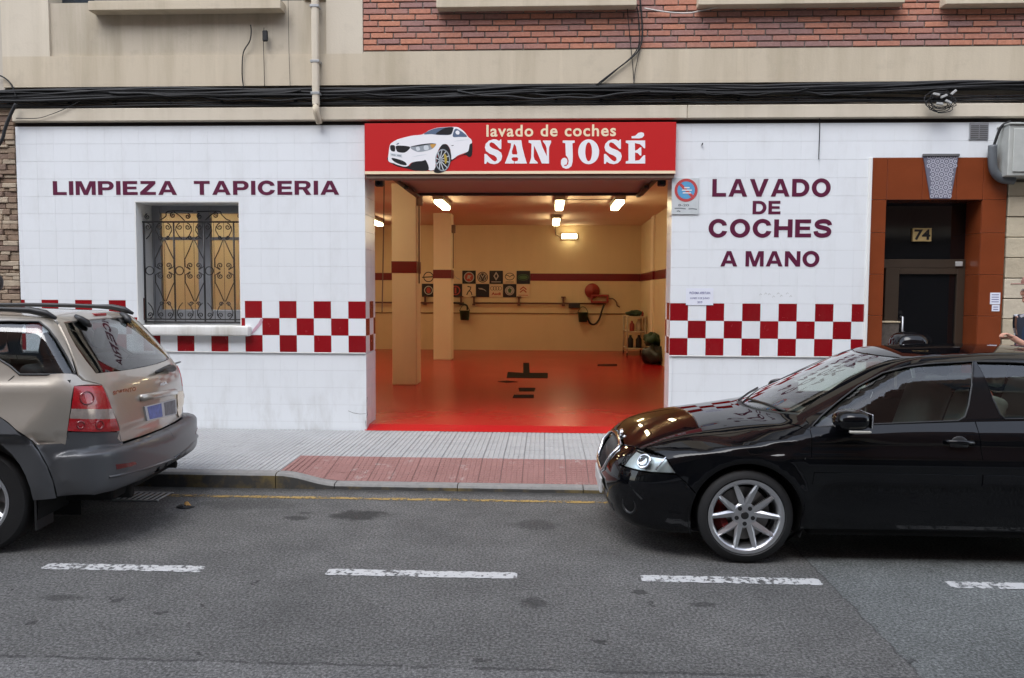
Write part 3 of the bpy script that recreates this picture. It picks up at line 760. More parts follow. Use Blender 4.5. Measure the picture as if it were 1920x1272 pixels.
pts = [fac(*p, -.01) for p in ((488, 598), (484, 606), (474, 618), (470, 628), (478, 622), (490, 608), (493, 599))]
tag(MB().flat([pts], -.0035, -.0008).build('paint_smear', pm('smear', (.55, .35, .42), .7, var=.3, scale=25)), 'pinkish paint smear at the end of the window sill', 'stain')

CRK = pm('crack_dark', (.06, .055, .05), .9)
ck = [fac(*p, 0) for p in ((688, 745), (686, 762), (688, 778), (685, 792), (686, 807))]
tag(MB().flat([ribbon(ck, [.004, .007, .009, .006, .004])], -.0004 + YLOW, YLOW + .0004).build('wall_crack', CRK), 'dark crack in the tiles at the foot of the left garage corner', 'crack')
ck = [fac(*p, 0) for p in ((652, 771), (662, 775), (675, 777), (686, 776))]
tag(MB().flat([ribbon(ck, [.003, .005, .004, .003])], -.0004 + YLOW, YLOW + .0004).build('wall_crack', CRK), 'fine sideways crack branching left near the garage corner', 'crack')
# ------------------------------------------------------------------ apartment building above the shop
bl = thing('apartment_building', 'upper storey of cream plaster and red brick above the car wash', 'building', (-.5, 0, ZT))
YU = -.06
ZC, ZBR = 4.075, 4.445
BTOP = 11.0
LX, RX = XL - .08, 5.6
BX0 = fac(681, 98, YU)[0]; PX0, PX1 = fac(93, 100, YU)[0], fac(612, 100, YU)[0]; PZ = fac(300, 104, YU)[1]
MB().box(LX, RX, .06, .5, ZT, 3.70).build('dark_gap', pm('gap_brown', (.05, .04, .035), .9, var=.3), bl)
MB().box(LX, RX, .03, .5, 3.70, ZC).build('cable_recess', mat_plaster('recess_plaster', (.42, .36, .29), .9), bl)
# ledge in cast lengths with chipped edge
for i, (a, b_) in enumerate(((XL + .0, -2.6), (-2.6, 1.55), (1.55, RX))):
    MB().bbox(a + .002, b_ - .002, -.055, .03, 3.69, 3.836, .008).build('ledge', PLAST2, bl)
MB().box(LX, BX0, YU, .5, ZC, PZ).box(BX0, RX, YU, .5, ZC, ZBR - .004).build('fascia', PLAST, bl)
MB().box(LX, PX0, YU, .5, PZ, BTOP).box(PX1, BX0 - .004, YU, .5, PZ, BTOP).build('pilaster', PLAST2, bl)
MB().box(PX0, PX1, YU + .025, .5, PZ, 5.02).box(PX0, PX1, YU + .025, .5, 6.6, BTOP).build('recessed_panel', PLASTD, bl)
bp = MB().box(BX0, RX, YU + .012, .5, ZBR - .004, 5.02).box(BX0, RX, YU + .012, .5, 6.6, BTOP).build('brick_wall', MORTAR, bl)
bw, bh, jt = .243, .0525, .0135
bme = MB().bbox(-bw / 2, bw / 2, 0, .05, -bh / 2, bh / 2, .004); BM = bpy.data.meshes.new('brick'); BM.from_pydata([tuple(p) for p in bme.v], [], bme.f); BM.materials.append(BRICK)
_half = {}
def brick_part(w_):
    k = round(w_, 3)
    if k not in _half:
        q = MB().bbox(-w_ / 2, w_ / 2, 0, .05, -bh / 2, bh / 2, .004); me = bpy.data.meshes.new('brick'); me.from_pydata([tuple(p) for p in q.v], [], q.f); me.materials.append(BRICK); _half[k] = me
    return _half[k]
hi = MB(); r = 0; z = ZBR + .012
while z < 5.05:
    x = BX0 + .004 - (r % 3) * .085 - .01 * (r % 2)
    while x < RX:
        a, b_ = max(x, BX0 + .002), min(x + bw, RX)
        if b_ - a > .02:
            jy = random.uniform(-.003, .002)
            inst(BM if b_ - a > bw - .001 else brick_part(b_ - a), 'brick', ((a + b_) / 2, YU + jy, z + bh / 2 + random.uniform(-.0015, .0015)), bp, (0, random.gauss(0, .003), random.gauss(0, .006)))
        x += bw + jt
    z += bh + jt; r += 1
# the storey above the picture: windows, more brick (only mirrored in car paint and glass)
MB().box(PX0, RX, .2, .5, 5.02, 6.6).build('window_band', pm('upper_glass', (.04, .05, .06), .08, var=.1), bl)
for xw in (-1.25 - .35, .98 - .03, 1.66 + 2.3, PX1 + .0): MB().box(xw - .25, xw + .25, YU + .002, .2, 5.021, 6.599).build('pier', PLAST, bl)
for (pa, pb, py) in ((165, 526, 20), (818, 1194, 14.5), (1310, 1697, 9.5), (1773, 2100, 8)):
    ys_ = YU - .13; a, z0 = fac(pa, py, ys_); b_, _ = fac(pb, py, ys_)
    q = MB().bbox(a, b_, ys_, YU + .10, z0, z0 + .105, .006); q.build('window_sill', PLAST, bl)
    MB().bbox(a + .04, b_ - .04, ys_ + .06, YU + .14, z0 + .106, z0 + .14, .004).build('sill_slab', pm('sill_dark', (.14, .13, .12), .8), bl)
# drainpipe
dp = thing('drainpipe', 'cream painted drainpipe running down over the cable bundle', 'pipe', (-2.63, -.12, 3.67))
dx = fac(591.5, 100, -.13)[0]
MB().bbox(dx - .038, dx + .038, -.165, -.095, 3.83, 5.4, .02).build('pipe', PLAST2, dp)
MB().tube([(dx, -.13, 3.86), (dx, -.13, 3.76), (dx + .01, -.09, 3.70), (dx + .015, -.06, 3.655)], .036, 10).build('spout', PLAST, dp, True)
for zz in (3.95, 4.3, 4.9): MB().bbox(dx - .05, dx + .05, -.17, -.06, zz, zz + .03, .004).build('bracket', STEEL, dp)

# ------------------------------------------------------------------ cables
def wavy(x0, x1, z0, z1, y, amp, n=60, ph=None, sag=.0, clips=None):
    ph = random.uniform(0, 9) if ph is None else ph; P = []
    f1, f2 = random.uniform(.8, 1.6), random.uniform(2.2, 4)
    for i in range(n + 1):
        t = i / n; x = x0 + (x1 - x0) * t
        P.append((x, y + .012 * math.sin(f2 * x + ph), z0 + (z1 - z0) * t + amp * math.sin(f1 * x + ph) + .4 * amp * math.sin(f2 * x + ph * 2)))
    return P
cb = thing('cable_bundle', 'thick bundle of black cables strung along the whole front below the plaster band', 'cables', (-.5, -.03, 3.9))
for i in range(16):
    z0 = 4.052 - .0055 * i + random.uniform(-.008, .008)
    MB().tube(wavy(LX - 2.4, RX + 3.6, z0 - (.035 if i % 3 == 0 else .012), z0 + .012, -.042 - .012 * (i % 4), .008 + .005 * (i % 4), 190), random.choice((.007, .010, .014, .018)), 5).build('cable', CABLE, cb, True)
for (z0, a, r_) in ((3.905, .012, .006), (3.885, .008, .007), (3.868, .005, .009), (3.855, .004, .008), (3.935, .02, .006), (3.92, .018, .005)):
    MB().tube(wavy(LX - .2, RX + 3.5, z0, z0 + .008, -.034 - random.uniform(0, .012), a, 150), r_, 5).build('cable', CABLE, cb, True)
for i in range(7):
    xa = random.uniform(LX, RX - 2.2); L_ = random.uniform(1.2, 2.2); za = 4.02 - random.uniform(0, .05); sg_ = random.uniform(.03, .09)
    MB().tube([(xa + L_ * k / 24, -.075 - .01 * (i % 3), za - sg_ * 4 * (k / 24) * (1 - k / 24) + .01 * math.sin(k * .9 + i)) for k in range(25)], random.choice((.006, .009, .012)), 5).build('cable', CABLE, cb, True)
x = LX
while x < RX:
    MB().bbox(x, x + .03, -.02, .03, 3.895, 3.925, .004).build('clip', CABLE, cb); x += random.uniform(.5, .85)
def drop(name, label, pix, r_, Y=-.085, m=CABLE, n=5):
    P = [(fac(u, v, Y)[0], Y, fac(u, v, Y)[1]) for u, v in pix]
    o = MB().tube([tuple(p) for p in crom(P, n)], r_, 6).build(name, m, None, True); return tag(o, label, 'cable')
drop('hanging_cable', 'dark frayed cable end rising up the plaster left of centre', [(457, 166), (454, 140), (456, 100), (468, 78), (471, 60), (470, 47)], .007)
c2 = drop('hanging_cable', 'cable with a black taped end on the plaster panel', [(496, 162), (495, 120), (494, 80), (495, 52)], .004)
MB().bbox(*[q for q in (fac(492, 70, -.1)[0], fac(502, 70, -.1)[0])], -.11, -.08, fac(495, 78, -.1)[1], fac(495, 57, -.1)[1], .01).build('taped_end', CABLE, c2)
drop('hanging_cable', 'thin grey wire running straight up left of the drainpipe', [(544, 162), (542, 100), (541, 40), (540, -10)], .003)
drop('hanging_cable', 'thick black cable dropping from the brick corner below the sill', [(1199, -10), (1203, 30), (1204, 70), (1197, 95), (1180, 112), (1150, 135), (1118, 160)], .009)
drop('hanging_cable', 'second black cable curving beside the thick one under the sill', [(1190, -10), (1197, 30), (1199, 75), (1190, 100), (1160, 128), (1120, 162)], .006)
drop('hanging_cable', 'straight black wire from the sill down to the cable bundle', [(1174, -10), (1180, 60), (1186, 120), (1189, 162)], .0045)
drop('hanging_cable', 'slanting black wire meeting the straight one at the bundle', [(1206, 60), (1198, 100), (1190, 140), (1188, 175)], .0045)
drop('hanging_cable', 'white cable slung under the brick between two sills', [(1208, 16), (1250, 23), (1290, 25), (1320, 19), (1360, 11)], .008, -.10, pm('cable_white', (.55, .52, .48), .6))
drop('hanging_cable', 'single thin wire hanging down the white tiles right of the red sign', [(1535, 198), (1537, 230), (1536, 270), (1535, 299)], .005, -.02)
drop('hanging_cable', 'black cable arching in from the upper left corner', [(-12, 138), (8, 146), (22, 160), (31, 184)], .009)
drop('hanging_cable', 'black cables bending down the stone wall at the left edge', [(30, 195), (20, 215), (10, 240), (4, 262), (-8, 280)], .018, -.12)
drop('hanging_cable', 'thin cable looping over the ledge at the far left', [(30, 222), (70, 222), (95, 215), (120, 205), (150, 190)], .004, -.075)
tg = thing('cable_coil', 'coiled tangle of cables with white junction pieces hanging above the doorway', 'cables', (4.35, -.12, 3.9))
ccx, ccz = fac(1762, 188, -.11)
for i in range(6):
    rr = random.uniform(.09, .16)
    MB().tube([(ccx + random.uniform(-.02, .02) + rr * math.cos(t), -.11 - .008 * i + .01 * math.sin(3 * t + i), ccz - .02 * (i % 3) + rr * .72 * math.sin(t)) for t in np.linspace(0, 2 * PI, 26, endpoint=False)], .005, 5, True).build('loop', CABLE, tg, True)
for (dx_, dz_, a) in ((-.06, .05, .2), (.02, .03, -.4), (.12, .07, -.7), (-.02, -.05, .1), (.07, -.03, .5)):
    MB().bbox(-.035, .035, -.012, .012, -.012, .012, .003, Matrix.Translation((ccx + dx_, -.155, ccz + dz_)) @ Matrix.Rotation(a, 4, 'Y')).build('connector', pm('connector_white', (.38, .38, .37), .6), tg)

# ------------------------------------------------------------------ shop sign
YS = -.07
SX0, SX1 = fac(684, 300, YS)[0], fac(1267, 300, YS)[0]; SZ0, SZ1 = fac(960, 326.5, YS)[1], fac(960, 230.5, YS)[1]
sn = thing('shop_sign', 'red shop sign reading lavado de coches SAN JOSÉ with a white car', 'sign', ((SX0 + SX1) / 2, YS, SZ0))
SRED = pm('sign_panel_red', (.52, .016, .017), .35, var=.03); SCR = pm('sign_cream', (.86, .70, .48), .4, var=.02); SWH = pm('sign_print_white', (.82, .81, .83), .4, var=.02)
MB().bbox(SX0, SX1, YS, -.008, SZ0, SZ1, .003).build('panel', SRED, sn)
zst = fac(960, 321, YS)[1]
MB().box(SX0 + .001, SX1 - .001, YS - .002, YS, SZ0 + .001, zst).build('cream_stripe', SCR, sn)
MB().bbox(SX0 + .01, SX1 - .01, -.05, .12, SZ0 - .045, SZ0 - .004, .003).build('underside_channel', pm('lintel_brown', (.22, .15, .11), .7, var=.2), sn)
def Sx(u, v): return fac(u, v, YS)
def sflat(name, loops, m, lay): MB().flat([[Sx(*p) for p in l] for l in loops], YS - .0012 - .0006 * lay, YS - .0004 - .0006 * (lay - 1) if lay else YS).build(name, m, sn)
x0, zc_ = Sx(912, 246.5); x1, _ = Sx(1155, 246.5)
text('lavado de coches', (x0 + x1) / 2, YS - .0025, zc_ + .004, .16, SCR, sn, bold=.0035, spacing=1.12, fit=x1 - x0, h=.132)
def z7(x, y): return 900 + x / 6.0, 230 + y / 6.0
def tr(pts, sm=False):
    if sm: pts = [(p.x, p.y) for p in crom([(a, b, 0) for a, b in pts], 3, True)]
    return [z7(*p) for p in pts]
sS = [(240, 192), (232, 190), (215, 208), (185, 192), (150, 190), (100, 205), (65, 240), (55, 280), (68, 322), (110, 352), (160, 372), (188, 395), (192, 425), (170, 440), (140, 425), (105, 390), (70, 355), (50, 355), (50, 465), (70, 465), (80, 440), (110, 460), (160, 470), (205, 458), (238, 425), (250, 380), (238, 340), (200, 312), (140, 290), (108, 268), (106, 240), (125, 222), (155, 232), (190, 265), (222, 298), (240, 298)]
for off in (0, 1345): sflat('letter', [[(a + off / 6.0, b) for a, b in tr(sS)]], SWH, 1)
sflat('letter', [tr([(310, 200), (465, 200), (475, 270), (500, 370), (528, 462), (390, 462), (390, 438), (425, 430), (430, 400), (415, 392), (372, 392), (355, 400), (360, 425), (385, 438), (380, 462), (280, 462), (320, 360), (345, 280), (350, 235), (312, 228)]), tr([(385, 240), (360, 320), (360, 350), (370, 360), (415, 360), (420, 345), (405, 270)])[::-1]], SWH, 1)
sflat('letter', [tr([(548, 200), (680, 200), (700, 270), (752, 380), (750, 290), (735, 250), (708, 215), (708, 203), (800, 203), (800, 225), (780, 270), (776, 300), (776, 462), (695, 462), (650, 350), (608, 262), (604, 380), (615, 420), (650, 450), (650, 462), (555, 462), (575, 400), (580, 240), (548, 226)])], SWH, 1)
sflat('letter', [tr([(930, 203), (1065, 203), (1065, 228), (1040, 235), (1044, 380), (1042, 440), (1030, 490), (1000, 515), (968, 522), (930, 508), (910, 470), (912, 425), (930, 402), (955, 396), (978, 410), (984, 440), (975, 472), (950, 478), (945, 488), (970, 490), (992, 468), (998, 430), (985, 395), (965, 370), (960, 235), (930, 228)])], SWH, 1)
o_ = circ(1222, 330, 118, 140, 40); i_ = [(p[0], p[1]) for p in circ(1222, 330, 38, 106, 32)]
sflat('letter', [[z7(*p) for p in o_], [z7(*p) for p in i_][::-1]], SWH, 1)
sflat('letter', [tr([(1640, 203), (1858, 203), (1858, 290), (1845, 290), (1800, 245), (1742, 232), (1744, 318), (1770, 308), (1800, 280), (1815, 280), (1815, 372), (1800, 372), (1775, 345), (1744, 338), (1744, 430), (1790, 425), (1840, 370), (1858, 370), (1858, 462), (1640, 462), (1640, 438), (1670, 430), (1670, 240), (1640, 228)])], SWH, 1)
sflat('letter', [tr([(1706, 178), (1706, 155), (1745, 150), (1780, 118), (1815, 110), (1842, 120), (1848, 145), (1825, 172), (1790, 180)])], SWH, 1)
# printed white coupe
K = pm('print_black', (.012, .012, .014), .4, var=0); KG = pm('print_grey', (.30, .33, .36), .4, var=0); KL = pm('print_pale', (.62, .65, .68), .4, var=0); KB = pm('print_blue', (.10, .14, .22), .4, var=0); KO = pm('print_gold', (.45, .33, .05), .4, var=0); KA = pm('print_amber', (.6, .32, .08), .4, var=0)
def zc5(x, y): return 720 + x / 10.667, 230 + y / 10.667
def cf(name, pts, m, lay, sm=True, hole=None):
    def mk(q): return [zc5(p.x, p.y) for p in crom([(a, b, 0) for a, b in q], 4, True)] if sm else [zc5(*p) for p in q]
    sflat(name, [mk(pts)] + ([mk(hole)[::-1]] if hole else []), m, lay)
cf('print_shadow', [(80, 760), (110, 700), (500, 870), (900, 940), (1000, 960), (1330, 760), (1650, 600), (1700, 430), (1760, 410), (1770, 520), (1755, 660), (1700, 690), (1600, 650), (1350, 770), (1280, 900), (1200, 990), (1080, 1025), (960, 1000), (880, 950), (640, 965), (500, 930), (250, 870)], K, 1)
cf('print_body', [(95, 600), (120, 450), (180, 390), (300, 330), (560, 265), (760, 240), (900, 160), (1050, 110), (1200, 95), (1390, 88), (1500, 105), (1620, 200), (1680, 285), (1745, 340), (1760, 410), (1715, 440), (1690, 560), (1640, 600), (1480, 660), (1350, 740), (1330, 560), (1280, 460), (1220, 430), (1150, 460), (1085, 560), (1040, 720), (1030, 850), (1020, 940), (900, 955), (870, 850), (820, 760), (760, 770), (560, 800), (480, 870), (380, 880), (200, 820), (90, 770)], SWH, 2)
cf('print_windscreen', [(800, 235), (900, 165), (1050, 115), (1200, 100), (1385, 95), (1370, 160), (1330, 245), (1100, 250), (950, 235)], KB, 3)
cf('print_roof_shadow', [(1040, 235), (1110, 170), (1230, 110), (1380, 100), (1340, 235), (1200, 245)], K, 4)
cf('print_side_window', [(1380, 285), (1400, 170), (1440, 125), (1520, 160), (1600, 215), (1660, 285), (1500, 290)], KB, 3)
cf('print_mirror', [(1430, 190), (1470, 160), (1510, 190), (1500, 240), (1450, 235)], SWH, 4)
cf('print_grille', [(130, 460), (215, 465), (218, 575), (150, 570), (125, 520)], K, 3); cf('print_grille', [(245, 470), (380, 465), (520, 490), (480, 560), (400, 605), (280, 590), (245, 540)], K, 3)
cf('print_headlight', [(530, 500), (680, 455), (850, 430), (1040, 430), (980, 520), (880, 560), (720, 590), (620, 570)], KG, 3); cf('print_lens', [(640, 500), (700, 490), (720, 550), (660, 565)], KL, 4); cf('print_lens', [(800, 470), (880, 465), (890, 540), (810, 550)], KL, 4); cf('print_indicator', [(930, 440), (1040, 432), (985, 510), (950, 500)], KA, 4)
cf('print_brow', [(520, 490), (700, 445), (930, 418), (1045, 428), (900, 438), (700, 470)], K, 5)
cf('print_intake', [(155, 710), (300, 740), (420, 790), (450, 855), (330, 840), (200, 780)], K, 3); cf('print_intake', [(520, 870), (600, 790), (770, 770), (840, 760), (890, 950), (640, 955)], K, 3)
cf('print_number_plate', [(125, 610), (360, 640), (365, 705), (135, 665)], KL, 3, False); cf('print_plate_text', [(150, 632), (230, 642), (232, 668), (155, 655)], KG, 4, False); cf('print_plate_text', [(260, 646), (340, 655), (342, 685), (265, 672)], KG, 4, False)
cf('print_arch', [(1085, 600), (1150, 460), (1220, 435), (1290, 480), (1335, 600), (1340, 760), (1260, 940), (1120, 1010), (1000, 985), (1040, 860)], K, 5)
o_ = [zc5(*p) for p in circ(1175, 755, 150, 222, 32)]; i_ = [zc5(*p) for p in circ(1175, 755, 128, 198, 32)]
sflat('print_rim', [o_, i_[::-1]], KG, 6)
for i in range(10):
    a = 2 * PI * i / 10 + .2
    sflat('print_spoke', [[zc5(*p) for p in ribbon([(1130 + 25 * math.cos(a), 755 + 40 * math.sin(a)), (1175 + 130 * math.cos(a), 755 + 200 * math.sin(a))], 16)]], KL, 7)
cf('print_caliper', [(1205, 620), (1255, 680), (1260, 780), (1225, 830), (1210, 740)], KO, 8)
cf('print_hub', [(1095, 750), (1130, 710), (1165, 750), (1130, 800)], KG, 9)
cf('print_rear_wheel', [(1715, 470), (1755, 430), (1765, 520), (1750, 640), (1715, 650)], K, 3)
cf('print_crease', [(560, 690), (700, 670), (860, 640), (700, 655)], KL, 3); cf('print_crease', [(1390, 380), (1550, 350), (1700, 345), (1550, 362)], KL, 3); cf('print_badge', [(1335, 465), (1400, 450), (1380, 470)], K, 3, False); cf('print_emblem', [(245, 440), (275, 415), (305, 410), (280, 440)], KB, 3)
# ------------------------------------------------------------------ garage interior
FZ = .2; BY = 12.0; CZ = 3.55; GL, GR = -7.2, 2.52
fl = MB().add([(GL, .5, FZ), (GR + .5, .5, FZ), (GR + .5, BY, FZ), (GL, BY, FZ)], [(0, 1, 2, 3)]).add([(XG0 - .02, -.01, .152), (XG1 + .0, -.01, .152), (XG1 + .0, .16, FZ), (XG0 - .02, .16, FZ)], [(0, 1, 2, 3)]).add([(XG0 - .02, .16, FZ), (XG1, .16, FZ), (XG1, .5, FZ), (XG0 - .02, .5, FZ)], [(0, 1, 2, 3)]).build('garage_floor', REDF); tag(fl, kind='structure')
ce = MB().box(GL, GR + .5, .5, BY, CZ, CZ + .15).build('garage_ceiling', CEIL); tag(ce, kind='structure')
bwl = MB().box(GL, GR + .5, BY, BY + .2, 0, CZ + .15).build('garage_wall_back', CREAM); tag(bwl, kind='structure')
o = MB().box(GL - .2, GL, .5, BY, 0, CZ + .15).build('garage_wall_left', CREAM); tag(o, kind='structure')
rwl = MB().box(GR, GR + .2, .5, BY, 0, CZ + .15).build('garage_wall_right', CREAM); tag(rwl, kind='structure')
o = MB().box(GL, WX0, .501, .56, 0, CZ).box(WX1, XG0 - .02, .501, .56, 0, CZ).box(WX0, WX1, .501, .56, 0, WZ0 - .03).box(WX0, WX1, .501, .56, WZ1, CZ).box(XG1 + .02, GR, .501, .56, 0, CZ).box(XG0 - .02, XG1 + .02, .42, .56, 3.2, CZ).build('garage_wall_front', CREAM); tag(o, kind='structure')
SZa, SZb = 2.07, 2.265
MB().box(GL, -3.39, BY - .008, BY, SZa, SZb).box(-.42, GR, BY - .008, BY, SZa, SZb).build('stripe_tile', MAROON, bwl)
MB().box(GR - .008, GR, .6, BY - .01, SZa, SZb).build('stripe_tile', MAROON, rwl)
COLLIT = mat_plaster('column_cream_lit', (.86, .74, .52), .1)  # cream made paler on the columns, daylight from the door put into the colour
def column(x0, x1, y0, y1, lab, top=CZ):
    t = thing('column', lab, 'column', ((x0 + x1) / 2, (y0 + y1) / 2, FZ))
    MB().bbox(x0, x1, y0, y1, FZ, top, .008).build('shaft', COLLIT, t)
    e = .006
    MB().box(x0 - e, x1 + e, y0 - e, y1 + e, SZa, SZb).build('stripe_tile', MAROON, t)
    return t
column(-2.565, -2.155, 4.0, 4.45, 'near square cream column with maroon stripe inside the garage')
column(-2.575, -2.165, 8.83, 9.28, 'far square cream column with maroon stripe in front of the back wall')
column(2.47, 2.9, 9.3, 9.7, 'pilaster with maroon stripe at the right garage wall')
JB = pm('box_brown', (.20, .13, .09), .7)
for (x, y, z) in ((-2.12, 4.05, 3.28), (-2.13, 8.9, 3.2)):
    t = thing('junction_box', 'small brown junction box with conduit on the %s garage column' % ('near' if y < 5 else 'far'), 'junction box', (x, y, z))
    MB().bbox(x - .035, x + .05, y - .02, y + .1, z - .09, z + .09, .006).build('box', JB, t); MB().cyl((x, y + .03, z - .09), (x, y + .03, 1.9 if y < 5 else 2.3), .012, 8).build('conduit', JB, t)
# lamps: battens under the ceiling, all lit
TUBE = pm('lit_tube', (.9, .9, .8), .4, var=0, emit=((1.0, .86, .52), 5.8)); HOUS = pm('lamp_housing', (.30, .26, .20), .6)
def lamp(x, y, z, L, lab, ang=0.0, wall=False):
    t = thing('ceiling_lamp', lab, 'lamp', (x, y, z), 'lit garage lamps', ang)
    if wall:
        MB().bbox(-.22, .22, .0, .07, -.075, .075, .008).build('housing', HOUS, t, keep=False); MB().bbox(-.2, .2, -.05, -.001, -.06, .06, .012).build('diffuser', TUBE, t, keep=False)
    else:
        MB().bbox(-.10, .10, -L / 2, L / 2, -.03, .05, .008).build('housing', HOUS, t, keep=False); MB().bbox(-.075, .075, -L / 2 + .03, L / 2 - .03, -.10, -.031, .02).build('diffuser', TUBE, t, keep=False)
lamp(-2.0, 6.1, 3.49, 1.25, 'lit lamp batten just right of the near garage column'); lamp(.25, 6.2, 3.49, 1.25, 'lit lamp batten in the middle of the garage ceiling')
lamp(1.35, 6.15, 3.49, 1.25, 'lit lamp batten nearest the right garage wall'); lamp(.235, 9.7, 3.49, 1.25, 'smaller looking lit lamp batten further back in mid ceiling')
lamp(-4.15, 9.9, 3.49, 1.25, 'lit lamp batten at the left, half hidden by the garage jamb'); lamp(.61, BY - .075, 3.25, .4, 'lit lamp fixed on the back wall under the ceiling', 0, True)
lamp(-4.15, 1.2, 3.3, 1.25, 'lit lamp batten behind the barred window'); lamp(-3.35, 2.7, 3.49, 1.25, 'added unseen lamp batten left of the near column'); lamp(-4.3, 6.0, 3.49, 1.25, 'added unseen lamp batten left between the columns'); lamp(-6.0, 7.0, 3.49, 1.25, 'lit lamp batten in the hidden far left of the garage')  # lamps added out of sight to brighten the blind and the columns
o = MB().tube([(.24, 9.3, 3.53), (.24, 11.9, 3.53), (.24, 11.96, 3.45), (.26, 11.97, 3.3), (.33, 11.97, 3.26), (.4, 11.97, 3.25)], .015, 6).build('lamp_cable', JB, None, True); tag(o, 'brown conduit leading to the lamp on the back wall', 'cable')
o = MB().tube([(.35, 6.2, 3.54), (1.3, 6.15, 3.54)], .01, 6).build('lamp_cable', JB, None, True); tag(o, 'thin conduit between two ceiling lamps', 'cable')
# raised tilting door
gd = thing('garage_door', 'tilted-up garage door lying flat under the ceiling', 'door', (-.3, 1.25, 3.13))
DM = pm('door_frame_dark', (.035, .028, .025), .5, var=.2); DP = pm('door_sheet', (.34, .27, .22), .45, var=.12, scale=2)
dx0, dx1, dy0, dy1 = -1.86, 1.33, .5, 2.05
MB().box(dx0 + .05, dx1 - .05, dy0 + .05, dy1 - .05, 3.135, 3.15).build('sheet', DP, gd)
for (a, b_, c_, d_) in ((dx0, dx1, dy0, dy0 + .06), (dx0, dx1, dy1 - .06, dy1), (dx0, dx0 + .05, dy0 + .06, dy1 - .06), (dx1 - .05, dx1, dy0 + .06, dy1 - .06)): MB().bbox(a, b_, c_, d_, 3.10, 3.16, .004).build('frame_bar', DM, gd)
for s in (dx0 + .08, dx1 - .08): MB().bbox(s - .03, s + .03, 1.0, 1.9, 3.06, 3.10, .004).build('lever', DM, gd)
for (x_, z_, lab) in ((-1.97, 3.04, 'small black sensor at the top left of the garage opening'), (1.33, 3.04, 'small black sensor at the top right of the garage opening')):
    t = thing('door_sensor', lab, 'sensor', (x_, .3, z_)); MB().bbox(x_ - .045, x_ + .045, .26, .34, z_ - .045, z_ + .045, .01).build('body', BLACKRUB, t); MB().cyl((x_, .26, z_ - .01), (x_, .235, z_ - .012), .022, 12).build('lens', pm('lens_black', (.004, .004, .004), .1), t)
o = MB().tube([tuple(p) for p in crom([(-2.0, .75, 3.5), (-2.02, .78, 2.6), (-2.04, .8, 1.9), (-2.05, .8, 1.5)], 6)], .008, 6).build('pull_rope', JB, None, True); tag(o, 'thin brown rope hanging inside the left garage jamb', 'rope')
# pipes, brackets, reel, buckets on the back wall
PB = pm('pipe_brown', (.13, .05, .035), .5, var=.2); Yp = BY - .09
pp = thing('water_pipe', 'brown pipe rail on brackets along the back wall', 'pipe', (-1, Yp, 1.466))
MB().cyl((-6.5, Yp, 1.466), (-2.2, Yp, 1.466), .022, 8).build('pipe', PB, pp, True); MB().cyl((-1.95, Yp, 1.466), (1.6, Yp, 1.466), .022, 8).build('pipe', PB, pp, True)
for x in (-4.75, -3.25, -2.28, -1.93, -.72, .47): MB().bbox(x - .02, x + .02, Yp - .02, BY, 1.42, 1.64, .004).bbox(x - .06, x + .06, Yp - .02, BY, 1.62, 1.65, .004).bbox(x - .04, x + .04, Yp - .04, Yp + .04, 1.40, 1.45, .006).build('bracket', PB, pp)
o = MB().cyl((-6.5, BY - .02, 1.194), (2.3, BY - .02, 1.194), .014, 8).build('thin_pipe', pm('pipe_ochre', (.30, .19, .09), .6), None, True); tag(o, 'thin ochre pipe running below the brown rail on the back wall', 'pipe')
GRN = pm('bucket_green', (.015, .05, .025), .5, var=.2); HOSE = pm('hose_black', (.02, .022, .02), .5)
for (x, z, lab, hp) in ((-2.17, 1.13, 'dark green bucket hanging on the back wall beside the far column', [(-2.5, 11.86, 1.47), (-2.3, 11.84, 1.45), (-2.12, 11.85, 1.4), (-2.1, 11.85, 1.28)]), (.99, 1.10, 'dark green bucket with hose hanging right on the back wall', [(1.55, 11.84, 1.44), (1.5, 11.84, 1.3), (1.42, 11.83, 1.05), (1.3, 11.82, .92), (1.18, 11.82, .95), (1.1, 11.84, 1.12)])):
    t = thing('hanging_bucket', lab, 'bucket', (x, 11.83, z), 'green buckets on the back wall')
    MB().lathe([(.0, -.12), (.11, -.12), (.135, .12), (.145, .125), (.145, .135), (.12, .13), (.1, -.10), (0, -.10)], (x, 11.83, z), 'Z', 20).build('pail', GRN, t, True)
    MB().tube([tuple(p) for p in crom([(x - .14, 11.83, z + .12), (x - .08, 11.84, z + .24), (x, 11.85, z + .28), (x + .08, 11.84, z + .24), (x + .14, 11.83, z + .12)], 4)], .008, 5).build('handle', HOSE, t, True)
    q = MB().tube([tuple(p) for p in crom(hp, 6)], .026, 7).build('wall_hose', HOSE, None, True); tag(q, 'short black hose beside the %s green bucket' % ('left' if x < 0 else 'right'), 'hose')
RR = pm('reel_red', (.30, .04, .03), .5, var=.15)
t = thing('hose_reel', 'red hose reel on a bracket at the right of the back wall', 'hose reel', (1.24, 11.9, 1.8))
MB().lathe([(.0, -.16), (.06, -.16), (.06, -.12), (.19, -.12), (.2, -.1), (.2, -.06), (.19, -.04), (.1, -.04), (.1, 0)], (1.235, BY, 1.805), 'Y', 28).build('reel', RR, t, True)
for a in ((1.20, 1.67, 1.66, 1.71), (1.20, 1.67, 1.49, 1.535), (1.20, 1.25, 1.535, 1.66), (1.62, 1.67, 1.535, 1.66)): MB().bbox(a[0], a[1], BY - .14, BY - .005, a[2], a[3], .006).build('bracket', RR, t)
MB().tube([tuple(p) for p in crom([(1.66, 11.9, 1.6), (1.78, 11.9, 1.6), (1.87, 11.9, 1.52), (1.9, 11.9, 1.42), (1.97, 11.92, 1.38)], 5)], .016, 6).build('outlet_hose', PB, t, True)
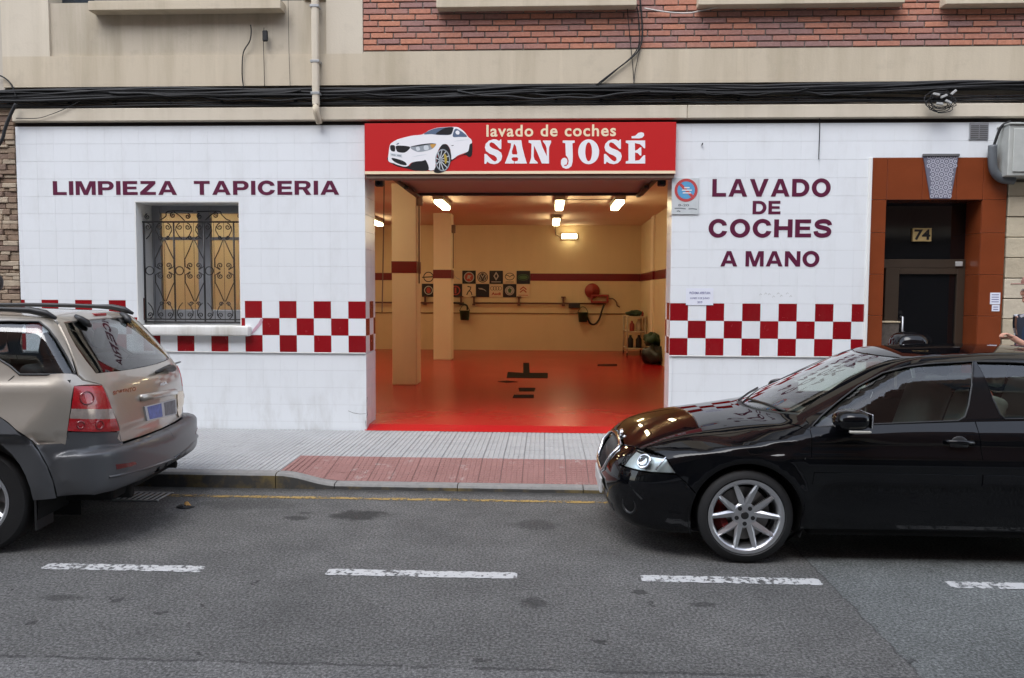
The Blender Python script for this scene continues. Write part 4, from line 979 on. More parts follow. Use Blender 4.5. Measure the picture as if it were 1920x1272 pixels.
t = thing('control_box', 'black box under the brown pipe on the back wall', 'box', (.76, 11.9, 1.41)); MB().bbox(.61, .91, 11.8, 11.99, 1.345, 1.475, .012).build('case', BLACKRUB, t); MB().bbox(.63, .89, 11.796, 11.80, 1.36, 1.46, .002).build('lid', pm('box_grey', (.03, .03, .03), .4), t)
# car make panels
lg = thing('emblem_panel', 'checkerboard panel of car makers emblems on the back wall', 'panel', (-1.9, BY, 1.62))
LP = .3655; LB = pm('panel_black', (.010, .009, .014), .4, var=.05); LW = pm('panel_cream', (.70, .56, .36), .5, var=.03); LR = pm('emblem_red', (.42, .06, .04), .4, var=0); LS = pm('emblem_silver', (.45, .42, .36), .35, .4, var=0); LG = pm('emblem_green', (.05, .12, .04), .4, var=0); LK = pm('emblem_dark', (.05, .035, .03), .4, var=0)
YE = BY - .022
def E_(m, *loops, lay=1): MB().flat([list(l) for l in loops], YE - .001 - .0012 * lay, YE - .0004).build('emblem', m, lg)
for rr in range(2):
    for cc in range(8):
        x0 = -.424 - LP * (8 - cc); z0 = 1.622 + (1 - rr) * .358; cx, cz = x0 + LP / 2, z0 + .18; blk = (cc + rr) % 2 == 1
        if rr == 1: blk = cc % 2 == 0
        MB().bbox(x0 + .003, x0 + LP - .003, YE, BY - .001, z0 + .003, z0 + .355, .003).build('square', LB if blk else LW, lg)
        k = (rr, cc)
        if k == (0, 0): E_(LK, circ(cx, cz, .14), circ(cx, cz, .115)[::-1]); E_(LK, ribbon([(cx - .17, cz - .01), (cx + .02, cz), (cx + .17, cz + .01)], .03), lay=2)
        elif k == (0, 2): E_(LS, ribbon([(cx - .12, cz - .1), (cx - .04, cz + .06), (cx + .04, cz - .03), (cx + .12, cz - .06)], .02))
        elif k == (0, 3): E_(LS, circ(cx, cz, .14), circ(cx, cz, .115)[::-1]); E_(LR, circ(cx, cz, .11)); E_(LS, [(cx - .06, cz - .06), (cx - .03, cz + .06), (cx + .07, cz + .04), (cx + .02, cz - .01), (cx + .05, cz - .08), (cx, cz - .03)], lay=2)
        elif k == (0, 4):
            E_(LK, circ(cx, cz, .145), circ(cx, cz, .122)[::-1]); E_(LK, circ(cx, cz, .108))
            E_(LS, ribbon([(cx - .055, cz + .085), (cx - .002, cz + .0)], .022), lay=2); E_(LS, ribbon([(cx + .055, cz + .085), (cx + .002, cz + .0)], .022), lay=3); E_(LS, ribbon([(cx - .09, cz + .045), (cx - .04, cz - .085), (cx, cz + .0), (cx + .04, cz - .085), (cx + .09, cz + .045)], .020), lay=4)
        elif k == (0, 5): E_(LS, [(cx, cz + .15), (cx + .075, cz + .03), (cx, cz - .09), (cx - .075, cz + .03)], [(cx, cz + .095), (cx - .035, cz + .03), (cx, cz - .035), (cx + .035, cz + .03)]); E_(LS, ribbon([(cx - .13, cz - .125), (cx + .13, cz - .125)], .02))
        elif k == (0, 6): E_(LK, circ(cx, cz + .02, .13, .10), circ(cx, cz + .02, .112, .083)[::-1]); E_(LK, ribbon([(cx - .11, cz + .06), (cx - .04, cz + .045), (cx, cz + .005), (cx + .04, cz + .045), (cx + .11, cz + .06)], .02), lay=2); E_(LK, ribbon([(cx - .11, cz - .125), (cx + .11, cz - .125)], .014))
        elif k == (0, 7): E_(LG, circ(cx, cz, .15, .085), circ(cx, cz, .135, .07)[::-1]); E_(LG, circ(cx, cz, .115, .05), lay=2)
        elif k == (1, 0): E_(LS, circ(cx, cz, .12), circ(cx, cz, .095)[::-1]); E_(LR, circ(cx, cz, .06, .08))
        elif k == (1, 2): E_(LR, circ(cx, cz, .13), circ(cx, cz, .10)[::-1]); E_(LR, ribbon([(cx, cz - .08), (cx, cz + .08)], .05))
        elif k == (1, 3): E_(LK, ribbon([(cx - .04, cz + .11), (cx + .05, cz + .09), (cx + .03, cz + .02), (cx - .02, cz - .03), (cx - .06, cz - .12)], .03)); E_(LK, ribbon([(cx + .01, cz - .01), (cx + .06, cz - .05), (cx + .08, cz - .12)], .026), lay=2)
        elif k == (1, 4): E_(LS, [(cx - .12, cz + .07), (cx - .02, cz + .065), (cx + .07, cz + .02), (cx + .11, cz - .03), (cx + .03, cz + .02), (cx - .09, cz + .035)])
        elif k == (1, 5):
            for q in range(4): E_(LK, circ(cx - .105 + .07 * q, cz + .06, .05, .055), circ(cx - .105 + .07 * q, cz + .06, .040, .045)[::-1], lay=1 + q)
            text('Audi', cx, YE - .003, cz - .085, .1, LR, lg, name='emblem', bold=.004, fit=.25, h=.075)
        elif k == (1, 6): E_(LS, circ(cx, cz, .125), circ(cx, cz, .10)[::-1]); E_(LS, circ(cx, cz, .092)); E_(LG, [(cx - .03, cz - .05), (cx - .05, cz + .03), (cx, cz + .07), (cx + .055, cz + .03), (cx + .03, cz - .06)], lay=2)
        elif k == (1, 7): E_(LR, ribbon([(cx - .085, cz + .03), (cx, cz + .10), (cx + .085, cz + .03)], .032)); E_(LR, ribbon([(cx - .085, cz - .045), (cx, cz + .025), (cx + .085, cz - .045)], .032)); E_(LR, ribbon([(cx - .13, cz - .12), (cx + .13, cz - .12)], .016))
# things on the garage floor
TAPE = pm('black_mat', (.014, .011, .009), .95, var=.2, spec=.1)
def fq(name, lab, pts, m=TAPE, h=.006):
    P = [gnd(u, v, FZ) for u, v in pts]; n = len(P)
    o = mesh(name, [(x, y, FZ + .0005) for x, y in P] + [(x, y, FZ + h) for x, y in P], [tuple(range(n, 2 * n))] + [(i, (i + 1) % n, n + (i + 1) % n, n + i) for i in range(n)], m)
    a = sum(P[i][0] * P[(i + 1) % n][1] - P[(i + 1) % n][0] * P[i][1] for i in range(n))
    if a < 0: o.data.flip_normals()
    tag(o, lab, 'drain cover', 'dark strips on the garage floor'); return o
fq('floor_grate', 'dark T shaped grate on the red garage floor', [(950, 709), (1027, 709.5), (1027, 700), (993, 700), (992, 681), (981, 681), (981, 700), (952, 698)])
fq('floor_grate', 'longer upper of two dark strips on the red floor', [(974, 734), (1002, 734), (1004, 728), (972, 728)]); fq('floor_grate', 'lowest dark strip on the red garage floor', [(961, 746.5), (1001, 746.5), (1001, 741), (964, 741)])
fq('floor_grate', 'thin dark strip at the right of the garage floor', [(1120, 686.5), (1157, 686.5), (1157, 683.5), (1121, 684)]); fq('floor_grate', 'thin lens shaped dark mark on the garage floor', [(933, 716), (950, 718), (971, 716.5), (950, 714.5)])
ct = thing('shelf_trolley', 'pale shelf trolley loaded with supplies by the right garage wall', 'trolley', (2.25, 10.9, FZ))
CTM = pm('trolley_pale', (.55, .45, .32), .5)
for x in (2.02, 2.46):
    for y in (10.4, 11.3): MB().cyl((x, y, FZ + .06), (x, y, FZ + .98), .018, 8).build('post', CTM, ct, True); MB().cyl((x - .015, y, FZ + .04), (x + .015, y, FZ + .04), .04, 12).build('castor', BLACKRUB, ct, True)
for z in (.16, .58, .95): MB().bbox(2.0, 2.48, 10.38, 11.32, FZ + z, FZ + z + .03, .006).build('shelf', CTM, ct)
random.seed(5)
for i, (x, y, z, s, m, lab) in enumerate(((2.15, 10.55, .61, .12, RR, 'small red bottle on the middle trolley shelf'), (2.32, 10.6, .61, .14, CTM, 'pale bottle on the middle trolley shelf'), (2.12, 10.6, .19, .15, BLACKRUB, 'dark canister on the bottom trolley shelf'), (2.33, 10.6, .19, .15, BLACKRUB, 'second dark canister on the bottom trolley shelf'), (2.40, 10.5, .98, .06, RR, 'red cloth bundle at the edge of the trolley top'))):
    t = thing('bottle' if i < 4 else 'cloth', lab, 'bottle' if i < 4 else 'cloth', (x, y, FZ + z))
    MB().lathe([(0, 0), (s * .45, 0), (s * .5, .02), (s * .5, s * 1.4), (s * .2, s * 1.8), (s * .2, s * 2.1), (0, s * 2.1)], (x, y, FZ + z), 'Z', 14).build('body', m, t, True)
def blob(name, lab, cat, c, r, m, seed, squash=.6, n=(14, 20)):
    random.seed(seed); V = []; F = []
    ph = [random.uniform(0, 6) for _ in range(6)]
    for i in range(n[0] + 1):
        a = PI * i / n[0]
        for j in range(n[1]):
            b = 2 * PI * j / n[1]
            k = 1 + .16 * math.sin(3 * b + ph[0] + 2 * a) + .10 * math.sin(5 * b + ph[1] - 3 * a) + .07 * math.sin(9 * b + 7 * a + ph[2])
            V.append((c[0] + r[0] * k * math.sin(a) * math.cos(b), c[1] + r[1] * k * math.sin(a) * math.sin(b), max(c[2] - r[2] * .98, c[2] + r[2] * k * math.cos(a))))
    for i in range(n[0]):
        for j in range(n[1]): F.append((i * n[1] + j, (i + 1) * n[1] + j, (i + 1) * n[1] + (j + 1) % n[1], i * n[1] + (j + 1) % n[1]))
    return tag(mesh(name, V, F, m, None, True), lab, cat)
blob('rag_heap', 'dark green rags heaped on top of the trolley', 'rags', (2.24, 10.75, FZ + 1.045), (.2, .3, .07), GRN, 3)
blob('bin_bag', 'full black bin bag at the foot of the right garage wall', 'bag', (2.36, 8.2, FZ + .2), (.24, .28, .2), pm('bag_black', (.02, .02, .018), .35), 4); blob('bin_bag', 'dark bag lying on top of the black bin bag', 'bag', (2.38, 8.45, FZ + .52), (.2, .26, .14), GRN, 6)
random.seed(11)
# ------------------------------------------------------------------ doorway of number 74
dw = thing('doorway', 'brown tiled doorway surround of number 74', 'doorway', (4.3, 0, ZB))
BRT = pm('brown_glazed_tile', (.20, .045, .014), .22, var=.22, scale=3, coat=.25)
DX0, DX1 = 3.762, 4.80; DZ = 2.803; DD = .36
MB().box(XR + .003, DX0 - .014, .012, DD, .1, 3.26).box(DX1 + .014, XD1, .012, DD, .1, 3.26).box(DX0 - .014, DX1 + .014, .012, DD, DZ + .014, 3.26).build('wall_core', GROUT, dw)
def btile(x0, x1, z0, z1): MB().bbox(x0 + .0015, x1 - .0015, -.004, .011, z0 + .0015, z1 - .0015, .002).build('brown_tile', BRT, dw)
zz = [ZB, .6, 1.06, 1.52, 1.98, 2.44, DZ]
for i in range(6): btile(XR, DX0, zz[i], zz[i + 1]); btile(DX1, XD1, zz[i], zz[i + 1])
for (a, b_) in ((XR, DX0), (DX0, 4.145), (4.145, 4.515), (4.515, DX1), (DX1, XD1)): btile(a, b_, DZ, 3.262)
for i in range(6):
    for (x, s) in ((DX0, -1), (DX1, 1)):
        MB().bbox(min(x, x + s * .012), max(x, x + s * .012), .0125, DD - .002, zz[i] + .0015, zz[i + 1] - .0015, .002).build('brown_tile', BRT, dw)
MB().box(DX0, DX1, .0125, DD, DZ, DZ + .012).build('soffit', BRT, dw)
# patterned keystone panel: rings of grey and white
kz0, kz1 = 2.815, 3.30
kp = [(4.145, 3.27), (4.135, 3.30), (4.52, 3.30), (4.51, 3.27), (4.452, kz0), (4.232, kz0)]
ks = thing('keystone_panel', 'tapering panel of grey and white patterned tiles above the door', 'tile panel', (4.33, 0, 2.815))
MB().flat([[(4.14, 3.272), (4.232, kz0), (4.452, kz0), (4.515, 3.272)]], -.016, -.0041).build('base_tile', pm('keystone_grey', (.145, .145, .19), .4, var=.1), ks)
MB().bbox(4.13, 4.525, -.03, -.0041, 3.273, 3.30, .003).build('cap', pm('keystone_cap', (.12, .12, .12), .6), ks)
KW = pm('keystone_white', (.50, .50, .56), .4, var=.1)
for r_ in range(10):
    z = kz0 + .025 + r_ * .0475; wv = .105 + (z - kz0) / (kz1 - kz0) * .075
    n_ = int(wv / .026)
    for c_ in range(-n_, n_ + 1):
        x = 4.342 + c_ * .0265 * 2 * .9
        if abs(x - 4.342) > wv - .012: continue
        big = (c_ + r_) % 2 == 0
        MB().flat([circ(x, z, .021 if big else .015, n=12), circ(x, z, .012 if big else .007, n=12)[::-1]], -.0172, -.0161).build('ring_motif', KW, ks)
    for c_ in range(-n_ - 1, n_ + 1):
        x = 4.342 + (c_ + .5) * .0477
        if abs(x - 4.342) < wv - .014: MB().flat([[(x, z + .034), (x - .010, z + .0237), (x, z + .0135), (x + .010, z + .0237)]], -.0172, -.0161).build('diamond_motif', KW, ks)
# door
dr_ = thing('entrance_door', 'dark bronze glazed entrance door in the brown doorway', 'door', (4.3, DD, ZB))
BRZ = pm('bronze_alu', (.085, .062, .045), .4, .5, var=.15); DG = pm('dark_door_glass', (.006, .006, .007), .06, var=0, spec=.6)
dy = DD - .07
tz = 2.06
MB().bbox(DX0, DX1, dy, dy + .06, tz - .0, tz + .10, .004).build('transom', BRZ, dr_)
for (a, b_) in ((DX0, DX0 + .03), (DX0 + .145, DX0 + .30), (DX1 - .09, DX1)): MB().bbox(a, b_, dy, dy + .06, ZB, tz, .004).build('stile', BRZ, dr_)
MB().bbox(DX0 + .30, DX1 - .09, dy, dy + .06, ZB, ZB + .35, .004).build('bottom_rail', BRZ, dr_); MB().bbox(DX0 + .30, DX1 - .09, dy + .002, dy + .058, tz - .07, tz, .004).build('top_rail', BRZ, dr_)
MB().box(DX0 + .30, DX1 - .09, dy + .03, dy + .036, ZB + .35, tz - .07).build('pane', DG, dr_); MB().box(DX0 + .03, DX0 + .145, dy + .03, dy + .036, ZB + .02, tz).build('pane', DG, dr_)
MB().box(DX0, DX1, dy + .03, dy + .036, tz + .10, DZ).build('fanlight', DG, dr_)
MB().tube([(DX0 + .33, dy, 1.0), (DX0 + .33, dy - .05, 1.0), (DX0 + .33, dy - .05, 1.5), (DX0 + .33, dy, 1.5)], .012, 8).build('pull_handle', ALU, dr_, True)
MB().bbox(DX1 - .12, DX1 - .04, dy - .02, dy - .001, tz + .02, tz + .075, .004).build('door_closer', pm('closer_grey', (.45, .45, .44), .5), dr_)
MB().box(DX0 - .02, DX1 + .02, DD, DD + .03, .1, 3.2).build('back_panel', DARK, dr_)
nx0, nz0 = fac(1711, 453, dy); nx1, nz1 = fac(1747, 428, dy)
np_ = thing('number_plate', 'brass plate with the house number 74 over the door', 'number plate', ((nx0 + nx1) / 2, dy, nz0))
MB().bbox(nx0, nx1, dy - .004, dy + .028, nz0, nz1, .003).build('plate', pm('brass_plate', (.55, .40, .17), .45, .1, var=.15, scale=14), np_)
text('74', (nx0 + nx1) / 2, dy - .006, (nz0 + nz1) / 2, .15, pm('number_black', (.012, .010, .01), .5, var=0), np_, name='numerals', bold=.0045, fit=(nx1 - nx0) * .86, h=(nz1 - nz0) * .8)
dado = thing('stone_dado', 'mottled stone block with a pale top edge beside the entrance door', 'stone block', (DX0 + .12, .5, ZB))
gx0_, gz1_ = fac(1656, 604, .10); gx1_, _ = fac(1683, 604, .10)
MB().bbox(DX0 + .006, gx1_ + .02, .10, .27, ZB, gz1_ - .012, .006).build('block', pm('mottled_stone', (.085, .07, .058), .6, var=.7, scale=26, bump=.5), dado); MB().bbox(DX0 + .004, gx1_ + .03, .09, .275, gz1_ - .011, gz1_ + .008, .004).build('cap', pm('cap_pale', (.40, .33, .22), .5), dado)
st = MB().bbox(DX0, DX1, -.03, DD, .1, .155, .006).build('door_step', pm('step_stone', (.33, .31, .29), .7)); tag(st, 'worn stone step below the entrance door', 'step')
n2 = thing('paper_notice', 'two small white notices stuck on the brown tiles right of the door', 'notice', (4.98, -.006, 1.6))
for (p0, p1) in (((1857, 549), (1875, 571)), ((1860, 572), (1874, 584))):
    a, z1_ = fac(*p0, -.007); b_, z0_ = fac(*p1, -.007); MB().box(a, b_, -.0075, -.0045, z0_, z1_).build('sheet', PAPER, n2)
    for i in range(4): MB().box(a + .015, b_ - .015, -.0082, -.0076, z1_ - .02 - i * .026 - .008, z1_ - .02 - i * .026).build('text_line', INK, n2) if z1_ - .03 - i * .026 > z0_ else None
# electric cabinet and conduit at the right
eb = thing('meter_cabinet', 'weathered grey metal cabinet mounted high beside the doorway', 'cabinet', (5.3, -.1, 3.03))
ex0, ez1 = fac(1893, 234, -.22); _, ez0 = fac(1893, 330, -.22)
CABM = pm('cabinet_paint', (.46, .47, .44), .55, .2, var=.25, scale=8)
MB().bbox(ex0, ex0 + .62, -.22, -.001, ez0, ez1, .012).build('case', CABM, eb); MB().bbox(ex0 + .045, ex0 + .58, -.235, -.221, ez0 + .04, ez1 - .04, .006).build('cover', CABM, eb); MB().bbox(ex0 - .01, ex0 + .63, -.24, -.0, ez1 + .001, ez1 + .02, .004).build('rain_hood', CABM, eb)
o = MB().tube([tuple(p) for p in crom([(ex0 - .09, -.08, 3.38), (ex0 - .085, -.08, 3.22), (ex0 - .06, -.08, 3.10), (ex0 + .02, -.08, 3.02), (ex0 + .15, -.08, 3.0)], 5)], .045, 10).build('conduit_pipe', pm('conduit_grey', (.10, .11, .12), .5, var=.2), None, True); tag(o, 'grey flexible conduit bending under the meter cabinet', 'pipe')
o = MB().tube([tuple(p) for p in crom([(ex0 + .05, -.15, 3.62), (ex0 - .02, -.12, 3.58), (ex0 - .05, -.1, 3.5), (ex0 - .075, -.08, 3.38)], 5)], .014, 8).build('cabinet_cable', CABLE, None, True); tag(o, 'black cable looping from the cabinet top into the grey conduit', 'cable')
# ------------------------------------------------------------------ neighbours
random.seed(21)
nl = thing('stone_clad_wall', 'neighbouring wall clad in stacked brown ledge stones at the left edge', 'wall', (-6.6, 0, ZB))
MB().box(-9.0, XL - .012, .03, .5, .05, 3.98).build('wall_core', MORTAR, nl)
SM_ = []
for i, c in enumerate(((.30, .22, .155), (.36, .27, .19), (.24, .165, .115), (.42, .34, .25), (.20, .135, .10))): SM_.append(pm('ledge_stone_%d' % i, c, .85, var=.35, scale=11, bump=.7, bscale=40))
farst = MB(); z = ZB
while z < 3.96:
    h = random.uniform(.035, .075); x = XL - .012
    while x > -7.3:
        w_ = random.uniform(.07, .24); y = random.uniform(-.015, .022)
        q = MB().bbox(x - w_ + .003, x - .003, y, .035, z + .002, min(z + h, 3.97) - .003, .006)
        if x > -6.75 and z > 1.2: q.build('ledge_stone', random.choice(SM_), nl)
        else: farst.add(q.v, q.f)
        x -= w_
    z += h
o = farst.build('far_ledge_stones', SM_[0], nl); o['kind'] = 'stuff'
MB().box(-30, LX - .004, -.03, .5, 3.985, BTOP).build('upper_wall', mat_plaster('neighbour_plaster', (.52, .47, .40), .6), nl); MB().box(-30, -9.0, .02, .5, .05, 3.985).build('lower_wall', PLASTD, nl)
for i in range(4):
    for zf in (5.2, 8.0): MB().box(-11.5 - i * 4.6, -9.7 - i * 4.6, -.032, -.02, zf, zf + 1.6).build('window', MATS['upper_glass'], nl)
nr = thing('block_wall', 'neighbouring wall of pale rough stone blocks at the right edge', 'wall', (5.4, 0, ZB))
MB().box(XD1 + .004, 9.5, .03, .5, .05, 3.02).build('wall_core', MORTAR, nr)
BS = [pm('block_stone_%d' % i, c, .85, var=.22, scale=7, bump=.6, bscale=26) for i, c in enumerate(((.50, .43, .31), (.46, .39, .28), (.54, .47, .36)))]
z = ZB; r_ = 0
while z < 3.0:
    h = .225; x = XD1 + .012 - (.2 if r_ % 2 else 0)
    while x < 7.5:
        a = max(x, XD1 + .012); w_ = .42
        if x + w_ - a > .03: MB().bbox(a + .002, x + w_ - .004, -.012 + random.uniform(-.006, .006), .035, z + .003, min(z + h, 3.0) - .004, .007).build('stone_block', random.choice(BS), nr)
        x += w_
    z += h; r_ += 1
MB().box(RX + .004, 30, -.02, .5, 3.02, BTOP).box(9.5, 30, .02, .5, .05, 3.02).build('upper_wall', PLAST2, nr); MB().box(XD1 + .12, RX, .045, .5, 3.02, ZT).build('infill', PLAST, nr)
for i in range(4):
    for zf in (5.2, 8.0): MB().box(7.2 + i * 4.6, 9.0 + i * 4.6, -.022, -.01, zf, zf + 1.6).build('window', MATS['upper_glass'], nr)
# opposite side of the street (behind the camera, seen only in reflections)
ob = thing('opposite_building', 'terrace of brick flats across the street, mirrored in the cars', 'building', (0, -14, 0))
OBR = mat_plaster('opposite_brick', (.20, .11, .085), .4)
MB().box(-30, 30, -18, -12.4, 3.4, 13.5).build('upper_wall', OBR, ob); MB().box(-30, 30, -18, -12.4, 0, 3.4).build('ground_floor', pm('opposite_ground', (.10, .095, .09), .7, var=.3, scale=.6), ob); MB().bbox(-30, 30, -12.7, -12.0, 3.3, 3.55, .02).build('canopy', PLASTD, ob)
for i in range(13):
    x = -27 + i * 4.5
    for zf in (4.3, 6.9, 9.5):
        w_ = MB().box(x, x + 1.5, -12.4, -12.38, zf, zf + 1.5).build('window', MATS['upper_glass'], ob); MB().bbox(x - .08, x + 1.58, -12.4, -12.25, zf - .1, zf - .002, .01).build('sill', PLAST2, w_)
    MB().box(x, x + 2.6, -12.4, -12.37, .3, 2.7).build('shop_window', MATS['upper_glass'], ob)
# ------------------------------------------------------------------ cars: a smooth implicit body, panels cut from it
def ncs(xs, ys):
    """natural cubic spline, constant outside"""
    x = np.array(xs, float); y = np.array(ys, float); n = len(x); h = np.diff(x)
    A = np.eye(n); B = np.zeros(n)
    for i in range(1, n - 1):
        A[i, i - 1] = h[i - 1]; A[i, i] = 2 * (h[i - 1] + h[i]); A[i, i + 1] = h[i]; B[i] = 6 * ((y[i + 1] - y[i]) / h[i] - (y[i] - y[i - 1]) / h[i - 1])
    M = np.linalg.solve(A, B)
    def f(q):
        q = np.clip(np.asarray(q, float), x[0], x[-1]); k = np.clip(np.searchsorted(x, q) - 1, 0, n - 2); d0 = q - x[k]; d1 = x[k + 1] - q; hk = h[k]
        return M[k] * d1 ** 3 / (6 * hk) + M[k + 1] * d0 ** 3 / (6 * hk) + (y[k] / hk - M[k] * hk / 6) * d1 + (y[k + 1] / hk - M[k + 1] * hk / 6) * d0
    return f
def lin(xs, ys): return lambda q: np.interp(q, xs, ys)
def smax(a, b, k): h = np.maximum(k - np.abs(a - b), 0) / k; return np.maximum(a, b) + h * h * k * .25
def smin(a, b, k): return -smax(-a, -b, k)
def sst(a, b, x): t = np.clip((x - a) / (b - a), 0, 1); return t * t * (3 - 2 * t)
class Body:
    def __init__(s, f, origin, phi): s.f = f; s.o = np.array(origin, float); s.phi = phi; c, q = math.cos(phi), math.sin(phi); s.R = np.array([[c, -q, 0], [q, c, 0], [0, 0, 1]])
    def F(s, P): return s.f(P[:, 0], P[:, 1], P[:, 2])
    def hit(s, O, Dr, t0, t1, n=70):
        """first crossing along rays O + t Dr"""
        O = np.atleast_2d(O).astype(float); Dr = np.broadcast_to(np.atleast_2d(Dr).astype(float), O.shape)
        N = len(O); ts = np.linspace(t0, t1, n); lo = np.full(N, t0); hi = np.full(N, t1); done = np.zeros(N, bool)
        prev = np.full(N, t0)
        for t in ts:
            v = s.F(O + Dr * t); new = (v < 0) & ~done
            lo[new] = prev[new]; hi[new] = t; done |= new; prev[:] = t
        for _ in range(20):
            m = (lo + hi) / 2; v = s.F(O + Dr * m[:, None]); ins = v < 0
            hi = np.where(ins, m, hi); lo = np.where(ins, lo, m)
        return O + Dr * hi[:, None]
    def normal(s, P, e=.004):
        g = np.stack([s.F(P + np.eye(3)[i] * e) - s.F(P - np.eye(3)[i] * e) for i in range(3)], 1)
        return g / np.maximum(np.linalg.norm(g, axis=1, keepdims=True), 1e-9)
    def side(s, x, z): x = np.atleast_1d(x).astype(float); z = np.broadcast_to(np.atleast_1d(z).astype(float), x.shape); return s.hit(np.stack([x, np.full_like(x, -1.4), z], 1), (0, 1, 0), 0, 1.4)
    def top(s, x, y): x = np.atleast_1d(x).astype(float); y = np.broadcast_to(np.atleast_1d(y).astype(float), x.shape); return s.hit(np.stack([x, y, np.full_like(x, 2.2)], 1), (0, 0, -1), 0, 2.1, 110)
    def front(s, y, z, x0, sg): y = np.atleast_1d(y).astype(float); z = np.broadcast_to(np.atleast_1d(z).astype(float), y.shape); return s.hit(np.stack([np.full_like(y, x0), y, z], 1), (sg, 0, 0), 0, 1.6, 80)
    def cast(s, px):
        """photo pixels onto the body"""
        O = s.R.T @ (np.array(CPOS) - s.o); D_ = np.array([s.R.T @ np.array(pray(u, v)) for u, v in px])
        D_ /= np.linalg.norm(D_, axis=1, keepdims=True)
        return s.hit(np.tile(O, (len(px), 1)), D_, 2.5, 9.5, 500)
def dens(P, sp):
    out = []
    n = len(P)
    for i in range(n):
        a, b = P[i], P[(i + 1) % n]; k = max(1, int(np.linalg.norm(b - a) / sp))
        for j in range(k): out.append(a + (b - a) * j / k)
    return np.array(out)
def inpoly(q, L):
    x, y = q[:, 0], q[:, 1]; r = np.zeros(len(q), bool); n = len(L)
    for i in range(n):
        x0, y0 = L[i]; x1, y1 = L[(i + 1) % n]
        c = ((y0 > y) != (y1 > y)); xx = (x1 - x0) * (y - y0) / ((y1 - y0) if abs(y1 - y0) > 1e-12 else 1e-12) + x0
        r ^= c & (x < xx)
    return r
def inset2(L, d):
    if d == 0: return L
    n = len(L); ar = sum(L[i][0] * L[(i + 1) % n][1] - L[(i + 1) % n][0] * L[i][1] for i in range(n)); s = 1 if ar > 0 else -1
    t = np.roll(L, -1, 0) - np.roll(L, 1, 0); t /= np.maximum(np.linalg.norm(t, axis=1, keepdims=True), 1e-9)
    return L + s * d * np.stack([-t[:, 1], t[:, 0]], 1)
def panel(B, name, loops3, vdir, mat, parent, sp=.035, inset=.0025, off=0.0, rim=.018, mirror=False, back=.7, flip=False):
    """cut a panel out of body B: 3D boundary loops seen along vdir, refilled on the surface"""
    d = np.array(vdir, float); d /= np.linalg.norm(d); up = np.array([0, 0, 1.0]) if abs(d[2]) < .9 else np.array([1.0, 0, 0])
    e1 = np.cross(d, up); e1 /= np.linalg.norm(e1); e2 = np.cross(e1, d)
    L2 = []
    for lp in loops3:
        lp = np.array(lp); q = np.stack([lp @ e1, lp @ e2], 1); q = dens(q, sp * .6); L2.append(q)
    L2 = [inset2(q, inset if i == 0 else -inset) for i, q in enumerate(L2)]
    allb = np.concatenate(L2); mn, mx = allb.min(0), allb.max(0)
    gx_, gy_ = np.arange(mn[0], mx[0], sp), np.arange(mn[1], mx[1], sp)
    G = np.array([(a + (sp * .5 if j % 2 else 0), b) for j, b in enumerate(gy_) for a in gx_]) if len(gx_) and len(gy_) else np.zeros((0, 2))
    if len(G):
        ok = inpoly(G, L2[0])
        for h in L2[1:]: ok &= ~inpoly(G, h)
        G = G[ok]
    if len(G):
        dmin = np.full(len(G), 9.0)
        for c in range(0, len(allb), 200): dmin = np.minimum(dmin, np.linalg.norm(G[:, None] - allb[None, c:c + 200], axis=2).min(1))
        G = G[dmin > sp * .45]
    pts = np.concatenate([allb, G]); edges = []; k = 0
    for q in L2: n = len(q); edges += [(k + i, k + (i + 1) % n) for i in range(n)]; k += n
    res = delaunay_2d_cdt([Vector(p) for p in pts], edges, [], 0, 1e-7)
    V2 = np.array([v[:] for v in res[0]]); T = np.array([t for t in res[2] if len(t) == 3])
    cen = V2[T].mean(1); ok = inpoly(cen, L2[0])
    for h in L2[1:]: ok &= ~inpoly(cen, h)
    T = T[ok]
    O = V2[:, :1] * e1 + V2[:, 1:] * e2
    ctr = np.mean(np.concatenate([np.array(l) for l in loops3]), 0) @ d
    P = B.hit(O, d, ctr - back, ctr + back, 60); Nn = B.normal(P)
    if off: P = P + Nn * off
    # orient
    a, b, c = P[T[:, 0]], P[T[:, 1]], P[T[:, 2]]; fn = np.cross(b - a, c - a); wrong = (fn * Nn[T[:, 0]]).sum(1) < 0
    T[wrong] = T[wrong][:, ::-1]
    verts = P.tolist(); norms = Nn.tolist(); faces = [tuple(t) for t in T.tolist()]
    if rim > 0:
        cnt = {}
        for t in faces:
            for i in range(3):
                e = (t[i], t[(i + 1) % 3]); cnt[e] = cnt.get(e, 0) + 1
        for (i, j) in list(cnt):
            if (j, i) in cnt: continue
            k = len(verts); A_, B_2 = P[i], P[j]; tn = np.cross(B_2 - A_, Nn[i]); tn = tn / max(1e-9, np.linalg.norm(tn))
            for q, w_ in ((A_, Nn[i]), (B_2, Nn[j]), (B_2 - Nn[j] * rim, Nn[j]), (A_ - Nn[i] * rim, Nn[i])): verts.append(q.tolist()); norms.append((tn * .8 + w_ * .5).tolist())
            faces.append((k + 1, k, k + 3, k + 2))
    out = []
    for sgn in ((1, -1) if mirror else (1,)):
        vv = [(x, y * sgn, z) for x, y, z in verts]; ff = faces if sgn == 1 else [tuple(reversed(f)) for f in faces]; nn = [(x, y * sgn, z) for x, y, z in norms]
        me = bpy.data.meshes.new(name); me.from_pydata(vv, [], ff); me.materials.append(mat); me.polygons.foreach_set('use_smooth', [True] * len(ff)); me.update()
        try: me.normals_split_custom_set_from_vertices(nn)
        except Exception: pass
        o = bpy.data.objects.new(name, me); COL.objects.link(o); o.parent = parent; out.append(o)
    return out
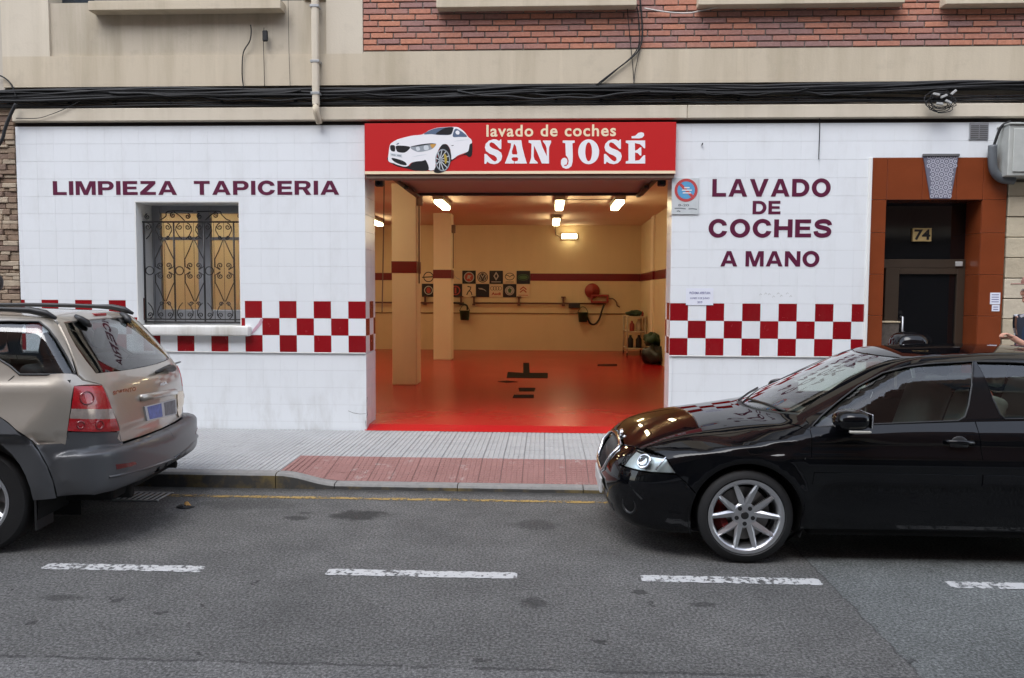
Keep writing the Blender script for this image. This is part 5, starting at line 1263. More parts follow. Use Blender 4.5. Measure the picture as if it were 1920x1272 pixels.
def loc(mb, name, m, parent, smooth=False, ang=None, mirror=False):
    """mesh given in the car's own coordinates"""
    outs = []
    for s in ((1, -1) if mirror else (1,)):
        o = mesh(name, [(p[0], p[1] * s, p[2]) for p in mb.v], mb.f if s == 1 else [tuple(reversed(f)) for f in mb.f], m, None, smooth); o.parent = parent
        if ang: autosmooth(o, ang)
        outs.append(o)
    return outs
def paint(name, col, metal, rough, coat=1.0, flake=.0, cr=.03, spec=.5, cior=1.5):
    m, t, b, o = nodemat(name); P = t.nodes.new('ShaderNodeTexCoord').outputs['Object']
    n = noise(t, 1.6, 4, .6, P); dust = noise(t, 40, 4, .7, P)
    c = mixc(t, n, tuple(x * .93 for x in col), tuple(min(1, x * 1.06) for x in col))
    if flake: c = mixc(t, mth(t, 'MULTIPLY', noise(t, 900, 2, .5, P), flake), c, tuple(min(1, x * 1.7) for x in col))
    t.links.new(c, b.inputs['Base Color']); b.inputs['Metallic'].default_value = metal
    t.links.new(mth(t, 'ADD', mth(t, 'MULTIPLY', dust, .12), rough - .05), b.inputs['Roughness'])
    b.inputs['Coat Weight'].default_value = coat; b.inputs['Specular IOR Level'].default_value = spec; b.inputs['Coat Roughness'].default_value = cr; b.inputs['Coat IOR'].default_value = cior
    return m
TYRE = pm('tyre_rubber', (.016, .016, .017), .62, var=.25, scale=10); RIM = pm('alloy_silver', (.58, .59, .61), .30, .85, var=.06); RIMD = pm('alloy_shadow', (.20, .205, .215), .35, .8, var=.06)
CHROME = pm('chrome', (.75, .76, .78), .12, 1.0, var=.04); PLK = pm('black_plastic', (.020, .020, .021), .45, var=.2, scale=14); LINER = pm('wheelhouse_liner', (.006, .006, .006), .95, var=0)
INT = pm('cabin_grey', (.075, .078, .075), .8, var=.15); INTL = pm('seat_cloth', (.30, .32, .30), .9, var=.2); DISC = pm('brake_disc', (.22, .21, .20), .4, .8, var=.2)
def wheel(parent, x, y, z, R, r, w_, name, spokes, near, red=False, twin=True):
    """tyre, rim and brake of one wheel; near: -1 outer face towards the camera"""
    s = near
    t = bpy.data.objects.new(name, None); t.location = (x, y, z); COL.objects.link(t); t.parent = parent
    def P(mb, nm, m, ang=30):
        o = mesh(nm, mb.v, mb.f, m); o.parent = t; autosmooth(o, ang); return o
    yo = s * w_ / 2
    prof = [(r, .78), (r + .012, .92), (r + (R - r) * .45, 1.0), (R - .025, .93), (R - .004, .75), (R, .3), (R, -.3), (R - .004, -.75), (R - .025, -.93), (r + .02, -.98), (r, -.8)]
    P(MB().lathe([(a, b * w_ / 2) for a, b in prof], (0, 0, 0), 'Y', 64), 'tyre', TYRE, 40)
    o1 = .92
    P(MB().lathe([(r + .001, yo * .80), (r + .010, yo * .95), (r - .002, yo * .97), (r - .014, yo * .93), (r - .026, yo * .80), (r - .032, yo * .3), (r - .04, -yo * .8)], (0, 0, 0), 'Y', 64), 'rim_barrel', RIM, 40)
    P(MB().lathe([(0, yo * .05), (r * .74, yo * .05), (r * .74, -yo * .05), (0, -yo * .05)], (0, 0, 0), 'Y', 40), 'brake_disc', DISC)
    P(MB().lathe([(0, -yo * .2), (r - .035, -yo * .2)], (0, 0, 0), 'Y', 40), 'inner_shield', LINER)
    if red:
        cal = MB()
        for a in range(10):
            t0 = math.radians(150 + a * 7); t1 = math.radians(150 + (a + 1) * 7)
            q = [(r * .5, t0), (r * .84, t0), (r * .84, t1), (r * .5, t1)]
            v = [(rr * math.cos(tt), yy, rr * math.sin(tt)) for yy in (yo * .12, yo * .42) for rr, tt in q]
            cal.add(v, [(0, 1, 2, 3), (7, 6, 5, 4), (0, 4, 5, 1), (1, 5, 6, 2), (2, 6, 7, 3), (3, 7, 4, 0)])
        P(cal, 'brake_caliper', pm('caliper_red', (.28, .012, .010), .5))
    P(MB().lathe([(0, yo * .62), (.028, yo * .62), (.034, yo * .6), (.075, yo * .60), (.085, yo * .5), (.06, yo * .1), (0, yo * .1)], (0, 0, 0), 'Y', 32), 'hub', RIM)
    P(MB().lathe([(0, yo * .66), (.022, yo * .655), (.027, yo * .61)], (0, 0, 0), 'Y', 24), 'centre_cap', PLK)
    for k in range(spokes):
        a0 = math.radians(-90) + 2 * PI * k / spokes
        for q in ((-1, 1) if twin else (0,)):
            # V spoke: from beside the bolt out to the rim edge
            ai = a0 + q * .55; ao = a0 + q * .235 * (1 if twin else 0) * 1.25
            pi = (.058 * math.cos(ai), .058 * math.sin(ai)); pm_ = (.118 * math.cos(a0 + q * .38), .118 * math.sin(a0 + q * .38)); po = ((r - .006) * math.cos(ao), (r - .006) * math.sin(ao))
            sp_ = MB(); V = []
            path = [pi, pm_, ((pm_[0] * .4 + po[0] * .6), (pm_[1] * .4 + po[1] * .6)), po]; wd = [.050, .044, .033, .024]; yy = [.60, .74, .86, .92]
            for i, p in enumerate(path):
                a = path[max(i - 1, 0)]; b = path[min(i + 1, 3)]; dx, dz = b[0] - a[0], b[1] - a[1]; l = math.hypot(dx, dz); nx_, nz_ = -dz / l, dx / l; h = wd[i] / 2
                y0, y1 = yo * yy[i], yo * (yy[i] - .38)
                ridge = h * .35 * (q if q else 0)
                V += [(p[0] + nx_ * h, y0 - yo * .10, p[1] + nz_ * h), (p[0] + nx_ * ridge, y0, p[1] + nz_ * ridge), (p[0] - nx_ * h, y0 - yo * .10, p[1] - nz_ * h), (p[0] - nx_ * h * .8, y1, p[1] - nz_ * h * .8), (p[0] + nx_ * h * .8, y1, p[1] + nz_ * h * .8)]
            Fc = []
            for i in range(3):
                for j in range(5): Fc.append((i * 5 + j, i * 5 + (j + 1) % 5, (i + 1) * 5 + (j + 1) % 5, (i + 1) * 5 + j))
            Fc += [(4, 3, 2, 1, 0), (15, 16, 17, 18, 19)]
            me = mesh('spoke', V, Fc, RIM); me.parent = t
            bm = bmesh.new(); bm.from_mesh(me.data); bmesh.ops.recalc_face_normals(bm, faces=bm.faces[:]); bm.to_mesh(me.data); bm.free()
        bx, bz = .055 * math.cos(a0), .055 * math.sin(a0)
        P(MB().cyl((bx, yo * .60, bz), (bx, yo * .615, bz), .0145, 10), 'wheel_bolt', PLK)
    return t
def seat(parent, x, y, zf, m=INTL, w_=.5):
    t = bpy.data.objects.new('seat', None); t.location = (x, y, zf); COL.objects.link(t); t.parent = parent
    def A(mb, nm): o = mesh(nm, mb.v, mb.f, m); o.parent = t; autosmooth(o, 50)
    A(MB().bbox(-.28, .24, -w_ / 2, w_ / 2, .0, .16, .04), 'cushion'); A(MB().bbox(-.07, .07, -w_ / 2, w_ / 2, 0, .58, .045, Matrix.Translation((.24, 0, .08)) @ Matrix.Rotation(.32, 4, 'Y')), 'backrest')
    A(MB().bbox(-.05, .05, -.13, .13, 0, .17, .035, Matrix.Translation((.45, 0, .69)) @ Matrix.Rotation(.22, 4, 'Y')), 'headrest')
# ------------------------------------------------------------------ black saloon, front half in view at the right
HW = .865
_zs = ncs([0, .38, .70, 1.02, 1.3, 1.8, 2.6, 3.5, 4.45], [.58, .675, .745, .80, .850, .868, .878, .89, .90])
_ze = ncs([0, .12, .2, .45, .8, 1.19, 1.5, 2.5, 3.6, 4.0, 4.45], [.60, .655, .697, .785, .842, .885, .915, .945, .955, .935, .90])
_yi = lambda x: .615 + .175 * sst(.75, 1.45, x)
_hw = ncs([0, .3, .6, .9, 1.5, 2.5, 3.5, 4.0, 4.45], [.79, .82, .848, .862, HW, HW, .862, .835, .78])
_nose = ncs([.1, .2, .3, .42, .52, .62, .70, .76, .9], [.13, .055, .02, .0, .012, .055, .11, .16, .3])
_tail = ncs([.1, .25, .42, .6, .75, .88, .97], [.12, .04, .0, .03, .08, .10, .14])
_rf = ncs([1.5, 1.9, 2.3, 2.7, 3.2, 3.6, 4.0], [1.20, 1.335, 1.378, 1.392, 1.378, 1.33, 1.2])
SWX = (.89, 3.41); SWZ = .305
def f_sedan(x, y, z):
    a = np.abs(y)
    prof = 1 - .055 * np.clip((.50 - z) / .35, 0, 1) ** 2 - .018 * np.clip((z - .62) / .3, 0, 1) ** 2
    W = _hw(x) * prof
    for wx in SWX:
        rr = np.hypot(x - wx, z - SWZ); W = W + .014 * np.exp(-((rr - .385) / .045) ** 2)
    W = W - .008 * np.exp(-((z - .46) / .10) ** 2) * sst(1.25, 1.5, x) * (1 - sst(2.9, 3.1, x))
    side = a - W
    zs, ze, yi = _zs(x), _ze(x), _yi(x); yo = W - .012
    nx_, nz_ = (ze - zs), (yo - yi); l = np.hypot(nx_, nz_)
    cham = (nx_ * (a - yo) + nz_ * (z - zs)) / l
    crown = ze + (.012 + .040 * sst(.1, .9, x)) * (1 - (a / yi) ** 2) * (1 - sst(1.1, 1.4, x) * .6)
    top = (z - np.where(a < yi, crown, ze + (a - yi) * -.19)) * .96
    nose = (_nose(z) + .05 * (a / .6) ** 2 + .30 * (a / .82) ** 6 - x) * .9
    tail = (x - (4.45 - _tail(z) - .05 * (a / .6) ** 2 - .22 * (a / .82) ** 6)) * .92
    bot = .165 + .035 * sst(.7, 1.3, x) - z
    f = smax(side, cham, .022); f = smax(f, top, .05); f = smax(f, nose, .07); f = smax(f, tail, .08); f = smax(f, bot, .05)
    wc = .80 - (z - .92) * .47 - .025 * np.clip((z - 1.15) / .2, 0, 1) ** 2 - .06 * sst(3.0, 4.0, x)
    cs = (a - wc) * .90
    ct = z - (_rf(x) - .05 * (a / .6) ** 2)
    ws = (1.02 + (z - .90) / .475 + .24 * (a / .7) ** 2 - x) * .43
    rw = (x - (4.02 - (z - .95) / .62 - .16 * (a / .65) ** 2)) * .53
    g = smax(cs, ct, .11); g = smax(g, ws, .055); g = smax(g, rw, .07); g = smax(g, .7 - z, .02)
    return smin(f, g, .022)
SO = (.42, -2.965, 0.0)
SB = Body(f_sedan, SO, 0.0)
car = thing('parked_car', 'black saloon car with silver alloy wheels parked at the right', 'car', SO)
BLK = paint('car_paint_black', (.0030, .0032, .0042), .0, .4, 1.0, 0, .015, .0, 1.42); GLS = glassmat('car_glass', (.70, .76, .71), 1.48); GLK = pm('gloss_black_trim', (.006, .006, .007), .12, var=0)
def z1p(p): return (1100 + p[0] / 2.3415, 620 + p[1] / 2.3415)
def C1(*p): return SB.cast([z1p(q) for q in p])
def cat(*a): return np.concatenate([np.atleast_2d(q) for q in a])
def sidec(pts): p = np.array(pts, float); return SB.side(p[:, 0], p[:, 1])
def topc(pts): p = np.array(pts, float); return SB.top(p[:, 0], p[:, 1])
def arch(cx, cz, r, a0, a1, n=22): return [(cx + r * math.cos(math.radians(a0 + (a1 - a0) * i / n)), cz + r * math.sin(math.radians(a0 + (a1 - a0) * i / n))) for i in range(n + 1)]
AR = .357
VS = (0, .86, -.50); VC = (.72, .69, 0); VT = (.12, 0, -1); VR = (-.72, .69, 0)
HL = C1((210, 512), (345, 553), (390, 630), (272, 622), (147, 588))       # headlight corners
seam = topc([(x, -np.interp(x, [.1, .2, .45, .8, 1.2], [.575, .60, .635, .655, .665])) for x in np.linspace(1.20, .24, 16)])
hood_c = cat(seam, HL[0] + np.array([0, 0, .006]))
fl_ = lambda z: np.interp(z, [.2, .5, .8, .9], [1.235, 1.262, 1.292, 1.300])
doorf = sidec([(fl_(z), z) for z in (.21, .35, .5, .65, .8, .875)])
arc1 = sidec(arch(SWX[0], SWZ, AR, -16, 155))
# front fender
fender = cat(HL[1], HL[2], sidec([(.50, .53)]), arc1[::-1], doorf, seam[0], seam[1:], HL[0] + np.array([.03, -.01, .0]))
panel(SB, 'front_fender', [fender], VS, BLK, car, mirror=True)
# bumper halves
zc = np.linspace(.165, .43, 6)
cl = SB.front(np.zeros(6), zc, -.4, 1)
gtop = SB.front([-.10, -.20, -.27], [.435, .44, .47], -.4, 1)
und = SB.front(np.linspace(-.66, 0, 8), np.full(8, .178), -.4, 1)
undside = sidec([(.60, .195), (.5, .185), (.42, .18), (.34, .178)])
bump = cat(cl, gtop, SB.front([-.345, -.352, -.345], [.59, .64, .668], -.4, 1), HL[0] + np.array([0, .02, -.004]), HL[4] + np.array([0, 0, -.008]), HL[3] + np.array([0, 0, -.008]), HL[2] + np.array([.01, 0, -.008]), sidec([(.50, .525)]), sidec(arch(SWX[0], SWZ, AR, 155, 196, 8)), undside, und[:-1])
panel(SB, 'front_bumper', [bump], VC, BLK, car, mirror=True, inset=0.0, back=1.0)
# hood
fe = cat(SB.front([-.34, -.24, -.12], [.672, .680, .684], -.4, 1), SB.front([0.0], [.685], -.4, 1))
cowl = topc([(1.045 + .34 * (y / .7) ** 2, y) for y in np.linspace(0, -.645, 9)])
half = cat(hood_c[:-1], HL[0] + np.array([0, .015, .008]), fe, cowl)
full = cat(half[:len(hood_c) + 4], (half[:len(hood_c) + 3] * np.array([1, -1, 1]))[::-1], (cowl * np.array([1, -1, 1]))[::-1][:-1], cowl)
panel(SB, 'hood', [full], VT, BLK, car, inset=.003)
# head lamps: reflector bowl, lens
LENS = glassmat('lamp_lens', (.88, .93, .93), 1.28); REFL = pm('lamp_reflector', (.74, .78, .78), .30, .55, var=.25, scale=22)
panel(SB, 'headlight_reflector', [HL], VC, REFL, car, sp=.03, inset=.005, off=-.034, rim=.03, mirror=True, back=1.0)
for o in panel(SB, 'headlight', [HL], VC, LENS, car, sp=.03, inset=.003, off=-.001, rim=.008, mirror=True, back=1.0): tag(o, 'clear headlight with round projector')
for (p, rad) in (((248, 572), .055),):
    c = C1(p)[0]
    for s in (-1, 1):
        q = MB().lathe([(rad, .0), (rad - .006, .010), (rad - .014, .004), (rad * .5, -.012), (0, -.008)], (0, 0, 0), 'X', 28); nq = SB.normal(c[None])[0]; pq = c - nq * .012; M_ = Matrix.Translation((pq[0], pq[1] * -s, pq[2])) @ Vector((nq[0], nq[1] * -s, nq[2])).to_track_quat('X', 'Z').to_matrix().to_4x4()
        mb = MB(); mb.add([M_ @ Vector(v) for v in q.v], q.f); loc(mb, 'projector', CHROME, car, True)
ld = C1((345, 556), (300, 612))
for s in (1, -1): loc(MB().tube([(p[0] + .004, p[1] * s, p[2]) for p in (ld[0], (ld[0] + ld[1]) / 2, ld[1])], .006, 6), 'lamp_divider', CHROME, car, True)
# grille: dark mesh, slats and chrome frame
gl_ = cat(SB.front([0, -.15, -.29, -.335, -.33, -.27, -.20, -.10], [.674, .670, .660, .640, .585, .485, .455, .45], -.4, 1))
gfull = cat(gl_, (gl_[1:] * np.array([1, -1, 1]))[::-1])
panel(SB, 'grille_mesh', [gfull], (1, 0, 0), PLK, car, inset=.004, off=-.03, rim=.0, sp=.04)
fr3 = [tuple(p - np.array([.004, 0, 0])) for p in gfull]
loc(MB().tube(fr3, .014, 8, True), 'grille_frame', CHROME, car, True)
for i in range(-7, 8):
    y = i * .038; t_, b_ = SB.front([y, y], [.665, .46 + .25 * max(0, abs(y) - .2)], -.4, 1)
    loc(MB().tube([(t_[0] + .012, y, t_[2]), ((t_[0] + b_[0]) / 2 + .004, y, (t_[2] + b_[2]) / 2), (b_[0] + .012, y, b_[2])], .007, 6), 'grille_slat', PLK, car, True)
loc(MB().lathe([(0, -.012), (.036, -.01), (.042, 0), (.042, .012)], (SB.front([0], [.69], -.4, 1)[0][0] - .006, 0, .69), 'X', 24), 'bonnet_emblem', CHROME, car, True)
xb = SB.front([0], [.36], -.4, 1)[0][0]
loc(MB().bbox(xb - .022, xb - .004, -.26, .26, .30, .41, .004), 'front_number_plate', pm('plate_white', (.62, .63, .62), .5, var=.08), car)
for s in (1, -1):
    c = C1((183, 765))[0]
    q = MB().lathe([(.066, .012), (.060, -.006), (.048, .004), (.044, .03), (0, .034)], (0, 0, 0), 'X', 24); M_ = Matrix.Translation((c[0] + .004, c[1] * s, c[2])) @ Matrix.Rotation((.72 if s > 0 else -.72), 4, 'Z'); mb = MB(); mb.add([M_ @ Vector(v) for v in q.v], q.f)
    loc(mb, 'fog_lamp', PLK, car, True)
lo = cat(SB.front([-.42, -.2, 0], [.215, .21, .21], -.4, 1), SB.front([0, -.2, -.42], [.275, .275, .27], -.4, 1))
lof = cat(lo[:3], (lo[:2] * np.array([1, -1, 1]))[::-1], (lo[4:] * np.array([1, -1, 1]))[::-1], lo[3:])
panel(SB, 'lower_intake', [lof], (1, 0, 0), PLK, car, inset=0, off=.003, rim=.004, sp=.05)
# doors
b_z = lambda x: np.interp(x, [1.30, 1.5, 1.9, 2.3, 2.8, 3.3], [.893, .906, .925, .942, .955, .962])
DB = 2.348
def belt(x0, x1, n=12): return sidec([(x, b_z(x)) for x in np.linspace(x0, x1, n)])
rear_edge1 = sidec([(DB + .03 * (z < .4) * (.4 - z), z) for z in (.90, .8, .6, .4, .245)])
fd = cat(doorf, belt(1.31, DB - .001), rear_edge1, sidec([(x, .245) for x in np.linspace(DB - .05, 1.26, 9)]))
d1 = panel(SB, 'front_door', [fd], VS, BLK, car, mirror=True)
arc2 = arch(SWX[1], SWZ, AR + .002, 196, 118, 12)
rd = cat(rear_edge1[::-1], belt(DB + .002, 3.30), sidec([(3.36, .90), (3.36, .80), (3.28, .68)]), sidec(arc2[::-1])[1:-2], sidec([(x, .245) for x in np.linspace(3.02, DB + .06, 6)]))
d2 = panel(SB, 'rear_door', [rd], VS, BLK, car, mirror=True)
sill = cat(sidec([(x, .238) for x in np.linspace(1.255, 3.03, 14)]), sidec([(x, .195) for x in np.linspace(3.03, 1.245, 14)]))
panel(SB, 'sill', [sill], VS, BLK, car, mirror=True, inset=.001)
mo = cat(sidec([(x, .615) for x in np.linspace(1.31, DB - .02, 10)]), sidec([(x, .535) for x in np.linspace(DB - .02, 1.30, 10)]))
panel(SB, 'door_moulding', [mo], VS, BLK, car, mirror=True, off=.010, rim=.012, sp=.03)
mo = cat(sidec([(x, .615) for x in np.linspace(DB + .02, 3.1, 8)]), sidec([(x, .535) for x in np.linspace(3.08, DB + .02, 8)]))
panel(SB, 'door_moulding', [mo], VS, BLK, car, mirror=True, off=.010, rim=.012, sp=.03)
for (x0, dpar) in ((2.125, d1), (2.98, d2)):
    for k, s in ((0, 1), (1, -1)):
        p = SB.side([x0, x0 + .17, x0 + .085], [.826, .818, .80])
        yy = p[0][1] * s; o = s * -.030
        t_ = MB().tube([(x0, yy, .826), (x0 + .012, yy + o, .828), (x0 + .09, yy + o * 1.25, .826), (x0 + .16, yy + o, .820), (x0 + .172, yy, .818)], [.010, .013, .015, .015, .010], 8)
        loc(t_, 'door_handle', BLK, dpar[k], True)
        loc(MB().lathe([(.0, -.004), (.055, -.003), (.06, .002)], (x0 + .09, p[2][1] * s, .80), 'Y', 20), 'handle_recess', PLK, dpar[k], True)
# rear quarter, trunk, rear bumper (behind the picture edge)
quarter = cat(sidec(arch(SWX[1], SWZ, AR + .002, 118, -12, 20)), sidec([(3.9, .33), (4.0, .45), (4.05, .6), (4.12, .75), (4.10, .86)]), topc([(4.02, -.72), (3.8, -.74), (3.6, -.76)]), sidec([(3.32, .957), (3.375, .90), (3.37, .8), (3.29, .68)]))
panel(SB, 'rear_quarter', [quarter], VS, BLK, car, mirror=True)
bk = lambda y, z: SB.front(y, z, 5.2, -1)
rb = cat(bk(np.zeros(4), [.2, .3, .45, .62]), bk([-.3, -.6], [.62, .62]), sidec([(4.05, .6), (4.0, .45), (3.9, .33), (3.78, .25)]), sidec([(3.9, .2), (4.1, .2)]), bk([-.6, -.3], [.2, .2]))
panel(SB, 'rear_bumper', [rb], VR, BLK, car, mirror=True, inset=0, back=1.0)
tl = cat(bk(np.zeros(4), [.63, .72, .8, .88]), topc([(4.25, 0.0), (4.02, 0), (4.02, -.3), (4.02, -.66)]), bk([-.62, -.6, -.58], [.86, .75, .63]), bk([-.3], [.63]))
panel(SB, 'boot_lid', [tl], (-.75, .1, -.65), BLK, car, mirror=True, inset=0, back=1.2)
tlm = cat(bk([-.62, -.61, -.6], [.64, .75, .86]), sidec([(4.13, .86), (4.14, .75), (4.09, .63)]))
panel(SB, 'tail_light', [tlm], VR, pm('tail_red', (.35, .01, .01), .15, var=.1), car, mirror=True, back=1.0)
# windscreen, roof, cabin sides
WSn = C1((905, 388), (1000, 312), (1150, 208), (1290, 142), (1378, 118))
wb = topc([(1.075 + .33 * (y / .7) ** 2, y) for y in np.linspace(-.60, 0, 8)])
wtop_y = np.linspace(WSn[-1][1], 0, 7)
wtx = WSn[-1][0] - .10 * (1 - (wtop_y / WSn[-1][1]) ** 2)
wt_ = topc(list(zip(wtx, wtop_y)))
hws = cat(WSn, wt_[1:])
ws_loop = cat(hws, (hws[:-1] * np.array([1, -1, 1]))[::-1], (wb[:-1] * np.array([1, -1, 1])), wb[::-1])
ws_o = panel(SB, 'windscreen', [ws_loop], (.55, 0, -.83), GLS, car, inset=.012, off=-.004, rim=0, sp=.05)
panel(SB, 'windscreen_border', [ws_loop, np.array([(p - ws_loop.mean(0)) * np.array([.93, .95, .93]) + ws_loop.mean(0) for p in ws_loop])], (.55, 0, -.83), GLK, car, inset=.003, off=-.0055, rim=0, sp=.03)
cw = cat(cowl, (cowl[1:] * np.array([1, -1, 1]))[::1][::-1][::-1])
cwl = cat(cowl[::-1], (cowl[1:] * np.array([1, -1, 1])), (wb[:-1] * np.array([1, -1, 1])), wb[::-1])
panel(SB, 'cowl', [cwl], VT, PLK, car, inset=0, off=-.012, rim=.0)
REg = topc([(3.40 + .0, -.50), (3.9, -.60), (3.99, -.45), (4.0, -.2), (4.01, 0)])
re_t = topc([(3.36, -.3), (3.34, 0)])
rg = cat(REg, re_t[::-1]); rgl = cat(rg, (rg[1:-2] * np.array([1, -1, 1]))[::-1][:0]) if False else cat(REg, (REg[:-1] * np.array([1, -1, 1]))[::-1], re_t[:1] * np.array([1, -1, 1]), re_t[1:], re_t[:1])
panel(SB, 'rear_screen', [rgl], (-.5, 0, -.86), GLS, car, inset=.006, off=-.004, rim=0, sp=.05)
redge = topc([(x, -np.interp(x, [1.8, 2.1, 2.6, 3.1, 3.36], [.55, .565, .568, .55, .515])) for x in np.linspace(max(WSn[-1][0] + .01, 1.9), 3.36, 10)])
rfl = cat(wt_[::-1], redge, re_t); rfl2 = cat(wt_[::-1], redge, re_t[:1], re_t[1:], (re_t[:1] * np.array([1, -1, 1])), (redge * np.array([1, -1, 1]))[::-1], (wt_[:-1] * np.array([1, -1, 1])))
panel(SB, 'roof', [rfl2], (0, 0, -1), BLK, car, inset=.001, sp=.05)
WINF = C1((985, 424), (1030, 374), (1095, 318), (1190, 245), (1300, 186), (1400, 160), (1500, 147), (1694, 136), (1690, 240), (1676, 330), (1660, 380), (1630, 397), (1450, 404), (1250, 412), (1100, 419))
ZWT = WINF[7][2]
zt_ = lambda x: np.interp(x, [2.4, 2.7, 3.0, 3.2, 3.3], [ZWT, ZWT - .002, ZWT - .02, ZWT - .05, ZWT - .09])
WINR = cat(sidec([(x, zt_(x)) for x in np.linspace(2.455, 3.22, 8)]), sidec([(3.30, 1.12), (3.30, 1.0), (3.26, .975)]), sidec([(x, b_z(x) + .012) for x in np.linspace(3.2, 2.54, 6)]), sidec([(2.515, .985), (2.495, 1.07)]))
apill = cat(seam[0] + np.array([.02, 0, .0]), WSn, redge[1:], topc([(3.5, -.56), (3.85, -.665), (4.0, -.70)]), topc([(3.8, -.735), (3.6, -.755)]), sidec([(3.32, .962)]), belt(1.31, 3.28, 20)[::-1], doorf[-1])
panel(SB, 'cabin_frame', [apill, WINF, WINR], (.0, .88, -.47), BLK, car, mirror=True, inset=.0015, sp=.03)
panel(SB, 'front_window', [WINF], (0, .9, -.43), GLS, car, mirror=True, inset=-.004, off=-.010, rim=0, sp=.06)
panel(SB, 'rear_window', [WINR], (0, .9, -.43), GLS, car, mirror=True, inset=-.004, off=-.010, rim=0, sp=.06)
bp1 = cat(sidec([(x, z) for x, z in ((WINF[7][0] + .004, ZWT - .003), (2.45, ZWT - .003), (2.49, 1.07), (2.51, .985), (2.53, .962), (WINF[11][0], .95), (WINF[10][0], .975), (WINF[9][0], 1.05))]))
panel(SB, 'b_pillar_trim', [bp1], (0, .9, -.43), GLK, car, mirror=True, off=.0015, rim=.002, inset=.003)
for loop in (WINF, WINR):
    nn = SB.normal(loop)
    for s in (1, -1): loc(MB().tube([(p[0], p[1] * s, p[2]) for p in (dens(loop, .05) + .0)], .0055, 5, True), 'window_seal', PLK, car, True)
# mirrors
mc = np.array([1.50, -.96, .975])
def ell(c, r, n=(12, 18), cut=None):
    V = []; F = []
    for i in range(n[0] + 1):
        a = PI * i / n[0]
        for j in range(n[1]):
            b = 2 * PI * j / n[1]; p = [math.sin(a) * math.cos(b), math.sin(a) * math.sin(b), math.cos(a)]
            p = [math.copysign(abs(q) ** .75, q) for q in p]
            V.append([c[k] + r[k] * p[k] for k in range(3)])
    for i in range(n[0]):
        for j in range(n[1]): F.append((i * n[1] + j, (i + 1) * n[1] + j, (i + 1) * n[1] + (j + 1) % n[1], i * n[1] + (j + 1) % n[1]))
    return V, F
for s in (1, -1):
    mt = bpy.data.objects.new('wing_mirror', None); mt.location = (mc[0], mc[1] * s, mc[2]) if s > 0 else (mc[0] + .12, -mc[1] - .09, mc[2] - .01); mt.rotation_euler = (0, 0, 0 if s > 0 else -1.15); COL.objects.link(mt); mt.parent = car
    V, F_ = ell((0, 0, 0), (.085, .115, .062)); V = [(x + (.012 if x > 0 else -.03 * (1 - (y / .115) ** 2)), y, z + .1 * x * (1 if x < 0 else 0)) for x, y, z in V]
    o = mesh('mirror_shell', V, F_ if s > 0 else F_, BLK, None, True); o.parent = mt
    o = mesh('mirror_glass', *(lambda q: (q.v, q.f))(MB().bbox(.088, .096, -.095, .095, -.046, .046, .004)), CHROME); o.parent = mt
    o = mesh('indicator_strip', *(lambda q: (q.v, q.f))(MB().bbox(-.05, .08, -s * .10 - .012, -s * .10 + .012, -.070, -.055, .004)), pm('indicator_clear', (.5, .48, .42), .2)); o.parent = mt
    q = MB().tube([(.03, s * .10, -.03), (.02, s * .15, -.055), (.0, s * .19, -.075)], [.03, .032, .04], 10); o = mesh('mirror_arm', q.v, q.f, PLK, None, True); o.parent = mt
# wipers, papers on the dashboard
for (y0, y1) in ((-.50, .08), (.12, .55)):
    a = topc([(1.06 + .33 * (y0 / .7) ** 2, y0), (1.12 + .33 * (y1 / .7) ** 2, y1)]); loc(MB().tube([tuple(a[0] + [0, 0, .015]), tuple(a.mean(0) + [0, 0, .02]), tuple(a[1] + [0, 0, .012])], .009, 6), 'wiper', PLK, car, True)
# wheels and wheel houses
for wx in SWX:
    for s in (-1, 1):
        wheel(car, wx, s * .752, SWZ + .006, .311, .236, .215, 'wheel', 5, s, True)
        q = MB(); n = 28
        V = []
        for i in range(n + 1):
            a = math.radians(-20 + 220 * i / n)
            for yy in (.845, .50): V.append((wx + .372 * math.cos(a), s * yy, SWZ + .372 * math.sin(a)))
        q.add(V, [(2 * i, 2 * i + 1, 2 * i + 3, 2 * i + 2) for i in range(n)]).add([(wx - .4, s * .50, .12), (wx + .4, s * .50, .12), (wx + .4, s * .50, .7), (wx - .4, s * .50, .7)], [(0, 1, 2, 3)])
        loc(q, 'wheel_house', LINER, car)
loc(MB().bbox(.25, 4.2, -.50, .50, .17, .36, .03).bbox(1.3, 3.0, -.80, .80, .185, .34, .02), 'underbody', LINER, car)
loc(MB().box(1.28, 3.95, -.74, .74, .345, .36), 'cabin_floor', INT, car)
loc(MB().bbox(1.18, 1.62, -.70, .70, .55, .885, .05), 'dashboard', INT, car, ang=50)
loc(MB().bbox(.35, 1.16, -.55, .55, .30, .60, .05), 'engine', LINER, car)
loc(MB().box(1.30, 3.35, -.79, -.77, .36, .88), 'door_trim', INT, car, mirror=True)
sw_ = MB().tube([(1.74 + .10 * math.cos(t) * .5, -.36 + .18 * math.sin(t), .86 + .17 * math.cos(t)) for t in np.linspace(0, 2 * PI, 28, endpoint=False)], .014, 8, True); loc(sw_, 'steering_wheel', PLK, car, True)
loc(MB().cyl((1.58, -.36, .80), (1.75, -.36, .86), .035, 10), 'steering_column', PLK, car, True)
seat(car, 2.2, -.36, .44); seat(car, 2.2, .36, .44); seat(car, 3.0, -.36, .46); seat(car, 3.0, .36, .46)
loc(MB().bbox(3.4, 3.95, -.6, .6, .80, .86, .02), 'parcel_shelf', INT, car)
pp_ = C1((865, 360))[0]
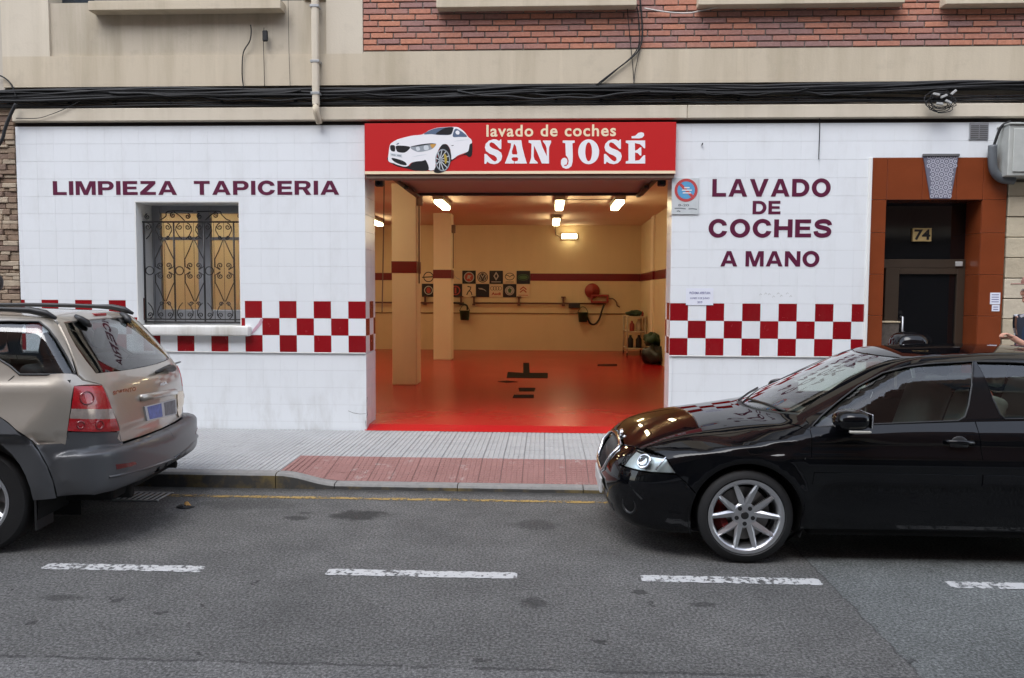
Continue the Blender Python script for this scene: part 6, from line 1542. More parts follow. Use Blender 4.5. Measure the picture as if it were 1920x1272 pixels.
o = loc(MB().box(-.06, .06, -.10, .10, 0, .003, Matrix.Translation((pp_[0] + .10, pp_[1] + .02, .895)) @ Matrix.Rotation(.2, 4, 'Z') @ Matrix.Rotation(-.1, 4, 'Y')), 'dash_card', pm('card_pale', (.75, .80, .76), .6), car)
loc(MB().box(-.012, .0, -.08, .08, -.035, .035, Matrix.Translation((1.86, 0, 1.245)) @ Matrix.Rotation(.3, 4, 'Y')), 'rear_view_mirror', PLK, car)
# ------------------------------------------------------------------ beige estate / SUV, rear half in view at the left
VO = (-2.90, -2.95, 0.0); VPHI = math.radians(5)
_vr = ncs([.30, .50, .68, .80, .95, 1.10, 1.19, 1.36, 1.54, 1.62], [-.13, -.115, -.105, -.105, -.115, -.150, -.205, -.345, -.500, -.575])     # rear face of the tailgate
_vrf = ncs([-3.3, -2.7, -2.2, -1.5, -.9, -.45], [1.30, 1.545, 1.605, 1.625, 1.615, 1.595])
_vbelt = ncs([-4.5, -4.2, -3.6, -3.0, -2.0, 0.0], [.80, .93, 1.02, 1.10, 1.135, 1.16])
VWX, VWZ = (-.97, -3.62), .355
def f_suv(x, y, z):
    a = np.abs(y)
    W = .905 - .05 * np.clip((.55 - z) / .3, 0, 1) ** 2 - .03 * np.clip((z - .85) / .35, 0, 1) ** 2 - .05 * sst(-3.6, -4.5, x) - .02 * sst(-.5, 0, x)
    W = W + .012 * sst(.76, .735, z)
    for wx in VWX:
        rr = np.hypot((x - wx) / .55, (z - VWZ) / .63); W = W + .028 * (1 - sst(.97, 1.01, rr)) * sst(.70, .74, rr)
    side = a - W
    belt = _vbelt(x)
    top = (z - belt - .06 * (1 - (a / .85) ** 2) * sst(-2.9, -3.3, x)) * .97
    rear = (x - (_vr(z) - .06 * (a / .7) ** 2 - .15 * (a / .88) ** 8)) * np.where(z > 1.15, .78, 1.0)
    nose = (-4.5 + .10 * np.clip((z - .6) / .3, 0, 1.3) ** 2 + .07 * (a / .6) ** 2 + .22 * (a / .86) ** 6 - x) * .9
    f = smax(side, top, .07); f = smax(f, rear, .07); f = smax(f, nose, .09); f = smax(f, .30 - z, .04)
    wc = .862 - (z - 1.15) * .36 - .03 * np.clip((z - 1.4) / .2, 0, 1) ** 2
    cs = (a - wc) * .93; ct = z - (_vrf(x) - .035 * (a / .65) ** 2)
    ws = (-3.32 + (z - 1.06) / .60 + .22 * (a / .75) ** 2 - x) * .5
    g = smax(cs, ct, .10); g = smax(g, rear, .06); g = smax(g, ws, .06); g = smax(g, .8 - z, .02)
    f = smin(f, g, .03)
    # bumper
    bx = x - (.0 - .055 * (a / .7) ** 2 - .17 * (a / .92) ** 9 - .35 * np.clip((.47 - z) / .2, 0, 1) ** 2 * .35)
    bb = smax(bx, a - .925 + .04 * np.clip((.5 - z) / .2, 0, 1), .06); bb = smax(bb, z - (.675 - .05 * sst(-.05, .02, x)), .035); bb = smax(bb, .365 + .03 * (1 - a) - z, .05); bb = smax(bb, -.42 - x, .02)
    return smin(f, bb, .012)
VB = Body(f_suv, VO, VPHI)
suv = thing('parked_car', 'beige SUV with grey lower body and roof rails, seen from behind at the left', 'car', VO, None, VPHI)
BEI = paint('car_paint_beige', (.385, .35, .30), .5, .34, 1.0, .25, .03); CLAD = pm('cladding_grey', (.070, .073, .079), .42, .0, var=.08, scale=5, coat=.35); GLV = glassmat('suv_glass', (.74, .79, .81), 1.55)
def z5p(p): return (p[0] / 2.445, 540 + p[1] / 2.445)
def C5(*p): return VB.cast([z5p(q) for q in p])
def vs_(pts): p = np.array(pts, float); return VB.side(p[:, 0], p[:, 1])
def vt_(pts): p = np.array(pts, float); return VB.top(p[:, 0], p[:, 1])
def vb_(y, z): return VB.front(y, z, .5, -1)
MI = np.array([1, -1, 1])
TL = C5((340, 452), (400, 450), (465, 450), (505, 548), (545, 655), (430, 656), (310, 655), (325, 550))
VS2 = (0, .9, -.43); VCR = (-.70, .71, 0)
AO, AZ = .55, .63
# windows
QW = cat(C5((0, 155), (90, 154), (180, 155), (222, 190), (260, 240), (305, 315), (345, 395), (215, 398), (90, 398), (45, 358), (0, 310)))
qx0 = QW[0][0]
QW = cat(QW[1:-1], vs_([(qx0 - .03, 1.345), (qx0 - .09, 1.42)]), [QW[0] + np.array([-.12, 0, 0.0])])
ztv = QW[1][2]
def wloop(x0, x1, lean=0): return cat(vs_([(x, ztv) for x in np.linspace(x0 + .12, x1 - .05, 5)]), vs_([(x1, 1.40), (x1, 1.22)]), vs_([(x, 1.205) for x in np.linspace(x1 - .05, x0, 5)]), vs_([(x0 - lean * .3, 1.3)]))
WR = wloop(-1.62, qx0 - .42); WF = wloop(-2.55, -1.72, 1)
# tail lamp, upper and lower red with a clear band
TRD = pm('lamp_red', (.42, .006, .012), .10, var=.5, scale=9, coat=1.0, bump=.25, bscale=45); TCL = pm('lamp_clear', (.42, .35, .31), .12, .3, var=.8, scale=13, coat=1.0)
def tz(a, b, t): return a + (b - a) * t
Lo = [TL[0], tz(TL[0], TL[6], .5), tz(TL[0], TL[6], .72), TL[6]]; Ro = [TL[2], tz(TL[2], TL[4], .5), tz(TL[2], TL[4], .72), TL[4]]
def band(i, j, m): 
    l = cat(Lo[i], tz(Lo[i], Ro[i], .33), tz(Lo[i], Ro[i], .66), Ro[i], Ro[j], tz(Lo[j], Ro[j], .66), tz(Lo[j], Ro[j], .33), Lo[j])
    return panel(VB, 'tail_light', [l], VCR, m, suv, sp=.025, inset=-.001, off=.005, rim=.012, mirror=True, back=1.0)
for o in band(0, 1, TRD) + band(2, 3, TRD): o['label'] = 'red tail light segment'
for o in band(1, 2, TCL): o['label'] = 'clear reversing light band'
# side body above the cladding
zl = .742
def lowline(x0, x1, n=8): return vs_([(x, zl) for x in np.linspace(x0, x1, n)])
Rcor = C5((300, 720))[0]
rearc = cat(C5((305, 690))[0], TL[6], TL[7], TL[0] + np.array([0, 0, .003]))
dpil = C5((350, 425), (346, 400))
DPu = C5((260, 215), (228, 165), (212, 128))          # body edge between quarter window pillar and tailgate
gate_edge = cat(TL[2] + np.array([0, 0, .008]), C5((380, 425), (352, 400)), C5((330, 320), (296, 230), (262, 165), (230, 132)))
roofe = vt_([(x, -np.interp(x, [-2.7, -1.5, -.6], [.585, .60, .575])) for x in np.linspace(-.62, -2.6, 14)])
side_up = cat(Rcor, rearc[1:], tz(TL[0], TL[2], .5) + np.array([0, 0, .006]), gate_edge, roofe, vs_([(-3.05, 1.25), (-3.2, 1.13)]), vs_([(-3.2, .95), (-3.2, zl)]), vs_([(-3.5 + AO * math.cos(t), VWZ + AO * math.sin(t)) for t in np.linspace(.70, .835, 2)])[:0] if False else vs_([(-3.0, zl)]), lowline(-2.9, VWX[0] - .436, 10), vs_([(VWX[0] + AO * math.cos(t), VWZ + AZ * math.sin(t)) for t in np.linspace(math.radians(142), math.radians(38), 16)]), lowline(VWX[0] + .436, Rcor[0] - .02, 4))
panel(VB, 'body_side', [side_up, QW, WR, WF], VS2, BEI, suv, mirror=True, inset=.0015, sp=.035)
for nm, L in (('quarter_window', QW), ('rear_door_window', WR), ('front_door_window', WF)):
    panel(VB, nm, [L], VS2, GLV, suv, mirror=True, inset=-.004, off=-.010, rim=0, sp=.06)
    for s in (1, -1): loc(MB().tube([(p[0], p[1] * s, p[2]) for p in dens(L, .05)], .008, 5, True), 'window_seal', PLK, suv, True)
# door shut lines as narrow dark gaps
for pts in ([(-1.67, 1.19), (-1.66, .95), (-1.64, zl + .01)], [(-.70, 1.19), (-.86, 1.02), (-1.0, .90), (-1.22, .80)]):
    q = vs_(pts)
    for s in (1, -1): loc(MB().tube([(p[0], p[1] * s, p[2]) for p in q], .0035, 5), 'door_gap', LINER, suv, True)
for x0 in (-2.02, -1.1):
    for s in (1, -1):
        p = VB.side([x0], [1.03])[0]; yy = p[1] * s; o = -.035 * s
        loc(MB().tube([(x0, yy, 1.03), (x0 + .02, yy + o, 1.032), (x0 + .11, yy + o * 1.1, 1.03), (x0 + .19, yy + o, 1.026), (x0 + .205, yy, 1.024)], .014, 8), 'door_handle', BEI, suv, True)
# tailgate with glass
GLs = C5((293, 158), (318, 213), (350, 270), (395, 335), (440, 392), (560, 383), (690, 362))
gl_l = cat(GLs[:5] * MI * MI, vb_([-.45, -.25, 0], [GLs[4][2] - .004, GLs[4][2] - .012, GLs[4][2] - .016]))
gt_z = GLs[0][2]
glh = cat(GLs[:5], vb_([-.40, -.2], [GLs[4][2] - .008, GLs[4][2] - .012]), vb_([0], [GLs[4][2] - .013]))
glt = vb_([0, -.25], [gt_z + .012, gt_z + .008])
gfull_ = cat(glh, (glh[:-1] * MI)[::-1], (glt[1:] * MI), glt[:1], glt[1:])
VG = (-1, 0, -.25)
panel(VB, 'rear_glass', [gfull_], VG, glassmat('rear_tint', (.34, .38, .38), 1.45), suv, inset=.006, off=-.006, rim=0, sp=.05)
panel(VB, 'rear_glass_border', [gfull_, np.array([(p - gfull_.mean(0)) * np.array([.90, .93, .90]) + gfull_.mean(0) for p in gfull_])], VG, pm('glass_frit', (.006, .006, .007), .1, var=0), suv, inset=.003, off=-.008, rim=0, sp=.04)
gb = C5((600, 715))[0]
gate_low = vb_([-.56, -.3, 0], [.685, .682, .680])
gh = cat(gate_edge[0] + np.array([.0, .008, .0]), TL[3] + np.array([0, .008, 0]), TL[4] + np.array([0, .008, 0]), vb_([-.60], [.72]), gate_low)
gtop_ = cat(gate_edge + np.array([0, .012, 0]))
rt = vt_([(-.60, -.50), (-.605, -.25), (-.61, 0)])
gouter = cat(gh[::-1], gtop_[1:], rt)
gouter_f = cat(gouter, (gouter[1:-1] * MI)[::-1])
panel(VB, 'tailgate', [gouter_f, gfull_], VG, BEI, suv, inset=.002, sp=.035, back=1.0)
# roof, rails, spoiler lamp, aerial
rf_ = cat(rt[::-1], roofe, vt_([(-2.68, -.3), (-2.70, 0)]))
rf_f = cat(rt[::-1], roofe, vt_([(-2.68, -.3)]), vt_([(-2.70, 0)]), vt_([(-2.68, .3)]), (roofe * MI)[::-1], (rt[:2] * MI))
panel(VB, 'roof', [rf_f], (0, 0, -1), BEI, suv, inset=.001, sp=.06)
wsv = vt_([(-2.72, -.56), (-3.16, -.72), (-3.30, -.4), (-3.34, 0)])
wt2 = vt_([(-2.72, -.3), (-2.74, 0)])
wv = cat(wsv, (wsv[:-1] * MI)[::-1], wt2[:1] * MI, wt2[1:], wt2[:1])
panel(VB, 'windscreen', [wv], (.5, 0, -.86), GLV, suv, inset=.006, off=-.004, rim=0, sp=.06)
for s in (1, -1):
    R_ = VB.top(np.linspace(-2.45, -.72, 14), np.full(14, -.60 * 1))
    pts = [(p[0], p[1] * s, p[2] + .042) for p in R_]; pts = [(pts[0][0] - .12, pts[0][1], pts[0][2] - .04)] + pts + [(pts[-1][0] + .10, pts[-1][1], pts[-1][2] - .022), (pts[-1][0] + .17, pts[-1][1], pts[-1][2] - .055)]
    loc(MB().tube(pts, [.014] + [.017] * 13 + [.024, .026, .012], 10), 'roof_rail', PLK, suv, True)
    for k in (1, 6): loc(MB().bbox(R_[k][0] - .05, R_[k][0] + .05, R_[k][1] * s - .014, R_[k][1] * s + .014, R_[k][2] - .01, R_[k][2] + .03, .006), 'rail_foot', PLK, suv)
c = vb_([0], [gt_z + .038])[0]
loc(MB().bbox(c[0] - .03, c[0] + .012, -.085, .085, c[2] - .012, c[2] + .012, .005), 'high_brake_light', pm('brake_lamp', (.32, .02, .02), .2), suv)
for s in (1, -1): # spoiler ends beside the glass
    q = C5((335, 130), (360, 148), (385, 165), (408, 180)); loc(MB().tube([(p[0] + .015, p[1] * s, p[2] + .006) for p in q], [.012, .026, .03, .012], 10), 'spoiler_fin', PLK, suv, True)
# wiper, handle bar, plate, badges
w0 = C5((775, 375), (740, 378), (700, 392)); loc(MB().tube([tuple(p + np.array([.03, 0, .01])) for p in w0], [.03, .018, .014], 8), 'rear_wiper', PLK, suv, True)
w1 = C5((700, 388), (760, 360), (815, 343)); loc(MB().tube([tuple(p + np.array([.028, 0, .008])) for p in w1], .009, 6), 'wiper_blade', PLK, suv, True)
gb_ = C5((640, 490), (640, 520), (800, 486), (800, 470))
loc(MB().tube([tuple(p + np.array([.006, 0, 0])) for p in C5((640, 505), (700, 495), (760, 484), (800, 477))], .026, 8), 'grip_bar', BEI, suv, True)
ch_ = cat(C5((806, 478), (834, 472), (836, 520), (826, 575), (815, 594), (806, 560)))
panel(VB, 'chrome_trim', [ch_], (-1, 0, 0), pm('warm_chrome', (.70, .58, .45), .2, .9, var=.1), suv, sp=.02, inset=0, off=.012, rim=.012)
pc = C5((655, 545), (800, 508), (803, 578), (668, 610)); pc = pc + np.array([.014, 0, 0]); nrm = np.array([1.0, 0, 0])
def quad3(name, p4, th, m):
    v = [tuple(p) for p in p4] + [tuple(np.array(p) - nrm * th) for p in p4]
    o = mesh(name, v, [(3, 2, 1, 0), (4, 5, 6, 7), (0, 1, 5, 4), (1, 2, 6, 5), (2, 3, 7, 6), (3, 0, 4, 7)], m); o.parent = suv; return o
def lerp4(a, b): return [pc[0] + (pc[1] - pc[0]) * a, pc[0] + (pc[1] - pc[0]) * b, pc[3] + (pc[2] - pc[3]) * b, pc[3] + (pc[2] - pc[3]) * a]
quad3('rear_number_plate', [p for p in pc], .012, pm('plate_pale', (.55, .56, .58), .4, var=.1))
def insetq(q, k=.06): c_ = sum(q) / 4; return [c_ + (p - c_) * (1 - k * 2) + nrm * .002 for p in q]
quad3('plate_field', insetq(lerp4(.04, .52)), .004, pm('plate_blue_blur', (.10, .15, .42), .4, var=.8, scale=28)); quad3('plate_field', insetq(lerp4(.55, .98)), .004, pm('plate_grey_blur', (.13, .14, .16), .4, var=.8, scale=28))
for (txt, a, b_, hh) in (('SORENTO', (516, 477), (620, 468), .030), ('KIA', (734, 442), (764, 436), .022)):
    e = C5(a, b_); mid = e.mean(0); wd = np.linalg.norm(e[1] - e[0]); ang = math.atan2(e[1][1] - e[0][1], e[1][0] - e[0][0])
    o = text(txt, *(mid + np.array([.006, -.004, 0])), .06, CHROME, None, name='badge', bold=.0012, fit=wd, h=hh, rot=(PI / 2, 0, ang)); o.parent = suv
# bumper and lower cladding
zb = np.linspace(.40, .66, 6)
bl_ = cat(vb_(np.zeros(6), zb), vt_([(gx_ + .014, y_) for gx_, y_ in zip(vb_([0, -.3, -.56], [.705, .705, .705])[:, 0], (0, -.3, -.56))]), TL[4] + np.array([.004, .004, -.012]), TL[5] + np.array([0, 0, -.012]), TL[6] + np.array([0, 0, -.012]), Rcor + np.array([0, 0, -.004]), lowline(Rcor[0] - .02, VWX[0] + .436, 4), vs_([(VWX[0] + AO * math.cos(t), VWZ + AZ * math.sin(t)) for t in np.linspace(math.radians(37), math.radians(3), 8)]), vs_([(-.20, .385)]), vb_([-.75, -.5, -.25], [.388, .394, .398]))
panel(VB, 'rear_bumper', [bl_], (-.70, .62, -.36), CLAD, suv, mirror=True, inset=0, sp=.03, back=1.1)
for s in (1, -1):
    rl = cat(C5((530, 810), (620, 797), (625, 808), (600, 818), (535, 832)))
for o in panel(VB, 'bumper_reflector', [rl], VCR, pm('reflector_dark_red', (.12, .008, .010), .15, var=.2, coat=1.0), suv, mirror=True, sp=.02, inset=0, off=.003, rim=.01, back=1.0): pass
st_ = C5((500, 868), (560, 856), (680, 825), (800, 780), (880, 742))
for s in (1, -1): loc(MB().tube([(p[0] + .002, p[1] * s, p[2]) for p in st_[:4]], .010, 6), 'bumper_step', CLAD, suv, True)
def ringp(wx, r0, r1, a0, a1, n=18): return cat(vs_([(wx + r1 * AO * math.cos(t), VWZ + r1 * AZ * math.sin(t)) for t in np.radians(np.linspace(a0, a1, n))]), vs_([(wx + r0 * AO * math.cos(t), VWZ + r0 * AZ * math.sin(t)) for t in np.radians(np.linspace(a1, a0, n))]))
for wx in VWX: panel(VB, 'wheel_arch_flare', [ringp(wx, .745, .994, 2, 178)], (0, 1, 0), CLAD, suv, mirror=True, inset=.001, sp=.03, rim=.05)
sc2 = cat(lowline(-3.1, VWX[0] - .44, 8), vs_([(VWX[0] - AO - .002, .40), (VWX[0] - AO, .33)]), vs_([(x, .33) for x in np.linspace(VWX[0] - AO - .05, -3.05, 8)]))
panel(VB, 'lower_cladding', [sc2], (0, 1, -.1), CLAD, suv, mirror=True, inset=.001, sp=.04)
# front end (out of the picture)
hd = vt_([(-3.22, -.70), (-3.7, -.72), (-4.2, -.66), (-4.38, -.4), (-4.42, 0)]); hr_ = vt_([(-3.36, -.4), (-3.40, 0)])
hdf = cat(hd, (hd[:-1] * MI)[::-1], hr_[:1] * MI, hr_[1:], hr_[:1]); panel(VB, 'hood', [hdf], (0, 0, -1), BEI, suv, sp=.06)
ff_ = cat(vs_([(-3.2, zl), (-3.2, .95), (-3.2, 1.12)]), hd[:3], vs_([(-4.28, .86), (-4.22, .72), (-4.1, .6)]), vs_([(VWX[1] + AO * math.cos(t), VWZ + AZ * math.sin(t)) for t in np.radians(np.linspace(150, 42, 12))]))
panel(VB, 'front_fender', [ff_], (0, .86, -.5), BEI, suv, mirror=True, sp=.05)
vf = lambda y, z: VB.front(y, z, -5.3, 1)
fb = cat(vf(np.zeros(5), [.36, .45, .6, .75, .88]), vf([-.3, -.55], [.88, .86]), vs_([(-4.28, .84), (-4.22, .70), (-4.1, .58), (-4.02, .42), (-4.05, .34)]), vf([-.6, -.3], [.35, .35]))
panel(VB, 'front_bumper', [fb], (.72, .69, 0), CLAD, suv, mirror=True, inset=0, back=1.1, sp=.05)
for s in (1, -1):
    p = vf([-.55], [.78])[0]; loc(MB().lathe([(.0, -.03), (.09, -.02), (.11, .0), (.11, .02)], (p[0], p[1] * s, p[2]), 'X', 24), 'headlight', CHROME, suv, True)
    mt = MB().bbox(-2.95, -2.78, s * 1.0 - .11, s * 1.0 + .11, 1.13, 1.32, .04); loc(mt, 'wing_mirror', BEI, suv, ang=50)
for wx in VWX:
    for s in (-1, 1):
        wheel(suv, wx, s * .785, VWZ, .362, .228, .24, 'wheel', 6, s, False, False)
        q = MB(); V = []; n = 24
        for i in range(n + 1):
            a = math.radians(-15 + 210 * i / n)
            for yy in (.90, .50): V.append((wx + .43 * math.cos(a), s * yy, VWZ + .49 * math.sin(a)))
        q.add(V, [(2 * i, 2 * i + 1, 2 * i + 3, 2 * i + 2) for i in range(n)]).add([(wx - .5, s * .5, .15), (wx + .5, s * .5, .15), (wx + .5, s * .5, .85), (wx - .5, s * .5, .85)], [(0, 1, 2, 3)])
        loc(q, 'wheel_house', LINER, suv)
        fm = MB().box(wx + .40, wx + .415, s * .80 - .10, s * .80 + .10, .16, .42) if wx > -2 else MB().box(wx + .44, wx + .455, s * .80 - .10, s * .80 + .10, .2, .42)
        loc(fm, 'mud_flap', PLK, suv)
loc(MB().bbox(-4.2, -.22, -.55, .55, .26, .45, .03).bbox(-2.9, -1.4, -.82, .82, .30, .45, .02).bbox(-.55, -.12, -.7, .7, .40, .55, .03), 'underbody', LINER, suv)
loc(MB().cyl((-.75, .45, .30), (-.16, .45, .30), .03, 14), 'exhaust_pipe', LINER, suv, True); loc(MB().cyl((-.5, -.30, .27), (-.2, -.30, .27), .05, 12), 'tow_eye', LINER, suv, True)
loc(MB().box(-3.1, -.25, -.80, .80, .47, .50), 'cabin_floor', INT, suv); loc(MB().bbox(-3.3, -2.85, -.74, .74, .7, 1.10, .05), 'dashboard', INT, suv, ang=50)
for y in (-.38, .38): seat(suv, -2.05, y, .58, INT); seat(suv, -1.15, y, .60, INT)
loc(MB().box(-3.0, -.35, -.83, -.81, .5, 1.16), 'door_trim', INT, suv, mirror=True)
loc(MB().bbox(-.75, -.38, -.7, .7, .98, 1.02, .01), 'load_cover', INT, suv)

for (px_, rad) in (((398, 505), .050), ((455, 628), .034), ((370, 628), .030)):
    c = C5(px_)[0]; nq = VB.normal(c[None])[0]
    for s in (1, -1):
        M_ = Matrix.Translation((c[0] + nq[0] * .0065, (c[1] + nq[1] * .0065) * s, c[2] + nq[2] * .0065)) @ Vector((nq[0], nq[1] * s, nq[2])).to_track_quat('X', 'Z').to_matrix().to_4x4()
        mb = MB(); q = MB().lathe([(rad, -.006), (rad - .004, .003), (rad - .010, .003), (rad - .013, -.006)], (0, 0, 0), 'X', 28); mb.add([M_ @ Vector(v) for v in q.v], q.f); loc(mb, 'lamp_ring', pm('lamp_red_deep', (.22, .004, .008), .12, var=.1, coat=1.0), suv, True)
# ------------------------------------------------------------------ motor scooter behind the black car, mostly hidden
YM = -.75
tx_, tz_ = fac(1703, 622, YM)
ms = thing('motor_scooter', 'black motor scooter with a shiny rounded top case parked by the doorway', 'scooter', (tx_ + .3, YM, .15))
SBK = pm('scooter_black', (.004, .004, .005), .4, var=.1, coat=.8, spec=0.0)
for wx in (tx_ + .15, tx_ + 1.38):
    MB().lathe([(.14, -.05), (.20, -.06), (.245, -.035), (.255, 0), (.245, .035), (.20, .06), (.14, .05)], (wx, YM, .405), 'Y', 36).build('tyre', TYRE, ms, True); MB().lathe([(0, -.03), (.145, -.045), (.145, .045), (0, .03)], (wx, YM, .405), 'Y', 28).build('rim', RIM, ms, True)
def dome(c, r, n=(10, 24), pw=.8, zmin=-.6):
    V, F_ = ell((0, 0, 0), r, n); V = [(c[0] + x, c[1] + y, c[2] + max(z, zmin * r[2])) for x, y, z in V]; return V, F_
V, F_ = dome((tx_, YM, tz_ - .15), (.17, .19, .15)); mesh('top_case', V, F_, SBK, ms, True)
V, F_ = dome((tx_ + .25, YM, .62), (.42, .17, .2)); mesh('rear_cowl', V, F_, SBK, ms, True)
autosmooth(MB().bbox(tx_ + .12, tx_ + .78, YM - .14, YM + .14, .84, .95, .045).build('seat', PLK, ms), 50)
MB().bbox(tx_ - .10, tx_ + .2, YM - .09, YM + .09, tz_ - .27, tz_ - .24, .008).cyl((tx_ + .1, YM, .8), (tx_ + .02, YM, tz_ - .25), .02, 8).build('rack', STEEL, ms)
autosmooth(MB().bbox(tx_ + .70, tx_ + 1.15, YM - .16, YM + .16, .36, .44, .03).build('footboard', PLK, ms), 50)
autosmooth(MB().bbox(-.05, .05, -.2, .2, -.36, .36, .045, Matrix.Translation((tx_ + 1.18, YM, .80)) @ Matrix.Rotation(-.25, 4, 'Y')).build('leg_shield', SBK, ms), 50)
MB().tube([(tx_ + 1.1, YM - .32, 1.16), (tx_ + 1.13, YM - .15, 1.2), (tx_ + 1.13, YM + .15, 1.2), (tx_ + 1.1, YM + .32, 1.16)], .016, 8).build('handlebar', PLK, ms, True)
V, F_ = dome((tx_ + 1.16, YM, 1.14), (.1, .13, .1)); mesh('headlamp_cowl', V, F_, SBK, ms, True)
MB().tube([(tx_ + 1.38, YM, .4), (tx_ + 1.25, YM, .8), (tx_ + 1.14, YM, 1.15)], .03, 8).build('fork', STEEL, ms, True)
# ------------------------------------------------------------------ people at the picture edges
SKIN = pm('skin', (.52, .27, .19), .55, var=.08, scale=12)
def skinned(name, joints, edges, mat, parent, sub=2, root=0):
    me = bpy.data.meshes.new(name); me.from_pydata([j[0] for j in joints], edges, []); o = bpy.data.objects.new(name, me); COL.objects.link(o)
    sk = o.modifiers.new('skin', 'SKIN'); sk.use_smooth_shade = True
    for i, j in enumerate(joints):
        d = me.skin_vertices[0].data[i]; d.radius = j[1] if isinstance(j[1], tuple) else (j[1], j[1]); d.use_root = (i == root)
    ss = o.modifiers.new('sub', 'SUBSURF'); ss.levels = sub; ss.render_levels = sub
    dg = bpy.context.evaluated_depsgraph_get(); m2 = bpy.data.meshes.new_from_object(o.evaluated_get(dg)); m2.materials.clear(); m2.materials.append(mat); m2.polygons.foreach_set('use_smooth', [True] * len(m2.polygons)); m2.name = name
    bpy.data.objects.remove(o); r = bpy.data.objects.new(name, m2); COL.objects.link(r); r.parent = parent; return r
def mat_shirt():
    m, t, b, o = nodemat('patterned_shirt'); P = t.nodes.new('ShaderNodeTexCoord').outputs['Object']
    vo = t.nodes.new('ShaderNodeTexVoronoi'); vo.inputs['Scale'].default_value = 13; t.links.new(P, vo.inputs['Vector']); s_ = t.nodes.new('ShaderNodeSeparateColor'); t.links.new(vo.outputs['Color'], s_.inputs[0])
    c = ramp(t, s_.outputs[0], [(.0, (.02, .025, .04)), (.52, (.02, .025, .04)), (.54, (.55, .55, .58)), (.72, (.55, .55, .58)), (.74, (.35, .10, .17)), (.86, (.35, .10, .17)), (.88, (.05, .06, .12))]); c.node.color_ramp.interpolation = 'CONSTANT'
    t.links.new(c, b.inputs['Base Color']); b.inputs['Roughness'].default_value = .85; return m
def person(label, loc_, rotz, shirt, trousers, hair, cap=None, vest=None, reach=True):
    """standing figure facing local -X"""
    p = thing('person', label, 'person', loc_, None, rotz)
    # joints: pelvis, spine, chest, neck, head, limbs
    J = [((0, 0, .93), (.11, .15)), ((0, 0, 1.12), (.10, .135)), ((-.01, 0, 1.32), (.115, .165)), ((0, 0, 1.45), (.06, .07)), ((-.015, 0, 1.52), (.052, .055)), ((-.03, 0, 1.60), (.088, .072)), ((-.03, 0, 1.68), (.098, .078)), ((-.01, 0, 1.73), (.06, .05))]
    E = [(0, 1), (1, 2), (2, 3), (3, 4), (4, 5), (5, 6), (6, 7)]
    def chain(start, pts):
        k = start
        for q in pts: J.append(q); E.append((k, len(J) - 1)); k = len(J) - 1
        return k
    for s in (-1, 1):
        chain(0, [((0, s * .10, .86), .095), ((-.02, s * .11, .50), .065), ((.02, s * .11, .28), .055), ((.01, s * .11, .09), .042), ((-.10, s * .12, .045), .04), ((-.17, s * .125, .035), .03)])
        if s < 0 and reach: k = chain(2, [((0, s * .19, 1.36), .062), ((-.05, s * .24, 1.16), .048), ((-.17, s * .25, 1.10), .040), ((-.30, s * .24, 1.18), .030), ((-.345, s * .235, 1.215), (.030, .018)), ((-.375, s * .23, 1.235), (.032, .016))])
        else: k = chain(2, [((0, s * .19, 1.36), .062), ((.02, s * .24, 1.10), .048), ((-.02, s * .25, .88), .036), ((-.04, s * .25, .82), (.022, .032)), ((-.05, s * .25, .78), (.020, .034))])
        hx, hy, hz = J[k][0]
        for f in range(4):
            if s < 0 and reach: chain(k, [((hx - .035, hy + (f - 1.5) * .016, hz + .018 - abs(f - 1.3) * .004), .0085), ((hx - .065, hy + (f - 1.5) * .017, hz + .006), .008), ((hx - .075, hy + (f - 1.5) * .016, hz - .022), .007)])
            else: chain(k, [((hx + (f - 1.5) * .017, hy, hz - .04), .0085), ((hx + (f - 1.5) * .017 - .006, hy - s * .008, hz - .075), .0075)])
        if s < 0 and reach: chain(k - 1, [((hx - .005, hy + .034, hz - .022), .010), ((hx - .045, hy + .040, hz - .030), .009), ((hx - .068, hy + .030, hz - .028), .008)])
        else: chain(k - 1, [((hx - .035, hy - s * .005, hz - .005), .010), ((hx - .048, hy - s * .008, hz - .035), .008)])
    body = skinned('body', J, E, SKIN, p)
    # face: nose, brow, ears, lips, eyes
    def blobm(nm, c, r, m):
        V, F_ = ell(c, r, (8, 12)); o = mesh(nm, V, F_, m, None, True); o.parent = p
    blobm('nose', (-.135, 0, 1.625), (.022, .016, .026), SKIN); blobm('chin', (-.10, 0, 1.555), (.03, .035, .024), SKIN)
    for s in (-1, 1): blobm('eye', (-.112, s * .032, 1.655), (.012, .014, .010), pm('eye_white', (.6, .58, .55), .3)); blobm('ear', (-.015, s * .080, 1.64), (.028, .012, .036), SKIN)
    blobm('lips', (-.122, 0, 1.587), (.010, .024, .008), pm('lips', (.40, .14, .12), .5))
    HM = pm('hair_' + hair, dict(brown=(.045, .025, .018), dark=(.018, .012, .010))[hair], .6, var=.3, scale=40)
    V, F_ = ell((.0, 0, 1.685), (.118, .092, .10), (12, 20)); V = [(x, y, z) for x, y, z in V if True]
    V = [(max(x, -.10 + .04 * (z < 1.70)), y, max(z, 1.56 if x > .02 else 1.68)) for x, y, z in V]; o = mesh('hair', V, F_, HM, None, True); o.parent = p
    if cap:
        V, F_ = ell((-.012, 0, 1.725), (.125, .098, .075), (10, 20)); V = [(x, y, max(z, 1.712)) for x, y, z in V]; o = mesh('cap', V, F_, cap, None, True); o.parent = p
        q = MB().bbox(-.215, -.10, -.07, .07, 1.706, 1.718, .005); o = mesh('cap_peak', q.v, q.f, cap); o.parent = p
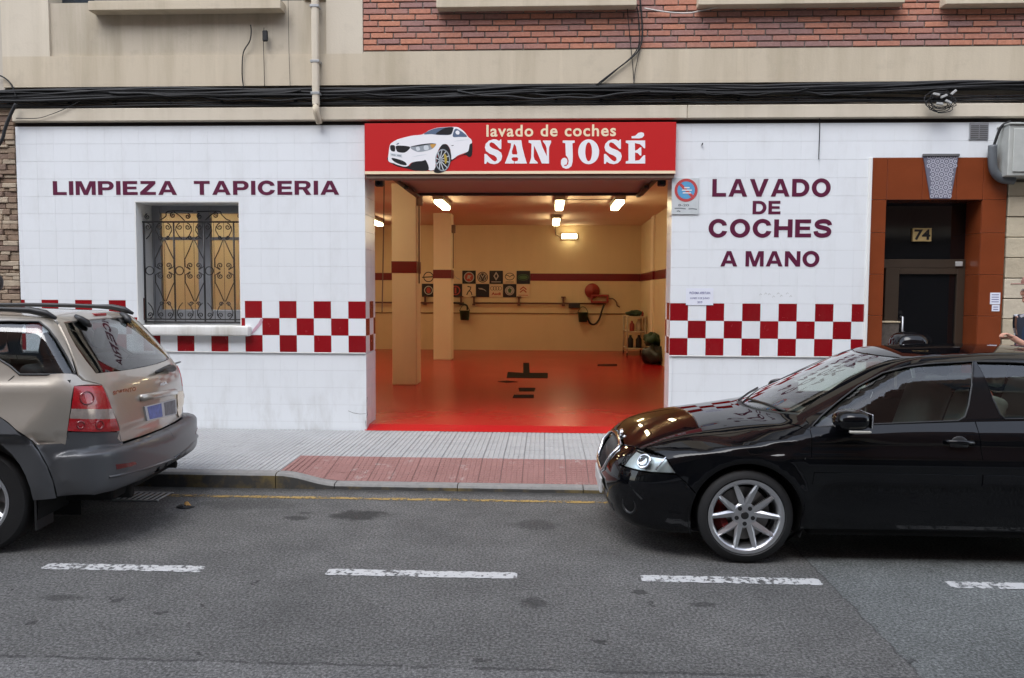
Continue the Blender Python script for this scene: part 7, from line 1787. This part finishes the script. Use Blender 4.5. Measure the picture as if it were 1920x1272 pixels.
    # clothing over the body
    Js = [((0, 0, .92), (.125, .168)), ((0, 0, 1.12), (.117, .152)), ((-.01, 0, 1.32), (.132, .18)), ((0, 0, 1.43), (.075, .09))]; Es = [(0, 1), (1, 2), (2, 3)]
    for s in (-1, 1):
        b0 = len(Js); Js.append(((0, s * .19, 1.36), .078))
        Js += ([((-.05, s * .24, 1.16), .064), ((-.13, s * .25, 1.115), .056)] if s < 0 and reach else [((.02, s * .24, 1.12), .064), ((.0, s * .245, .98), .055)])
        Es += [(2, b0), (b0, b0 + 1), (b0 + 1, b0 + 2)]
    skinned('shirt', Js, Es, shirt, p)
    Jt = [((0, 0, .95), (.122, .165)), ((0, 0, .86), (.12, .16))]; Et = [(0, 1)]
    for s in (-1, 1):
        b0 = len(Jt); Jt += [((0, s * .10, .78), .105), ((-.02, s * .11, .50), .08), ((.02, s * .11, .28), .072), ((.01, s * .11, .10), .068)]; Et += [(1, b0), (b0, b0 + 1), (b0 + 1, b0 + 2), (b0 + 2, b0 + 3)]
    skinned('trousers', Jt, Et, trousers, p)
    if vest: skinned('vest', [((.01, 0, .95), (.135, .178)), ((.01, 0, 1.12), (.128, .163)), ((.012, 0, 1.30), (.135, .17)), ((.02, 0, 1.40), (.085, .10))], [(0, 1), (1, 2), (2, 3)], vest, p)
    for s in (-1, 1):
        V, F_ = ell((-.06, s * .115, .045), (.14, .052, .05), (8, 16)); V = [(x, y, max(z, .0)) for x, y, z in V]; o = mesh('shoe', V, F_, BLACKRUB, None, True); o.parent = p
    return p
hx_, hz_ = fac(1907, 562, -1.25)
person('person in patterned shirt and dull pinkish cap reaching out a hand at the right edge', (hx_ + .185, -1.25, .15), 0, mat_shirt(), pm('trousers_blue', (.04, .07, .14), .8, var=.2), 'dark', pm('cap_faded_red', (.30, .16, .13), .85, var=.15), pm('vest_blue', (.012, .03, .07), .8, var=.2))
hx_, _ = fac(3, 545, -1.1)
person('dark haired person in grey, barely showing at the left edge behind the SUV', (hx_ - .12, -1.1, .15), 0.0, pm('grey_top', (.10, .10, .11), .85, var=.15), pm('dark_trousers', (.03, .03, .035), .8), 'dark', None, None, False)
